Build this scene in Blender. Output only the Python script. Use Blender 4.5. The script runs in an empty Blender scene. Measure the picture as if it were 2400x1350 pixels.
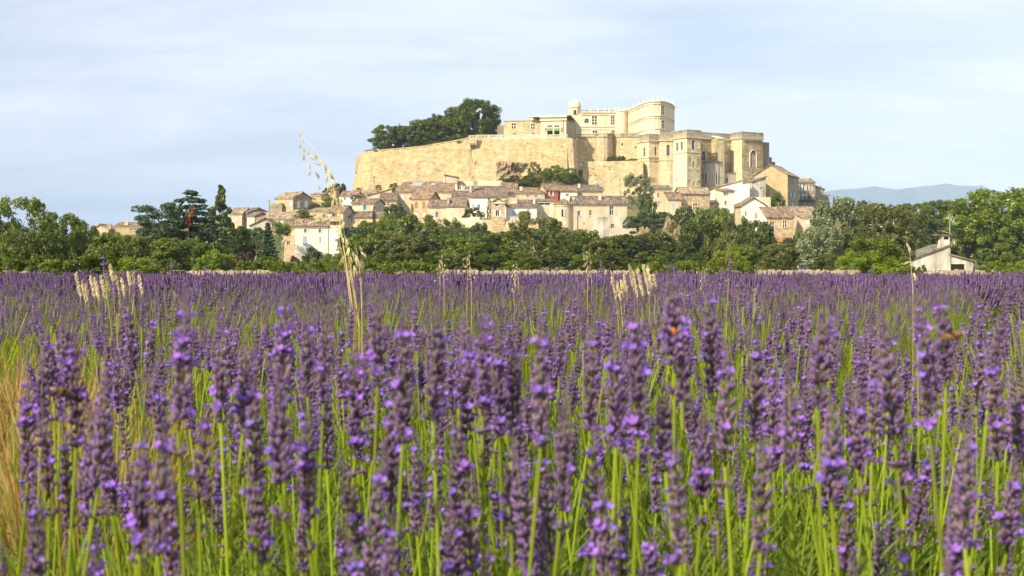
import bpy, math, random
import numpy as np
from mathutils import Vector, Matrix, Euler
from mathutils.bvhtree import BVHTree

# ------------------------------------------------------------------ camera, sky, sun
scene = bpy.context.scene
F, HOR, EYE = 3000.0, 630.0, 0.75          # focal length in photo pixels, horizon row, eye height (m)

cam_data = bpy.data.cameras.new('camera')
cam = bpy.data.objects.new('camera', cam_data)
scene.collection.objects.link(cam)
cam.location = (0, 0, EYE)
cam.rotation_euler = (math.radians(90), 0, 0)
cam_data.sensor_width = 36.0
cam_data.lens = F / 2400 * 36.0
cam_data.shift_y = -(675 - HOR) / 2400
cam_data.clip_start = 0.05
cam_data.clip_end = 60000
cam_data.dof.use_dof = True
cam_data.dof.focus_distance = 22.0
cam_data.dof.aperture_fstop = 18.5
scene.camera = cam

SUN_EL, SUN_AZ = math.radians(35), math.radians(43)     # azimuth measured left of straight-behind the camera
sun_dir = Vector((-math.sin(SUN_AZ) * math.cos(SUN_EL), -math.cos(SUN_AZ) * math.cos(SUN_EL), math.sin(SUN_EL)))
sd = bpy.data.lights.new('sun', 'SUN')
sd.energy = 5.0
sd.angle = math.radians(0.5)
sd.color = (1.0, 0.885, 0.68)
sun = bpy.data.objects.new('sun', sd)
scene.collection.objects.link(sun)
sun.rotation_euler = (-sun_dir).to_track_quat('-Z', 'Y').to_euler()
sun.location = (-100, -100, 120)

world = bpy.data.worlds.new('World')
scene.world = world
world.use_nodes = True
wn, wl = world.node_tree.nodes, world.node_tree.links
wn.clear()
w_out = wn.new('ShaderNodeOutputWorld')
w_bg = wn.new('ShaderNodeBackground')
w_bg.inputs['Strength'].default_value = 0.086
sky = wn.new('ShaderNodeTexSky')
sky.sky_type = 'NISHITA'
sky.sun_disc = False
sky.sun_elevation = SUN_EL
sky.sun_rotation = math.pi + SUN_AZ
sky.altitude = 200
sky.air_density = 1.0
sky.dust_density = 1.6
sky.ozone_density = 1.7
# thin cirrus veil: noise over the dome, projected on a high layer
tc = wn.new('ShaderNodeTexCoord')
sep = wn.new('ShaderNodeSeparateXYZ')
addz = wn.new('ShaderNodeMath'); addz.operation = 'ADD'; addz.inputs[1].default_value = 0.16
dvx = wn.new('ShaderNodeMath'); dvx.operation = 'DIVIDE'
dvy = wn.new('ShaderNodeMath'); dvy.operation = 'DIVIDE'
cmb = wn.new('ShaderNodeCombineXYZ')
mpg = wn.new('ShaderNodeMapping'); mpg.inputs['Scale'].default_value = (0.75, 1.5, 1); mpg.inputs['Rotation'].default_value = (0, 0, 0.12)
nz1 = wn.new('ShaderNodeTexNoise'); nz1.inputs['Scale'].default_value = 1.25; nz1.inputs['Detail'].default_value = 10; nz1.inputs['Roughness'].default_value = 0.60
nz1.inputs['Distortion'].default_value = 0.35
rmp = wn.new('ShaderNodeMapRange'); rmp.inputs['From Min'].default_value = 0.30; rmp.inputs['From Max'].default_value = 0.74
rmp.inputs['To Min'].default_value = 0.36; rmp.inputs['To Max'].default_value = 0.95
mxw = wn.new('ShaderNodeMix'); mxw.data_type = 'RGBA'
mxw.inputs[7].default_value = (9.5, 9.75, 10.4, 1)
wl.new(tc.outputs['Generated'], sep.inputs[0])
wl.new(sep.outputs[2], addz.inputs[0])
wl.new(sep.outputs[0], dvx.inputs[0]); wl.new(addz.outputs[0], dvx.inputs[1])
wl.new(sep.outputs[1], dvy.inputs[0]); wl.new(addz.outputs[0], dvy.inputs[1])
wl.new(dvx.outputs[0], cmb.inputs[0]); wl.new(dvy.outputs[0], cmb.inputs[1])
wl.new(cmb.outputs[0], mpg.inputs['Vector']); wl.new(mpg.outputs[0], nz1.inputs['Vector'])
wl.new(nz1.outputs['Fac'], rmp.inputs['Value']); wl.new(rmp.outputs[0], mxw.inputs[0])
wl.new(sky.outputs[0], mxw.inputs[6])
wl.new(mxw.outputs[2], w_bg.inputs['Color'])
wl.new(w_bg.outputs[0], w_out.inputs['Surface'])

scene.view_settings.view_transform = 'Standard'
scene.view_settings.look = 'None'
scene.view_settings.exposure = 0.58
scene.view_settings.gamma = 1.0
scene.view_settings.use_curve_mapping = False
scene.render.engine = 'CYCLES'
scene.cycles.use_denoising = True
scene.cycles.max_bounces = 6
scene.cycles.diffuse_bounces = 3
scene.cycles.glossy_bounces = 2
scene.cycles.transmission_bounces = 4
scene.cycles.transparent_max_bounces = 6
scene.cycles.volume_bounces = 0
scene.cycles.caustics_reflective = False
scene.cycles.caustics_refractive = False
scene.cycles.sample_clamp_indirect = 4.0
scene.cycles.use_adaptive_sampling = True
scene.cycles.adaptive_threshold = 0.03

# ------------------------------------------------------------------ helpers
rng = np.random.default_rng(11)
random.seed(5)
COL = scene.collection
MATW = {}                                   # world matrix of roots


def P(px, py, D):
    return Vector(((px - 1200) / F * D, D, EYE + (HOR - py) / F * D))


def ZP(py, D):
    return EYE + (HOR - py) / F * D


class MB:
    """collects polygons of one mesh"""
    def __init__(s):
        s.v, s.f = [], []

    def poly(s, pts):
        i = len(s.v)
        s.v += [tuple(p) for p in pts]
        s.f.append(tuple(range(i, i + len(pts))))

    def box(s, x0, x1, y0, y1, z0, z1):
        i = len(s.v)
        s.v += [(x0, y0, z0), (x1, y0, z0), (x1, y1, z0), (x0, y1, z0), (x0, y0, z1), (x1, y0, z1), (x1, y1, z1), (x0, y1, z1)]
        s.f += [tuple(i + k for k in q) for q in ((0, 3, 2, 1), (4, 5, 6, 7), (0, 1, 5, 4), (1, 2, 6, 5), (2, 3, 7, 6), (3, 0, 4, 7))]

    def obox(s, O, U, N, u0, u1, n0, n1, z0, z1):
        """box in the frame of a wall: U along it, N outward"""
        i = len(s.v)
        Z = Vector((0, 0, 1))
        for z in (z0, z1):
            for a, b in ((u0, n0), (u1, n0), (u1, n1), (u0, n1)):
                s.v.append(tuple(O + U * a + N * b + Z * z))
        s.f += [tuple(i + k for k in q) for q in ((0, 1, 2, 3), (7, 6, 5, 4), (0, 4, 5, 1), (1, 5, 6, 2), (2, 6, 7, 3), (3, 7, 4, 0))]

    def slab(s, pts, t):
        """polygon pts (top) thickened downwards by t"""
        n = len(pts)
        i = len(s.v)
        s.v += [tuple(p) for p in pts] + [(p[0], p[1], p[2] - t) for p in pts]
        s.f.append(tuple(range(i, i + n)))
        s.f.append(tuple(range(i + 2 * n - 1, i + n - 1, -1)))
        for k in range(n):
            j = (k + 1) % n
            s.f.append((i + k, i + n + k, i + n + j, i + j))

    def lathe(s, cx, cy, prof, n=20, a0=0.0, a1=2 * math.pi):
        i = len(s.v)
        full = abs(a1 - a0 - 2 * math.pi) < 1e-6
        m = n if full else n + 1
        for r, z in prof:
            for k in range(m):
                a = a0 + (a1 - a0) * k / n
                s.v.append((cx + r * math.cos(a), cy + r * math.sin(a), z))
        for j in range(len(prof) - 1):
            for k in range(n):
                k2 = (k + 1) % m if full else k + 1
                s.f.append((i + j * m + k, i + j * m + k2, i + (j + 1) * m + k2, i + (j + 1) * m + k))

    def tube(s, pts, rad, n=6):
        i = len(s.v)
        m = len(pts)
        for j, p in enumerate(pts):
            p = Vector(p)
            d = (Vector(pts[min(j + 1, m - 1)]) - Vector(pts[max(j - 1, 0)])).normalized()
            a = d.orthogonal().normalized()
            b = d.cross(a)
            for k in range(n):
                t = 2 * math.pi * k / n
                s.v.append(tuple(p + (a * math.cos(t) + b * math.sin(t)) * rad[j]))
        for j in range(m - 1):
            for k in range(n):
                k2 = (k + 1) % n
                s.f.append((i + j * n + k, i + j * n + k2, i + (j + 1) * n + k2, i + (j + 1) * n + k))
        s.f.append(tuple(i + k for k in range(n))[::-1])
        s.f.append(tuple(i + (m - 1) * n + k for k in range(n)))

    def mesh(s, name, mat=None, smooth=False):
        me = bpy.data.meshes.new(name)
        me.from_pydata(s.v, [], s.f)
        if mat:
            me.materials.append(mat)
        if smooth:
            me.shade_smooth()
        me.update()
        return me


def link(name, data, parent=None, M=None):
    """M: world matrix the mesh coordinates live in"""
    o = bpy.data.objects.new(name, data)
    COL.objects.link(o)
    W = M if M is not None else (MATW.get(parent, Matrix()) if parent is not None else Matrix())
    if parent is not None:
        o.parent = parent
        o.matrix_parent_inverse = MATW[parent].inverted()
    o.matrix_basis = W
    MATW[o] = W
    return o


def tag(o, label=None, cat=None, group=None, kind=None):
    if label: o['label'] = label
    if cat: o['category'] = cat
    if group: o['group'] = group
    if kind: o['kind'] = kind
    return o


def empty(name, loc, rz=0.0, scale=(1, 1, 1)):
    o = bpy.data.objects.new(name, None)
    o.empty_display_size = 0.3
    COL.objects.link(o)
    M = Matrix.LocRotScale(Vector(loc), Euler((0, 0, rz)), Vector(scale))
    o.matrix_basis = M
    MATW[o] = M
    return o


# ------------------------------------------------------------------ materials
MAT = {}


def newmat(name):
    m = bpy.data.materials.new(name)
    m.use_nodes = True
    n, l = m.node_tree.nodes, m.node_tree.links
    n.clear()
    out = n.new('ShaderNodeOutputMaterial')
    MAT[name] = m
    return m, n, l, out


def surface(name, col, var=0.2, scale=1.0, stain=0.25, stain_scale=0.15, stain_col=None, rough=0.9, bump=0.3, bump_scale=6.0,
            stretch=(1, 1, 1), blocks=None, spec=0.2, block_amt=0.35, ribs=None, streak=0.0):
    """weathered solid surface: grain + large stains + bump (+ masonry courses)"""
    m, n, l, out = newmat(name)
    b = n.new('ShaderNodeBsdfPrincipled')
    b.inputs['Roughness'].default_value = rough
    b.inputs['Specular IOR Level'].default_value = spec
    co = n.new('ShaderNodeTexCoord')
    mp = n.new('ShaderNodeMapping'); mp.inputs['Scale'].default_value = stretch
    l.new(co.outputs['Object'], mp.inputs[0])
    n1 = n.new('ShaderNodeTexNoise'); n1.inputs['Scale'].default_value = scale; n1.inputs['Detail'].default_value = 6; n1.inputs['Roughness'].default_value = 0.65
    n2 = n.new('ShaderNodeTexNoise'); n2.inputs['Scale'].default_value = stain_scale; n2.inputs['Detail'].default_value = 5
    l.new(mp.outputs[0], n1.inputs['Vector']); l.new(co.outputs['Object'], n2.inputs['Vector'])
    r1 = n.new('ShaderNodeMapRange'); r1.inputs['From Min'].default_value = 0.25; r1.inputs['From Max'].default_value = 0.75
    r1.inputs['To Min'].default_value = 1 - var; r1.inputs['To Max'].default_value = 1 + var
    l.new(n1.outputs['Fac'], r1.inputs['Value'])
    mul = n.new('ShaderNodeVectorMath'); mul.operation = 'SCALE'
    r2 = n.new('ShaderNodeMapRange'); r2.inputs['From Min'].default_value = 0.45; r2.inputs['From Max'].default_value = 0.72; r2.inputs['To Max'].default_value = stain
    l.new(n2.outputs['Fac'], r2.inputs['Value'])
    mx = n.new('ShaderNodeMix'); mx.data_type = 'RGBA'
    mx.inputs[6].default_value = (*col, 1)
    mx.inputs[7].default_value = (*(stain_col or tuple(c * 0.5 for c in col)), 1)
    l.new(r2.outputs[0], mx.inputs[0])
    l.new(mx.outputs[2], mul.inputs[0]); l.new(r1.outputs[0], mul.inputs['Scale'])
    csrc = mul.outputs[0]
    hsrc = n1.outputs['Fac']
    if blocks:
        vo = n.new('ShaderNodeTexVoronoi'); vo.inputs['Scale'].default_value = 1.0
        mb_ = n.new('ShaderNodeMapping'); mb_.inputs['Scale'].default_value = blocks
        l.new(co.outputs['Object'], mb_.inputs[0]); l.new(mb_.outputs[0], vo.inputs['Vector'])
        sp = n.new('ShaderNodeSeparateColor'); l.new(vo.outputs['Color'], sp.inputs[0])
        r3 = n.new('ShaderNodeMapRange'); r3.inputs['To Min'].default_value = 1 - block_amt; r3.inputs['To Max'].default_value = 1 + block_amt
        l.new(sp.outputs[0], r3.inputs['Value'])
        m2 = n.new('ShaderNodeVectorMath'); m2.operation = 'SCALE'
        l.new(csrc, m2.inputs[0]); l.new(r3.outputs[0], m2.inputs['Scale'])
        csrc = m2.outputs[0]
    if streak:                                # rain streaks running down the face
        ms = n.new('ShaderNodeMapping'); ms.inputs['Scale'].default_value = (0.9, 0.9, 0.06)
        l.new(co.outputs['Object'], ms.inputs[0])
        ns_ = n.new('ShaderNodeTexNoise'); ns_.inputs['Scale'].default_value = 1.0; ns_.inputs['Detail'].default_value = 5; ns_.inputs['Roughness'].default_value = 0.7
        l.new(ms.outputs[0], ns_.inputs['Vector'])
        r5 = n.new('ShaderNodeMapRange'); r5.inputs['From Min'].default_value = 0.42; r5.inputs['From Max'].default_value = 0.66; r5.inputs['To Min'].default_value = 1.06; r5.inputs['To Max'].default_value = 1 - streak
        l.new(ns_.outputs['Fac'], r5.inputs['Value'])
        m5 = n.new('ShaderNodeVectorMath'); m5.operation = 'SCALE'
        l.new(csrc, m5.inputs[0]); l.new(r5.outputs[0], m5.inputs['Scale'])
        csrc = m5.outputs[0]
    if ribs is not None:                                  # rows of round tiles: gutter shade and lit crowns painted in as colour bands
        sx = n.new('ShaderNodeSeparateXYZ'); l.new(co.outputs['Object'], sx.inputs[0])
        ml = n.new('ShaderNodeMath'); ml.operation = 'MULTIPLY'; ml.inputs[1].default_value = 2 * math.pi / 0.44
        l.new(sx.outputs[ribs], ml.inputs[0])
        sn_ = n.new('ShaderNodeMath'); sn_.operation = 'SINE'; l.new(ml.outputs[0], sn_.inputs[0])
        r4 = n.new('ShaderNodeMapRange'); r4.inputs['From Min'].default_value = -1; r4.inputs['To Min'].default_value = 0.62; r4.inputs['To Max'].default_value = 1.22
        l.new(sn_.outputs[0], r4.inputs['Value'])
        m4 = n.new('ShaderNodeVectorMath'); m4.operation = 'SCALE'
        l.new(csrc, m4.inputs[0]); l.new(r4.outputs[0], m4.inputs['Scale'])
        csrc = m4.outputs[0]
    l.new(csrc, b.inputs['Base Color'])
    n3 = n.new('ShaderNodeTexNoise'); n3.inputs['Scale'].default_value = bump_scale; n3.inputs['Detail'].default_value = 4
    l.new(mp.outputs[0], n3.inputs['Vector'])
    bp = n.new('ShaderNodeBump'); bp.inputs['Strength'].default_value = bump; bp.inputs['Distance'].default_value = 0.25
    l.new(n3.outputs['Fac'], bp.inputs['Height'])
    l.new(bp.outputs[0], b.inputs['Normal'])
    l.new(b.outputs[0], out.inputs['Surface'])
    return m


surface('plaster_cream', (0.64, 0.535, 0.36), 0.14, 0.8, 0.45, 0.25, (0.44, 0.34, 0.21), streak=0.2)
surface('plaster_pale', (0.72, 0.62, 0.44), 0.10, 0.8, 0.40, 0.25, (0.50, 0.41, 0.28), streak=0.2)
surface('plaster_white', (0.80, 0.76, 0.66), 0.07, 0.8, 0.25, 0.3, (0.58, 0.52, 0.42), streak=0.1)
surface('plaster_ochre', (0.52, 0.405, 0.215), 0.2, 0.7, 0.5, 0.25, (0.38, 0.29, 0.17), streak=0.25)
surface('plaster_grey', (0.52, 0.46, 0.36), 0.14, 0.7, 0.4, 0.3, (0.3, 0.26, 0.2))  # grey render; also paints the shade on cream houses' right gables
surface('plaster_red', (0.50, 0.14, 0.07), 0.1, 1.0, 0.2, 0.4)
surface('plaster_weathered', (0.66, 0.61, 0.51), 0.22, 0.9, 0.75, 0.35, (0.24, 0.21, 0.17), stretch=(1, 1, 0.35), streak=0.4)
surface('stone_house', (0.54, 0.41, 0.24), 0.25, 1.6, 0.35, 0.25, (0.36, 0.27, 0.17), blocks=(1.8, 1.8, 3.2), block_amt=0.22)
surface('stone_grey', (0.36, 0.30, 0.21), 0.25, 1.6, 0.4, 0.3, (0.2, 0.16, 0.11), blocks=(1.8, 1.8, 3.2), block_amt=0.25)  # grey stone; also used to paint shade into right-hand flanks
surface('rampart_stone', (0.49, 0.375, 0.20), 0.18, 0.6, 0.5, 0.085, (0.55, 0.455, 0.285), bump=0.5, bump_scale=2.2, blocks=(1.3, 1.3, 2.6), block_amt=0.18, streak=0.16)
surface('rampart_pale', (0.53, 0.43, 0.25), 0.22, 0.5, 0.5, 0.1, (0.42, 0.30, 0.14), bump=0.5, bump_scale=2.2, blocks=(1.3, 1.3, 2.6), block_amt=0.18, streak=0.22)
surface('palace_stone', (0.66, 0.58, 0.41), 0.09, 0.6, 0.25, 0.2, (0.60, 0.47, 0.26), bump=0.15)
surface('palace_trim', (0.72, 0.645, 0.47), 0.08, 0.6, 0.2, 0.2, (0.6, 0.5, 0.3), bump=0.1)
surface('church_stone', (0.68, 0.57, 0.36), 0.14, 0.6, 0.35, 0.16, (0.50, 0.37, 0.19), blocks=(0.9, 0.9, 2.0), block_amt=0.14, streak=0.25)
surface('church_stained', (0.50, 0.39, 0.22), 0.3, 0.45, 0.75, 0.22, (0.22, 0.145, 0.075), stretch=(1, 1, 0.5), blocks=(1.2, 1.2, 2.4), block_amt=0.28, streak=0.4)  # stained stone; also paints shade on the buttress flank and tower front
surface('church_dark', (0.26, 0.215, 0.15), 0.3, 0.5, 0.5, 0.2, (0.13, 0.11, 0.085), stretch=(1, 1, 0.4))
surface('parapet_grey', (0.42, 0.36, 0.255), 0.3, 0.9, 0.5, 0.3, (0.16, 0.14, 0.11))
surface('rock', (0.34, 0.265, 0.155), 0.4, 0.8, 0.6, 0.3, (0.15, 0.13, 0.095), stretch=(0.5, 0.5, 3), bump=0.9, bump_scale=2)
for tn_, tc_, ts_ in (('tile_warm', (0.29, 0.195, 0.12), (0.17, 0.135, 0.10)), ('tile_brown', (0.225, 0.165, 0.115), (0.13, 0.11, 0.09)), ('tile_grey', (0.22, 0.185, 0.14), (0.12, 0.11, 0.09)),
                      ('tile_pale', (0.37, 0.28, 0.175), (0.25, 0.18, 0.115)), ('tile_red', (0.42, 0.19, 0.10), (0.25, 0.13, 0.08))):
    surface(tn_, tc_, 0.5, 1.6, 0.6, 0.45, ts_, stretch=(1.6, 0.4, 0.4), bump=0.8, bump_scale=3.0, blocks=(2.0, 1.0, 1.0), block_amt=0.4, ribs=0)
    surface(tn_ + '_y', tc_, 0.5, 1.6, 0.6, 0.45, ts_, stretch=(0.4, 1.6, 0.4), bump=0.8, bump_scale=3.0, blocks=(1.0, 2.0, 1.0), block_amt=0.4, ribs=1)
for nm_, c_ in dict(sh_blue=(0.42, 0.52, 0.66), sh_white=(0.74, 0.73, 0.70), sh_brown=(0.40, 0.19, 0.08), sh_green=(0.52, 0.58, 0.46),
                    sh_deepblue=(0.16, 0.24, 0.42), sh_grey=(0.33, 0.36, 0.38), sh_orange=(0.50, 0.19, 0.05)).items():
    surface(nm_, c_, 0.08, 4, 0.15, 1.0, rough=0.6, bump=0.05)
surface('frame_white', (0.72, 0.70, 0.64), 0.05, 4, 0.1, 1.0, rough=0.6, bump=0.05)
surface('frame_stone', (0.72, 0.63, 0.45), 0.08, 2, 0.15, 1.0, bump=0.1)
surface('iron', (0.035, 0.035, 0.04), 0.2, 4, 0.2, 1.0, rough=0.5, bump=0.05, spec=0.5)
surface('metal_pale', (0.55, 0.55, 0.54), 0.1, 4, 0.2, 1.0, rough=0.4, bump=0.05, spec=0.5)
surface('panel_grey', (0.36, 0.36, 0.35), 0.08, 2, 0.1, 1.0, rough=0.35, bump=0.03, spec=0.5)
surface('curtain_green', (0.16, 0.33, 0.08), 0.1, 4, 0.1, 1.0, bump=0.1)
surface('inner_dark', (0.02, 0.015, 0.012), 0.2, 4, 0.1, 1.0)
surface('soil', (0.11, 0.075, 0.04), 0.4, 3.0, 0.5, 0.6, (0.22, 0.15, 0.07), bump=0.8, bump_scale=8)
surface('hill_ground', (0.085, 0.105, 0.03), 0.45, 0.6, 0.7, 0.12, (0.30, 0.21, 0.09), bump=0.8, bump_scale=2)
surface('terrace_ground', (0.40, 0.34, 0.24), 0.2, 0.6, 0.3, 0.1)
surface('dry_stone', (0.56, 0.46, 0.30), 0.3, 6.0, 0.4, 2.0, (0.33, 0.26, 0.17), bump=0.6, bump_scale=10)
surface('mountain', (0.075, 0.095, 0.055), 0.25, 0.004, 0.5, 0.0012, (0.13, 0.12, 0.08), bump=0.3, bump_scale=0.01)
surface('bark', (0.13, 0.095, 0.065), 0.3, 3, 0.3, 0.5, bump=0.8, bump_scale=8, stretch=(1, 1, 0.25))
surface('bark_pale', (0.28, 0.235, 0.17), 0.3, 3, 0.3, 0.5, bump=0.6, bump_scale=8, stretch=(1, 1, 0.25))

m_, n_, l_, o_ = newmat('glass_dark')
b_ = n_.new('ShaderNodeBsdfPrincipled')
b_.inputs['Base Color'].default_value = (0.03, 0.032, 0.036, 1)
b_.inputs['Roughness'].default_value = 0.12
l_.new(b_.outputs[0], o_.inputs['Surface'])
m_, n_, l_, o_ = newmat('glass_teal')
b_ = n_.new('ShaderNodeBsdfPrincipled')
b_.inputs['Base Color'].default_value = (0.10, 0.19, 0.19, 1)
b_.inputs['Roughness'].default_value = 0.15
l_.new(b_.outputs[0], o_.inputs['Surface'])


def leafmat(name, col, hue_col, trans=0.35, rand=0.25, gloss=0.06):
    """foliage: colour drifts between two greens by the mesh's clump tint and per tree"""
    m, n, l, out = newmat(name)
    at = n.new('ShaderNodeAttribute'); at.attribute_name = 'tint'
    oi = n.new('ShaderNodeObjectInfo')
    mx = n.new('ShaderNodeMix'); mx.data_type = 'RGBA'
    mx.inputs[6].default_value = (*col, 1); mx.inputs[7].default_value = (*hue_col, 1)
    l.new(at.outputs['Fac'], mx.inputs[0])
    r = n.new('ShaderNodeMapRange'); r.inputs['To Min'].default_value = 1 - rand; r.inputs['To Max'].default_value = 1 + rand
    l.new(oi.outputs['Random'], r.inputs['Value'])
    sc_ = n.new('ShaderNodeVectorMath'); sc_.operation = 'SCALE'
    l.new(mx.outputs[2], sc_.inputs[0]); l.new(r.outputs[0], sc_.inputs['Scale'])
    d = n.new('ShaderNodeBsdfDiffuse'); t = n.new('ShaderNodeBsdfTranslucent'); g = n.new('ShaderNodeBsdfGlossy')
    g.inputs['Roughness'].default_value = 0.45; g.inputs['Color'].default_value = (0.6, 0.65, 0.5, 1)
    l.new(sc_.outputs[0], d.inputs['Color']); l.new(sc_.outputs[0], t.inputs['Color'])
    m1 = n.new('ShaderNodeMixShader'); m1.inputs[0].default_value = trans
    l.new(d.outputs[0], m1.inputs[1]); l.new(t.outputs[0], m1.inputs[2])
    m2 = n.new('ShaderNodeMixShader'); m2.inputs[0].default_value = gloss
    l.new(m1.outputs[0], m2.inputs[1]); l.new(g.outputs[0], m2.inputs[2])
    l.new(m2.outputs[0], out.inputs['Surface'])
    return m


leafmat('leaf_dark', (0.062, 0.098, 0.010), (0.155, 0.182, 0.018), trans=0.42)
leafmat('leaf_mid', (0.092, 0.146, 0.010), (0.220, 0.258, 0.020), trans=0.42)
leafmat('leaf_bright', (0.130, 0.205, 0.010), (0.275, 0.325, 0.022), trans=0.42)
leafmat('leaf_olive', (0.105, 0.128, 0.018), (0.215, 0.220, 0.038), trans=0.42)
leafmat('leaf_silver', (0.13, 0.165, 0.055), (0.30, 0.33, 0.15), gloss=0.12)
leafmat('leaf_yellow', (0.20, 0.24, 0.02), (0.34, 0.36, 0.04))
leafmat('leaf_conifer', (0.040, 0.075, 0.022), (0.090, 0.130, 0.045), trans=0.2)
leafmat('leaf_cedar', (0.058, 0.100, 0.038), (0.125, 0.175, 0.075), trans=0.2)
leafmat('leaf_dry', (0.42, 0.33, 0.16), (0.62, 0.52, 0.29))
leafmat('leaf_redbrown', (0.060, 0.028, 0.020), (0.11, 0.06, 0.035))
leafmat('leaf_red', (0.55, 0.03, 0.02), (0.75, 0.08, 0.04))
leafmat('straw', (0.50, 0.36, 0.13), (0.70, 0.56, 0.28), trans=0.3)
leafmat('straw_pale', (0.66, 0.54, 0.28), (0.80, 0.70, 0.44), trans=0.3)
leafmat('straw_orange', (0.34, 0.16, 0.04), (0.58, 0.36, 0.13), trans=0.3)
leafmat('grass_green', (0.10, 0.155, 0.012), (0.30, 0.36, 0.028), trans=0.35)

m_, n_, l_, o_ = newmat('lavender')
a_ = n_.new('ShaderNodeAttribute'); a_.attribute_name = 'col'
oi_ = n_.new('ShaderNodeObjectInfo')
r_ = n_.new('ShaderNodeMapRange'); r_.inputs['To Min'].default_value = 0.82; r_.inputs['To Max'].default_value = 1.18
l_.new(oi_.outputs['Random'], r_.inputs['Value'])
s_ = n_.new('ShaderNodeVectorMath'); s_.operation = 'SCALE'
l_.new(a_.outputs['Color'], s_.inputs[0]); l_.new(r_.outputs[0], s_.inputs['Scale'])
d_ = n_.new('ShaderNodeBsdfDiffuse'); t_ = n_.new('ShaderNodeBsdfTranslucent')
l_.new(s_.outputs[0], d_.inputs['Color']); l_.new(s_.outputs[0], t_.inputs['Color'])
x_ = n_.new('ShaderNodeMixShader'); x_.inputs[0].default_value = 0.30
l_.new(d_.outputs[0], x_.inputs[1]); l_.new(t_.outputs[0], x_.inputs[2])
l_.new(x_.outputs[0], o_.inputs['Surface'])

# ------------------------------------------------------------------ buildings: walls with real openings, roofs, windows
ANCH = []                                    # (x, y, z) ground anchors gathered from the buildings
ZUP = Vector((0, 0, 1))
FACES = []                                   # ray-castable masonry faces, for seating openings in them


def on_masonry(px, py):
    o = Vector((0, 0, EYE)); d = (P(px, py, 300) - o).normalized()
    hits = [b.ray_cast(o, d)[0] for b in FACES]
    hits = [q for q in hits if q is not None]
    return min(hits, key=lambda q: q.y) if hits else None


def panel(mb, O, U, N, W, z0, z1, holes, rec=0.22):
    """rectangular wall face from O along U (length W), z0..z1, with rectangular or arched openings and their reveals"""
    hs = [h for h in holes if h[0] > 0.03 and h[1] < W - 0.03 and h[2] > z0 and h[3] < z1 - 0.02]
    xs = sorted({0.0, W, *[h[0] for h in hs], *[h[1] for h in hs]})
    zs = sorted({z0, z1, *[h[2] for h in hs], *[h[3] for h in hs]})
    pt = lambda u, z, n=0.0: O + U * u + ZUP * z + N * n
    for i in range(len(xs) - 1):
        for j in range(len(zs) - 1):
            cx, cz = (xs[i] + xs[i + 1]) / 2, (zs[j] + zs[j + 1]) / 2
            if any(h[0] < cx < h[1] and h[2] < cz < h[3] for h in hs):
                continue
            mb.poly([pt(xs[i], zs[j]), pt(xs[i + 1], zs[j]), pt(xs[i + 1], zs[j + 1]), pt(xs[i], zs[j + 1])])
    for h in hs:
        a, b, c, d = h[:4]
        mb.poly([pt(a, c), pt(a, c, -rec), pt(a, d, -rec), pt(a, d)])
        mb.poly([pt(b, c, -rec), pt(b, c), pt(b, d), pt(b, d, -rec)])
        mb.poly([pt(a, d), pt(a, d, -rec), pt(b, d, -rec), pt(b, d)])
        mb.poly([pt(a, c, -rec), pt(a, c), pt(b, c), pt(b, c, -rec)])
        if len(h) > 4 and h[4]:
            r = (b - a) / 2
            cx = (a + b) / 2
            k = 6
            rise = r * (1.6 if h[4] == 'lancet' else 1.0)
            arc = [(cx - r * math.cos(math.pi / 2 * i / k), d - rise + rise * math.sin(math.pi / 2 * i / k)) for i in range(k + 1)]
            mb.poly([pt(a, d)] + [pt(u, z) for u, z in reversed(arc)])
            mb.poly([pt(b, d)] + [pt(2 * cx - u, z) for u, z in arc])
    return hs


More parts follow.
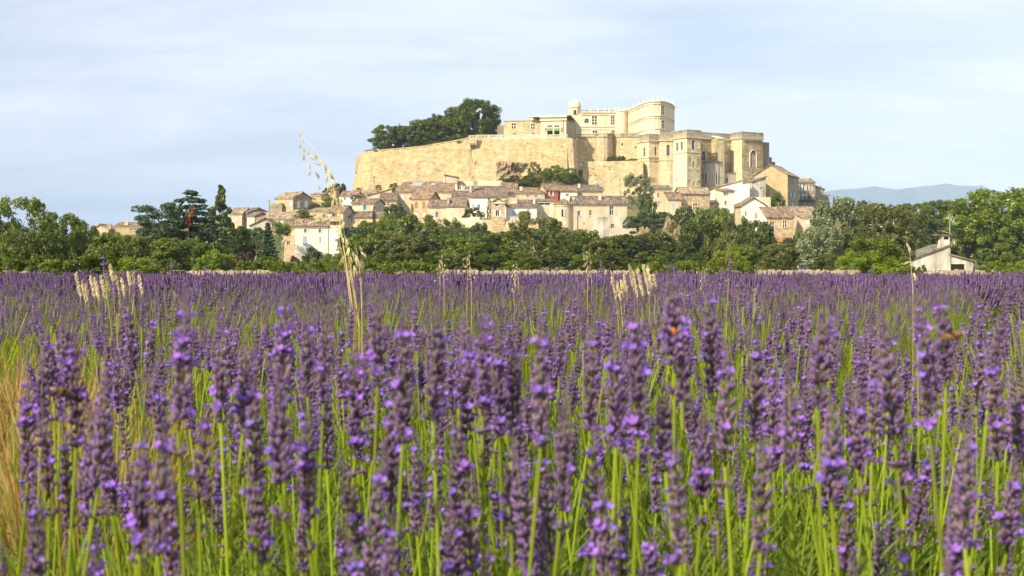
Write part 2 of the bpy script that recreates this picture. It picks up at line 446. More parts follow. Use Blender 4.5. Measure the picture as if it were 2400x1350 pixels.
def window(root, M, O, U, N, h, style, rec=0.22):
    """one window: pane + frame + shutters + sill; style 'kind:colour'"""
    kind, _, colr = style.partition(':')
    a, b, c, d = h[:4]
    w, hh = b - a, d - c
    mb = MB()
    pane_mat = 'glass_dark'
    name = 'window'
    if kind == 'door':
        name = 'door'; pane_mat = colr or 'sh_brown'
    if kind == 'teal':
        pane_mat = 'glass_teal'
    if kind == 'gate':
        name = 'doorway'; pane_mat = 'inner_dark'
    mb.obox(O, U, N, a + 0.001, b - 0.001, -rec - 0.04, -rec + 0.02, c + 0.001, d - 0.001)
    o = link(name, mb.mesh(name, MAT[pane_mat]), root, M)
    sub = lambda nm, mb_, mt: link(nm, mb_.mesh(nm, MAT[mt]), o, M)
    t = min(0.09, w * 0.1)
    if kind in ('dark', 'open', 'teal', 'arch'):
        f = MB()
        n0, n1 = -rec + 0.025, -rec + 0.09
        f.obox(O, U, N, a + .002, a + t, n0, n1, c + .002, d - .002); f.obox(O, U, N, b - t, b - .002, n0, n1, c + .002, d - .002)
        f.obox(O, U, N, a + t, b - t, n0, n1, c + .002, c + t); f.obox(O, U, N, a + t, b - t, n0, n1, d - t, d - .002)
        f.obox(O, U, N, (a + b) / 2 - t / 2, (a + b) / 2 + t / 2, n0, n1, c + t, d - t)
        if hh > 1.3:
            f.obox(O, U, N, a + t, b - t, n0, n1 - .02, c + hh * .6, c + hh * .6 + t * .7)
        sub('frame', f, 'frame_white' if kind != 'arch' else 'sh_grey')
    if kind == 'cross':                       # stone cross mullion
        f = MB()
        tt = w * 0.13
        n0, n1 = -rec + 0.02, 0.06
        f.obox(O, U, N, (a + b) / 2 - tt / 2, (a + b) / 2 + tt / 2, n0, n1, c + .002, d - .002)
        k = 3 if hh > 1.9 else 2
        for q in range(1, k):
            zz = c + hh * q / k
            for s0, s1 in ((a + .002, (a + b) / 2 - tt / 2), ((a + b) / 2 + tt / 2, b - .002)):
                f.obox(O, U, N, s0, s1, n0, n1 - .01, zz - tt / 2, zz + tt / 2)
        f.obox(O, U, N, a - tt * 1.3, a, 0.0, 0.10, c - tt, d + tt); f.obox(O, U, N, b, b + tt * 1.3, 0.0, 0.10, c - tt, d + tt)
        f.obox(O, U, N, a, b, 0.0, 0.10, d, d + tt); f.obox(O, U, N, a, b, 0.0, 0.12, c - tt, c)
        sub('mullion', f, 'frame_stone')
    if kind == 'tracery':
        f = MB()
        n0, n1 = -rec + 0.02, -rec + 0.12
        for q in (0.25, 0.5, 0.75):
            f.obox(O, U, N, a + w * q - .06, a + w * q + .06, n0, n1, c + .01, d - w * (.45 if q == .5 else .6))
        sub('mullion', f, 'frame_stone')
        f = MB()
        for cx, cz, r in ((a + w * .3, d - w * .95, w * .2), (a + w * .7, d - w * .95, w * .2), (a + w * .5, d - w * .48, w * .22)):
            pts = [O + U * (cx + r * math.cos(x * .5236)) + ZUP * (cz + r * math.sin(x * .5236)) + N * (-rec + .08) for x in range(13)]
            f.tube(pts, [0.06] * 13, 4)
        sub('tracery', f, 'frame_stone')
    if kind == 'open':
        for s in (-1, 1):
            f = MB()
            e = a if s < 0 else b
            x0, x1 = (e - w * .5, e - .02) if s < 0 else (e + .02, e + w * .5)
            f.obox(O, U, N, x0, x1, 0.02, 0.07, c, d)
            f.obox(O, U, N, x0 + .05, x1 - .05, 0.07, 0.09, c + hh * .45, c + hh * .55)
            sub('shutter', f, colr)
    if kind == 'closed':
        for s in (-1, 1):
            f = MB()
            x0, x1 = (a + .01, (a + b) / 2 - .012) if s < 0 else ((a + b) / 2 + .012, b - .01)
            f.obox(O, U, N, x0, x1, -rec + .05, -0.05, c + .01, d - .01)
            for q in (.15, .5, .85):
                f.obox(O, U, N, x0 + .03, x1 - .03, -0.05, -0.03, c + hh * q - .05, c + hh * q + .05)
            sub('shutter', f, colr)
    if kind in ('dark', 'open', 'closed') and w > .5:
        f = MB()
        f.obox(O, U, N, a - .08, b + .08, 0.0, 0.09, c - .1, c - .002)
        sub('sill', f, 'frame_stone')
    if kind == 'door':
        f = MB()
        f.obox(O, U, N, a + w * .1, a + w * .45, -rec + .02, -rec + .05, c + hh * .1, c + hh * .85)
        f.obox(O, U, N, a + w * .55, a + w * .9, -rec + .02, -rec + .05, c + hh * .1, c + hh * .85)
        sub('door_panel', f, pane_mat)
    return o


class House:
    def __init__(s, name, label, pl, pr, D, eave, base, depth=8.0, yaw=0.0, roof='gx', rise=1.8, wall='plaster_cream', tile='tile_warm',
                 win=(), lwin=(), rwin=(), chim=(), lpx=None, rpx=None, into=None, cat='house', group='village houses below the rampart',
                 over=0.32, ridge=0.5, found=3.0, cornice=True, anchor=True, side_wall=None, w=None):
        yw = math.radians(yaw)
        c, sn = math.cos(yw), math.sin(yw)
        s.U, s.V = Vector((c, sn, 0)), Vector((-sn, c, 0))
        x0 = (pl - 1200) / F * D
        k = (pr - 1200) / F
        s.w = w or (k * D - x0) / (c - k * sn)
        if lpx is not None:
            k = (lpx - 1200) / F
            depth = (x0 - k * D) / (sn + k * c)
        if rpx is not None:
            k = (rpx - 1200) / F
            xr, yr = x0 + s.w * c, D + s.w * sn
            depth = (xr - k * yr) / (sn + k * c)
        s.d = depth
        if depth <= 0: print('BAD DEPTH', label, depth)
        s.D, s.x0 = D, x0
        s.zb = ZP(base, D)
        s.h = ZP(eave, D) - s.zb
        w, d, h = s.w, s.d, s.h
        fl = Vector((x0, D, s.zb))
        ctr = fl + s.U * (w / 2) + s.V * (d / 2)
        s.M = Matrix.Translation(ctr) @ Matrix.Rotation(yw, 4, 'Z')
        if into is None:
            s.root = empty(name, ctr, yw)
            tag(s.root, label, cat, group)
        else:
            s.root = into
        if anchor:
            for a in (0, .5, 1):
                for b in (0, 1):
                    q = fl + s.U * (w * a) + s.V * (d * b)
                    ANCH.append((q.x, q.y, s.zb - .2))
        # faces in local coordinates: O, U, N, length
        X, Y = Vector((1, 0, 0)), Vector((0, 1, 0))
        s.faces = {'F': (Vector((-w / 2, -d / 2, 0)), X, -Y, w), 'R': (Vector((w / 2, -d / 2, 0)), Y, X, d),
                   'B': (Vector((w / 2, d / 2, 0)), -X, Y, w), 'L': (Vector((-w / 2, d / 2, 0)), -Y, -X, d)}
        wb = MB()
        sb = MB() if side_wall else wb
        tops = dict(F=h, R=h, B=h, L=h)
        if roof == 'mono': tops['B'] = h + rise
        if roof == 'monoR': tops['R'] = h + rise        # rises to the right
        if roof == 'monoL': tops['L'] = h + rise
        specs = {'F': win, 'L': lwin, 'R': rwin, 'B': ()}
        s.wins = []
        for fk in 'FRBL':
            O, U, N, W = s.faces[fk]
            hs, st = [], []
            for q in specs[fk]:
                px, py, wp, hp, style = q
                u, z, Dq, fs = s.onface(fk, px, py)
                ww, hh = wp * Dq / F / fs, hp * Dq / F
                kind = style.partition(':')[0]
                arch = 'lancet' if kind in ('lancet', 'tracery') else (True if kind in ('arch', 'gate') else False)
                if z - hh / 2 < 0.02: hh = (z + hh / 2 - 0.02); z = 0.02 + hh / 2
                hl = (u - ww / 2, u + ww / 2, z - hh / 2, z + hh / 2, arch)
                hs.append(hl); st.append(style)
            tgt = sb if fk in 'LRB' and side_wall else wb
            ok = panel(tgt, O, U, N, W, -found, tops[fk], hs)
            for hl, sty in zip(hs, st):
                if hl in ok:
                    s.wins.append((fk, hl, sty))
        p = lambda x, y, z: Vector((x * w / 2, y * d / 2, z))
        # gable fills
        if roof == 'gx':
            yr = -1 + 2 * ridge
            for sx in (-1, 1):
                pts = [p(sx, -1, h), p(sx, 1, h), p(sx, yr, h + rise)]
                sb.poly(pts if sx > 0 else pts[::-1])
        if roof == 'gy':
            xr = -1 + 2 * ridge
            wb.poly([p(-1, -1, h), p(1, -1, h), p(xr, -1, h + rise)])
            sb.poly([p(1, 1, h), p(-1, 1, h), p(xr, 1, h + rise)])
        if roof == 'mono':
            sb.poly([p(1, -1, h), p(1, 1, h), p(1, 1, h + rise)]); sb.poly([p(-1, 1, h), p(-1, -1, h), p(-1, 1, h + rise)])
        if roof == 'monoR':
            wb.poly([p(-1, -1, h), p(1, -1, h), p(1, -1, h + rise)]); sb.poly([p(1, 1, h), p(-1, 1, h), p(1, 1, h + rise)])
        if roof == 'monoL':
            wb.poly([p(-1, -1, h), p(1, -1, h), p(-1, -1, h + rise)]); sb.poly([p(1, 1, h), p(-1, 1, h), p(-1, 1, h + rise)])
        if roof == 'flat':
            wb.poly([p(-1, -1, h), p(1, -1, h), p(1, 1, h), p(-1, 1, h)])
        s.wall = link('wall', wb.mesh('wall', MAT[wall]), s.root, s.M)
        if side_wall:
            link('side_wall', sb.mesh('side_wall', MAT[side_wall]), s.root, s.M)  # often a darker material that puts the side's shade into its colour
        # roof slabs
        T = 0.17
        rb = MB()
        ox, oy = over / (w / 2), over / (d / 2)
        e = 0.03 + T
        if roof == 'mono':
            z = lambda y: h + rise * (y + 1) / 2 + e
            rb.slab([p(-1 - ox, -1 - oy, z(-1 - oy)), p(1 + ox, -1 - oy, z(-1 - oy)), p(1 + ox, 1 + oy * .5, z(1 + oy * .5)), p(-1 - ox, 1 + oy * .5, z(1 + oy * .5))], T)
        elif roof in ('monoR', 'monoL'):
            sg = 1 if roof == 'monoR' else -1
            z = lambda x: h + rise * (sg * x + 1) / 2 + e
            rb.slab([p(-1 - ox, -1 - oy, z(-1 - ox)), p(1 + ox, -1 - oy, z(1 + ox)), p(1 + ox, 1 + oy, z(1 + ox)), p(-1 - ox, 1 + oy, z(-1 - ox))], T)
        elif roof == 'gx':
            yr = -1 + 2 * ridge
            zf = lambda y: h + rise * (y + 1) / (yr + 1) + e
            zk = lambda y: h + rise * (1 - y) / (1 - yr) + e
            rb.slab([p(-1 - ox, -1 - oy, zf(-1 - oy)), p(1 + ox, -1 - oy, zf(-1 - oy)), p(1 + ox, yr, h + rise + e), p(-1 - ox, yr, h + rise + e)], T)
            rb.slab([p(-1 - ox, yr, h + rise + e), p(1 + ox, yr, h + rise + e), p(1 + ox, 1 + oy, zk(1 + oy)), p(-1 - ox, 1 + oy, zk(1 + oy))], T)
            rb.tube([p(-1 - ox, yr, h + rise + e), p(1 + ox, yr, h + rise + e)], [.13, .13], 6)
        elif roof == 'gy':
            xr = -1 + 2 * ridge
            zl = lambda x: h + rise * (x + 1) / (xr + 1) + e
            zr = lambda x: h + rise * (1 - x) / (1 - xr) + e
            rb.slab([p(-1 - ox, -1 - oy, zl(-1 - ox)), p(xr, -1 - oy, h + rise + e), p(xr, 1 + oy, h + rise + e), p(-1 - ox, 1 + oy, zl(-1 - ox))], T)
            rb.slab([p(xr, -1 - oy, h + rise + e), p(1 + ox, -1 - oy, zr(1 + ox)), p(1 + ox, 1 + oy, zr(1 + ox)), p(xr, 1 + oy, h + rise + e)], T)
            rb.tube([p(xr, -1 - oy, h + rise + e), p(xr, 1 + oy, h + rise + e)], [.13, .13], 6)
        elif roof == 'hip':
            i = min(.9, d / w)
            a, b = -1 + i, 1 - i
            zt = h + rise + e
            ze = h + e - .05
            A, B, C_, D_ = p(-1 - ox, -1 - oy, ze), p(1 + ox, -1 - oy, ze), p(1 + ox, 1 + oy, ze), p(-1 - ox, 1 + oy, ze)
            R0, R1 = p(a, 0, zt), p(b, 0, zt)
            rb.slab([A, B, R1, R0], T); rb.slab([B, C_, R1], T); rb.slab([C_, D_, R0, R1], T); rb.slab([D_, A, R0], T)
        s.roof = None
        if roof != 'flat':
            s.roof = link('roof', rb.mesh('roof', MAT[tile + ('_y' if roof in ('gy', 'monoR', 'monoL') else '')]), s.root, s.M)
            if cornice and roof in ('gx', 'mono', 'hip'):
                cb = MB()
                cb.box(-w / 2 - .05, w / 2 + .05, -d / 2 - .16, -d / 2 - .002, h - .28, h - .06)
                link('cornice', cb.mesh('cornice', MAT['frame_stone']), s.root, s.M)
        for fk, hl, sty in s.wins:
            O, U, N, W = s.faces[fk]
            window(s.root, s.M, O, U, N, hl, sty)
        for q in chim:
            s.chimney(*q)

    def onface(s, fk, px, py):
        """photo position -> (u along the face, z above base, distance, foreshortening)"""
        k = (px - 1200) / F
        fl = Vector((s.x0, s.D, 0))
        if fk == 'F': O, U = fl, s.U
        elif fk == 'R': O, U = fl + s.U * s.w, s.V
        elif fk == 'L': O, U = fl + s.V * s.d, -s.V
        else: O, U = fl + s.U * s.w + s.V * s.d, -s.U
        t = (k * O.y - O.x) / (U.x - k * U.y)
        Dq = O.y + U.y * t
        fs = abs(U.x - k * U.y)
        return t, ZP(py, Dq) - s.zb, Dq, max(fs, 0.2)

    def add(s, name, mb, mat, parent=None, smooth=False):
        return link(name, mb.mesh(name, MAT[mat], smooth), parent or s.root, s.M)

    def chimney(s, px, ptop, pbot, wp=5, at=0.35, mat='plaster_cream', pots=2):
        """stack on the roof, at: share of the depth behind the front wall"""
        fl = Vector((s.x0, s.D, 0))
        O = fl + s.V * (s.d * at)
        k = (px - 1200) / F
        t = (k * O.y - O.x) / (s.U.x - k * s.U.y)
        Dq = O.y + s.U.y * t
        x, y = t - s.w / 2, s.d * (at - .5)
        z0, z1 = ZP(pbot, Dq) - s.zb - .6, ZP(ptop, Dq) - s.zb
        hw = wp * Dq / F / 2
        mb = MB()
        mb.box(x - hw, x + hw, y - .4, y + .4, z0, z1 - .35)
        mb.box(x - hw - .08, x + hw + .08, y - .48, y + .48, z1 - .35, z1 - .22)
        o = link('chimney', mb.mesh('chimney', MAT[mat]), s.roof or s.root, s.M)
        for q in range(pots):
            pb = MB()
            xx = x + (q - (pots - 1) / 2) * hw * .9
            pb.lathe(xx, y, [(.11, z1 - .22), (.13, z1 - .1), (.09, z1), (.0, z1)], 8)
            if s.root is not o.parent:
                link('chimney_pot', pb.mesh('chimney_pot', MAT['tile_red']), s.roof, s.M)
            else:
                link('chimney_pot', pb.mesh('chimney_pot', MAT['tile_red']), o, s.M)


def balustrade(root, A, B, h=0.95, step=0.36, mat='parapet_grey', posts=8):
    """stone balustrade between two world points"""
    A, B = Vector(A), Vector(B)
    L = (B - A).length
    U = (B - A).normalized()
    Uh = Vector((U.x, U.y, 0)).normalized()
    N = Vector((Uh.y, -Uh.x, 0))
    def beam(mb, z0, z1, t):
        q = []
        for e, P_ in ((0, A), (1, B)):
            for zz in (z0, z1):
                for n in (-t, t):
                    q.append(P_ + N * n + ZUP * zz)
        i = len(mb.v)
        mb.v += [tuple(x) for x in q]
        mb.f += [tuple(i + k for k in f) for f in ((0, 1, 3, 2), (4, 6, 7, 5), (0, 4, 5, 1), (2, 3, 7, 6), (0, 2, 6, 4), (1, 5, 7, 3))]
    mb = MB(); beam(mb, 0, .14, .16)
    o = link('balustrade', mb.mesh('balustrade', MAT[mat]), root, Matrix())
    mb = MB(); beam(mb, h - .16, h, .17)
    link('rail', mb.mesh('rail', MAT[mat]), o, Matrix())
    b = MB()
    n = max(2, int(L / step))
    for i in range(n + 1):
        p = A + U * (L * i / n)
        t = .15 if i % posts == 0 else .085
        b.obox(p, Uh, N, -t, t, -t, t, .14, h - .16)
    link('balusters', b.mesh('balusters', MAT[mat]), o, Matrix())['kind'] = 'stuff'
    return o


def strip(name, top, bot, thick, mat, root, rows=7, sub=5, jit=0.10, seed=1):
    """battered masonry wall: polylines of (px, py, D) for its top and its foot; real thickness behind"""
    r = np.random.default_rng(seed)
    T, B = [], []
    for lst, out in ((top, T), (bot, B)):
        pts = [P(*q) for q in lst]
        for i in range(len(pts) - 1):
            for k in range(sub):
                out.append(pts[i].lerp(pts[i + 1], k / sub))
        out.append(pts[-1])
    mb = MB()
    n = len(T)
    for j in range(rows + 1):
        for i in range(n):
            q = T[i].lerp(B[i], j / rows)
            if 0 < j < rows and 0 < i < n - 1:
                q = q + Vector((0, r.normal() * jit, r.normal() * jit * .5))
            mb.v.append(tuple(q))
    for j in range(rows):
        for i in range(n - 1):
            mb.f.append((j * n + i, (j + 1) * n + i, (j + 1) * n + i + 1, j * n + i + 1))
    k0 = len(mb.v)
    for j in (0, 1):
        for i in range(n):
            q = (T[i], B[i])[j]
            mb.v.append((q.x, q.y + thick, q.z))
    for i in range(n - 1):
        mb.f.append((i, i + 1, k0 + i + 1, k0 + i))
        mb.f.append((k0 + i, k0 + i + 1, k0 + n + i + 1, k0 + n + i))
    for i, rev in ((0, False), (n - 1, True)):
        f = (i, k0 + i, k0 + n + i, rows * n + i)
        # side closing: fan through the column vertices
        col = [jj * n + i for jj in range(rows + 1)]
        poly = [k0 + i] + col + [k0 + n + i]
        mb.f.append(tuple(poly if rev else poly[::-1]))
    FACES.append(BVHTree.FromPolygons([Vector(q) for q in mb.v], mb.f))
    return link(name, mb.mesh(name, MAT[mat]), root, Matrix())

# ------------------------------------------------------------------ the rampart and terrace
ramp = empty('rampart', P(1100, 445, 331))
tag(ramp, 'long golden stone rampart wall carrying the castle terrace above the village', 'rampart')
strip('curtain_wall',
      [(841, 363, 346), (846, 361, 341), (857, 358, 336.5), (875, 355, 335), (930, 350, 334), (985, 345, 333), (1050, 334, 332), (1100, 325, 331), (1106, 323, 331),
       (1180, 325, 329), (1260, 324, 327), (1330, 323, 325)],
      [(824, 452, 344), (832, 452, 338), (845, 452, 334), (862, 452, 332.5), (925, 452, 331.5), (985, 452, 330.5), (1050, 452, 329.5), (1100, 452, 328.5), (1106, 452, 328.5),
       (1180, 452, 326.5), (1260, 452, 324.5), (1330, 452, 322.5)], 4.0, 'rampart_stone', ramp, rows=12, sub=6, seed=3)
strip('bastion_wall', [(1329, 322, 324.8), (1342, 325, 324.6), (1349, 327, 326), (1352, 330, 332), (1356, 330, 344)],
      [(1336, 455, 322.2), (1349, 455, 322), (1358, 455, 323.5), (1360, 455, 330), (1364, 455, 344)], 3.0, 'rampart_pale', ramp, rows=10, sub=4, seed=4)
strip('recess_wall', [(1346, 320, 346), (1394, 320, 345)], [(1352, 400, 345), (1394, 400, 344)], 3, 'rampart_pale', ramp, seed=5)
arc_t, arc_b = [], []
for i in range(9):
    a = math.pi * i / 8
    arc_t.append((1415 - 22 * math.cos(a), 319, 345 - 3.6 * math.sin(a)))
    arc_b.append((1415 - 22.6 * math.cos(a), 400, 344.6 - 3.7 * math.sin(a)))
strip('round_bastion', arc_t, arc_b, 3, 'rampart_pale', ramp, sub=2, jit=.05, seed=6)
strip('recess_wall', [(1437, 320, 345), (1500, 320, 340)], [(1437, 400, 344.4), (1500, 400, 339.4)], 3, 'rampart_pale', ramp, seed=7)
strip('lower_terrace_wall', [(1368, 378.5, 329), (1440, 378, 328), (1507, 376, 327)], [(1360, 462, 327), (1440, 462, 326), (1510, 462, 325)], 15, 'rampart_stone', ramp, rows=9, seed=8)
strip('stepped_wall', [(1354, 363, 329.5), (1369, 364, 329.2)], [(1352, 400, 329.2), (1369, 400, 328.9)], 1.2, 'rampart_pale', ramp, sub=3, jit=.03, seed=9)
# coping along the top of the sloping curtain
cop = MB()
cps = [P(841, 363, 346), P(846, 361, 341), P(857, 358, 336.5), P(875, 355, 335), P(930, 350, 334), P(985, 345, 333), P(1050, 334, 332), P(1098, 325, 331)]
for a, b in zip(cps[:-1], cps[1:]):
    cop.slab([a + Vector((0, -.12, .3)), b + Vector((0, -.12, .3)), b + Vector((0, .9, .3)), a + Vector((0, .9, .3))], .28)
link('coping', cop.mesh('coping', MAT['rampart_pale']), ramp, Matrix())
# putlog holes and windows of the curtain
for px, py, Dw, s in ((983, 395, 330.6, 3), (949, 403, 330.5, 2), (1114, 382, 329.3, 2.2), (1074, 382, 329.8, 1.8), (1108, 415, 328.6, 2), (1237, 335, 326.5, 2), (1228, 350, 325.8, 1.6), (1260, 358, 325.2, 2),
                      (1317, 343, 324.3, 2), (1320, 356, 324, 2), (1242, 365, 325.2, 2), (1272, 367, 324.6, 2), (1459, 338, 343, 4), (1490, 345, 341, 3.4), (1462, 368, 342.2, 5),
                      (1388, 568 - 200, 327.6, 2), (1390, 396, 326.6, 2.2), (1416, 390, 326.7, 2), (1430, 394, 326.5, 2.4), (1395, 411, 326.2, 2), (1384, 411, 326.2, 2.4), (1432, 425, 325.6, 2), (1428, 398, 326.5, 2)):
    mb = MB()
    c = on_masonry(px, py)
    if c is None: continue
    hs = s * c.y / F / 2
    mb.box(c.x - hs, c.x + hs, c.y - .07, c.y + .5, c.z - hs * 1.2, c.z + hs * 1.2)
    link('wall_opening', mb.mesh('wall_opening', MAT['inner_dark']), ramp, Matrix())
# bartizan on corbels
bz = MB()
c0, c1 = P(1100, 346, 331), P(1118, 321, 331)
bz.box(c0.x, c1.x, 328.9, 331.5, ZP(337, 331), ZP(327, 331))
bart = link('bartizan', bz.mesh('bartizan', MAT['rampart_pale']), ramp, Matrix())
for i in range(4):
    cb = MB()
    x = c0.x + .2 + i * (c1.x - c0.x - .4) / 3
    cb.box(x - .12, x + .12, 329.0, 331, ZP(341, 331), ZP(337, 331)); cb.box(x - .12, x + .12, 329.7, 331, ZP(345, 331), ZP(341, 331))
    link('corbel', cb.mesh('corbel', MAT['palace_trim']), bart, Matrix())
balustrade(ramp, Vector((c0.x, 329.0, ZP(327, 331))), Vector((c1.x, 329.0, ZP(327, 331))), .85, .34, 'palace_trim')
balustrade(ramp, P(1118, 325.2, 331), P(1330, 324.5, 325.3), 1.0, .40, 'palace_trim')
balustrade(ramp, P(1330, 324.5, 325.3), P(1352, 326, 332), 1.0, .36)
balustrade(ramp, P(1352, 324, 345.5), P(1394, 322, 345), 1.05, .38)
for i in range(8):
    balustrade(ramp, P(arc_t[i][0], 321.5, arc_t[i][2]), P(arc_t[i + 1][0], 321.5, arc_t[i + 1][2]), 1.05, .38)
balustrade(ramp, P(1437, 322, 345), P(1497, 320.5, 340), 1.05, .38)
tf = MB()                                    # the terrace floor inside the walls
zt = 34.6
tf.slab([(-42, 342, 30.6), (-35, 337.5, 31.2), (-10, 334, 34.2), (12, 330, 34.4), (17, 330, 34.4), (17, 349, 36), (36, 349, 36.2), (36, 343, 36.2), (62, 350, 36.3), (62, 420, 37), (-42, 420, 31)], 4)
tag(link('terrace', tf.mesh('terrace', MAT['terrace_ground'])), 'castle terrace ground', None, None, 'structure')
# bare rock under the curtain
rk = MB()
r_ = np.random.default_rng(12)
nx, nz = 26, 9
for j in range(nz + 1):
    for i in range(nx + 1):
        px = 1163 + (1262 - 1163) * i / nx
        py = 377 + (430 - 377) * j / nz
        q = P(px, py, 327.2)
        bulge = 2.6 * math.sin(math.pi * min(1, i / nx * 1.1)) * (1.0 if j < 4 else .55) * (1 if j > 0 else 0) + r_.normal() * .4
        rk.v.append((q.x, q.y - max(0, bulge) + .6, q.z + r_.normal() * .15))
for j in range(nz):
    for i in range(nx):
        a = j * (nx + 1) + i
        rk.f.append((a, a + nx + 1, a + nx + 2, a + 1))
tag(link('rock_outcrop', rk.mesh('rock_outcrop', MAT['rock'])), 'bare layered rock jutting out beneath the rampart above the grassy bank', 'rock')

# ------------------------------------------------------------------ the castle
castle = empty('castle', (33, 366, 36))
tag(castle, 'pale Renaissance castle with dome, mullioned windows and round corner tower on the terrace', 'castle')
H = lambda *a, **k: House(*a, into=castle, anchor=False, cornice=False, **k)
# ruined wing, left
h = H('', '', 1181, 1267, 342, 285, 330, depth=3, yaw=-12, roof='flat', wall='rampart_pale',
      win=[(1204, 295, 10, 13, 'cross'), (1206, 315, 9, 6, 'dark'), (1249, 296, 9, 13, 'cross'), (1250, 318, 8, 12, 'door:sh_grey')])
cb = MB(); cb.box(-h.w / 2 - .1, h.w / 2, -h.d / 2 - .15, h.d / 2, h.h, h.h + .22); h.add('coping', cb, 'parapet_grey')
H('', '', 1166, 1182, 346, 294, 332, depth=6, yaw=-12, roof='flat', wall='church_dark')
# gallery with two tall doors
h = H('', '', 1267, 1327, 338, 281, 330, depth=20, yaw=-12, roof='flat', wall='palace_stone', side_wall='stone_grey',  # shade of the right side is put into the greyer stone
      win=[(1289, 311, 13, 20, 'door:inner_dark'), (1305, 311, 13, 20, 'door:inner_dark'), (1289, 296, 12, 5, 'dark'), (1305, 296, 12, 5, 'dark'), (1291, 278 + 6, 1.5, 1.5, 'gate')])
for px in (1289, 1305):
    u, z, Dq, fs = h.onface('F', px, 303.5)
    m = MB(); m.box(u - h.w / 2 - .68, u - h.w / 2 + .68, -h.d / 2 + .03, -h.d / 2 + .08, z - .35, z + .3); h.add('curtain', m, 'curtain_green')
for py, pr_, t in ((281, .35, .4), (273, .5, .45)):
    u, z, Dq, fs = h.onface('F', 1297, py)
    m = MB(); m.box(-h.w / 2 - .2, h.w / 2 + .2, -h.d / 2 - pr_, -h.d / 2 - .003, z - t / 2, z + t / 2); h.add('cornice', m, 'palace_trim')
u, z, Dq, fs = h.onface('F', 1297, 273)
m = MB()
m.box(-h.w / 2, h.w / 2, -h.d / 2, -h.d / 2 + 1.0, h.h, z)
h.add('attic', m, 'palace_stone')
m = MB()
x0, x1, y0, y1 = -h.w / 2 - 3.2, h.w / 2 + .15, -h.d / 2 + .3, h.d / 2
m.slab([(x0, y0, z + .05), (x1, y0, z + .05), (x1 - .6, 0, z + 1.5), (x0 + .5, 0, z + 1.1)], .15)
m.slab([(x0 + .5, 0, z + 1.1), (x1 - .6, 0, z + 1.5), (x1, y1, z + .1), (x0, y1, z + .1)], .15)
h.add('roof', m, 'tile_warm')
u, z2, Dq, fs = h.onface('F', 1320, 300)
m = MB(); m.box(u - h.w / 2 - .07, u - h.w / 2 + .07, -h.d / 2 - .14, -h.d / 2 - .01, z2 - 3, z2 + 2.8); h.add('downpipe', m, 'church_dark')
for px in (1278.5, 1316):
    u, z, Dq, fs = h.onface('F', px, 303); m = MB(); m.box(u - h.w / 2 - .2, u - h.w / 2 + .2, -h.d / 2 - .2, -h.d / 2 - .002, z - .6, z + .5); h.add('lantern_bracket', m, 'parapet_grey')
h = H('', '', 1243, 1268, 343, 272, 300, depth=14, yaw=-12, roof='flat', wall='palace_stone')
# dome turret
h = H('', '', 1331, 1363, 352, 268, 330, depth=6, roof='flat', wall='palace_stone', rwin=[])
c = P(1346.5, 268, 353.5)
m = MB(); m.lathe(c.x, c.y, [(1.78, c.z - .2), (1.78, c.z + 1.75), (1.98, c.z + 1.8), (1.98, c.z + 2.0), (1.8, c.z + 2.0)], 8, math.pi / 8, math.pi / 8 + 2 * math.pi)
link('lantern', m.mesh('lantern', MAT['palace_stone']), castle, Matrix())
m = MB()
m.lathe(c.x, c.y, [(1.80 * math.cos(t) ** .8 if t < 1.5 else 0.0, c.z + 2.0 + 2.05 * math.sin(t)) for t in [i * 1.5708 / 9 for i in range(10)]], 24)
dome = link('dome', m.mesh('dome', MAT['palace_trim'], True), castle, Matrix())
m = MB(); m.lathe(c.x, c.y, [(.14, c.z + 4), (.2, c.z + 4.15), (.1, c.z + 4.3), (.12, c.z + 4.45), (0, c.z + 4.65)], 8)
link('finial', m.mesh('finial', MAT['palace_trim']), dome, Matrix())
m = MB()
wz0, wz1 = ZP(268, 351.8), ZP(257, 351.8)
pts = [(c.x - .4, wz0), (c.x + .4, wz0)] + [(c.x + .4 * math.cos(t), wz1 - .4 + .4 * math.sin(t)) for t in [math.pi * i / 8 for i in range(9)]]
m.poly([(x, c.y - 1.67, z) for x, z in pts]); m.poly([(x, c.y - 1.60, z) for x, z in pts][::-1])
wd = link('window', m.mesh('window', MAT['glass_dark']), castle, Matrix())
m = MB(); m.tube([(x, c.y - 1.68, z) for x, z in pts] + [(pts[0][0], c.y - 1.68, pts[0][1])], [.07] * (len(pts) + 1), 4); link('frame', m.mesh('frame', MAT['frame_stone']), wd, Matrix())
# main wing
h = H('', '', 1362, 1444, 366, 262, 335, depth=9, roof='flat', wall='palace_stone',
      win=[(1393, 282, 11.5, 20, 'cross'), (1436, 282, 8, 20, 'cross'), (1394.5, 312, 11, 12, 'cross'), (1437, 312, 8, 12, 'cross'), (1375, 283, 10, 11, 'arch')])
for py, pr_, t in ((263, .55, .35), (268, .3, .3), (296, .25, .3), (303, .2, .2)):
    u, z, Dq, fs = h.onface('F', 1400, py)
    m = MB(); m.box(-h.w / 2, h.w / 2, -h.d / 2 - pr_, -h.d / 2 - .003, z - t / 2, z + t / 2); h.add('cornice', m, 'palace_trim')
for px in (1386, 1404, 1417, 1428):
    for a, b in ((294.5, 270), (318, 304.5)):
        u, z0, Dq, fs = h.onface('F', px, a); u, z1, Dq, fs = h.onface('F', px, b)
        m = MB(); m.box(u - h.w / 2 - .18, u - h.w / 2 + .18, -h.d / 2 - .13, -h.d / 2 - .002, z0, z1); h.add('pilaster', m, 'palace_trim')
m = MB(); m.slab([(-h.w / 2, -h.d / 2 + .4, h.h + .02), (h.w / 2, -h.d / 2 + .4, h.h + .02), (h.w / 2, 0, h.h + .95), (-h.w / 2, 0, h.h + .95)], .1)
h.add('roof', m, 'tile_grey')


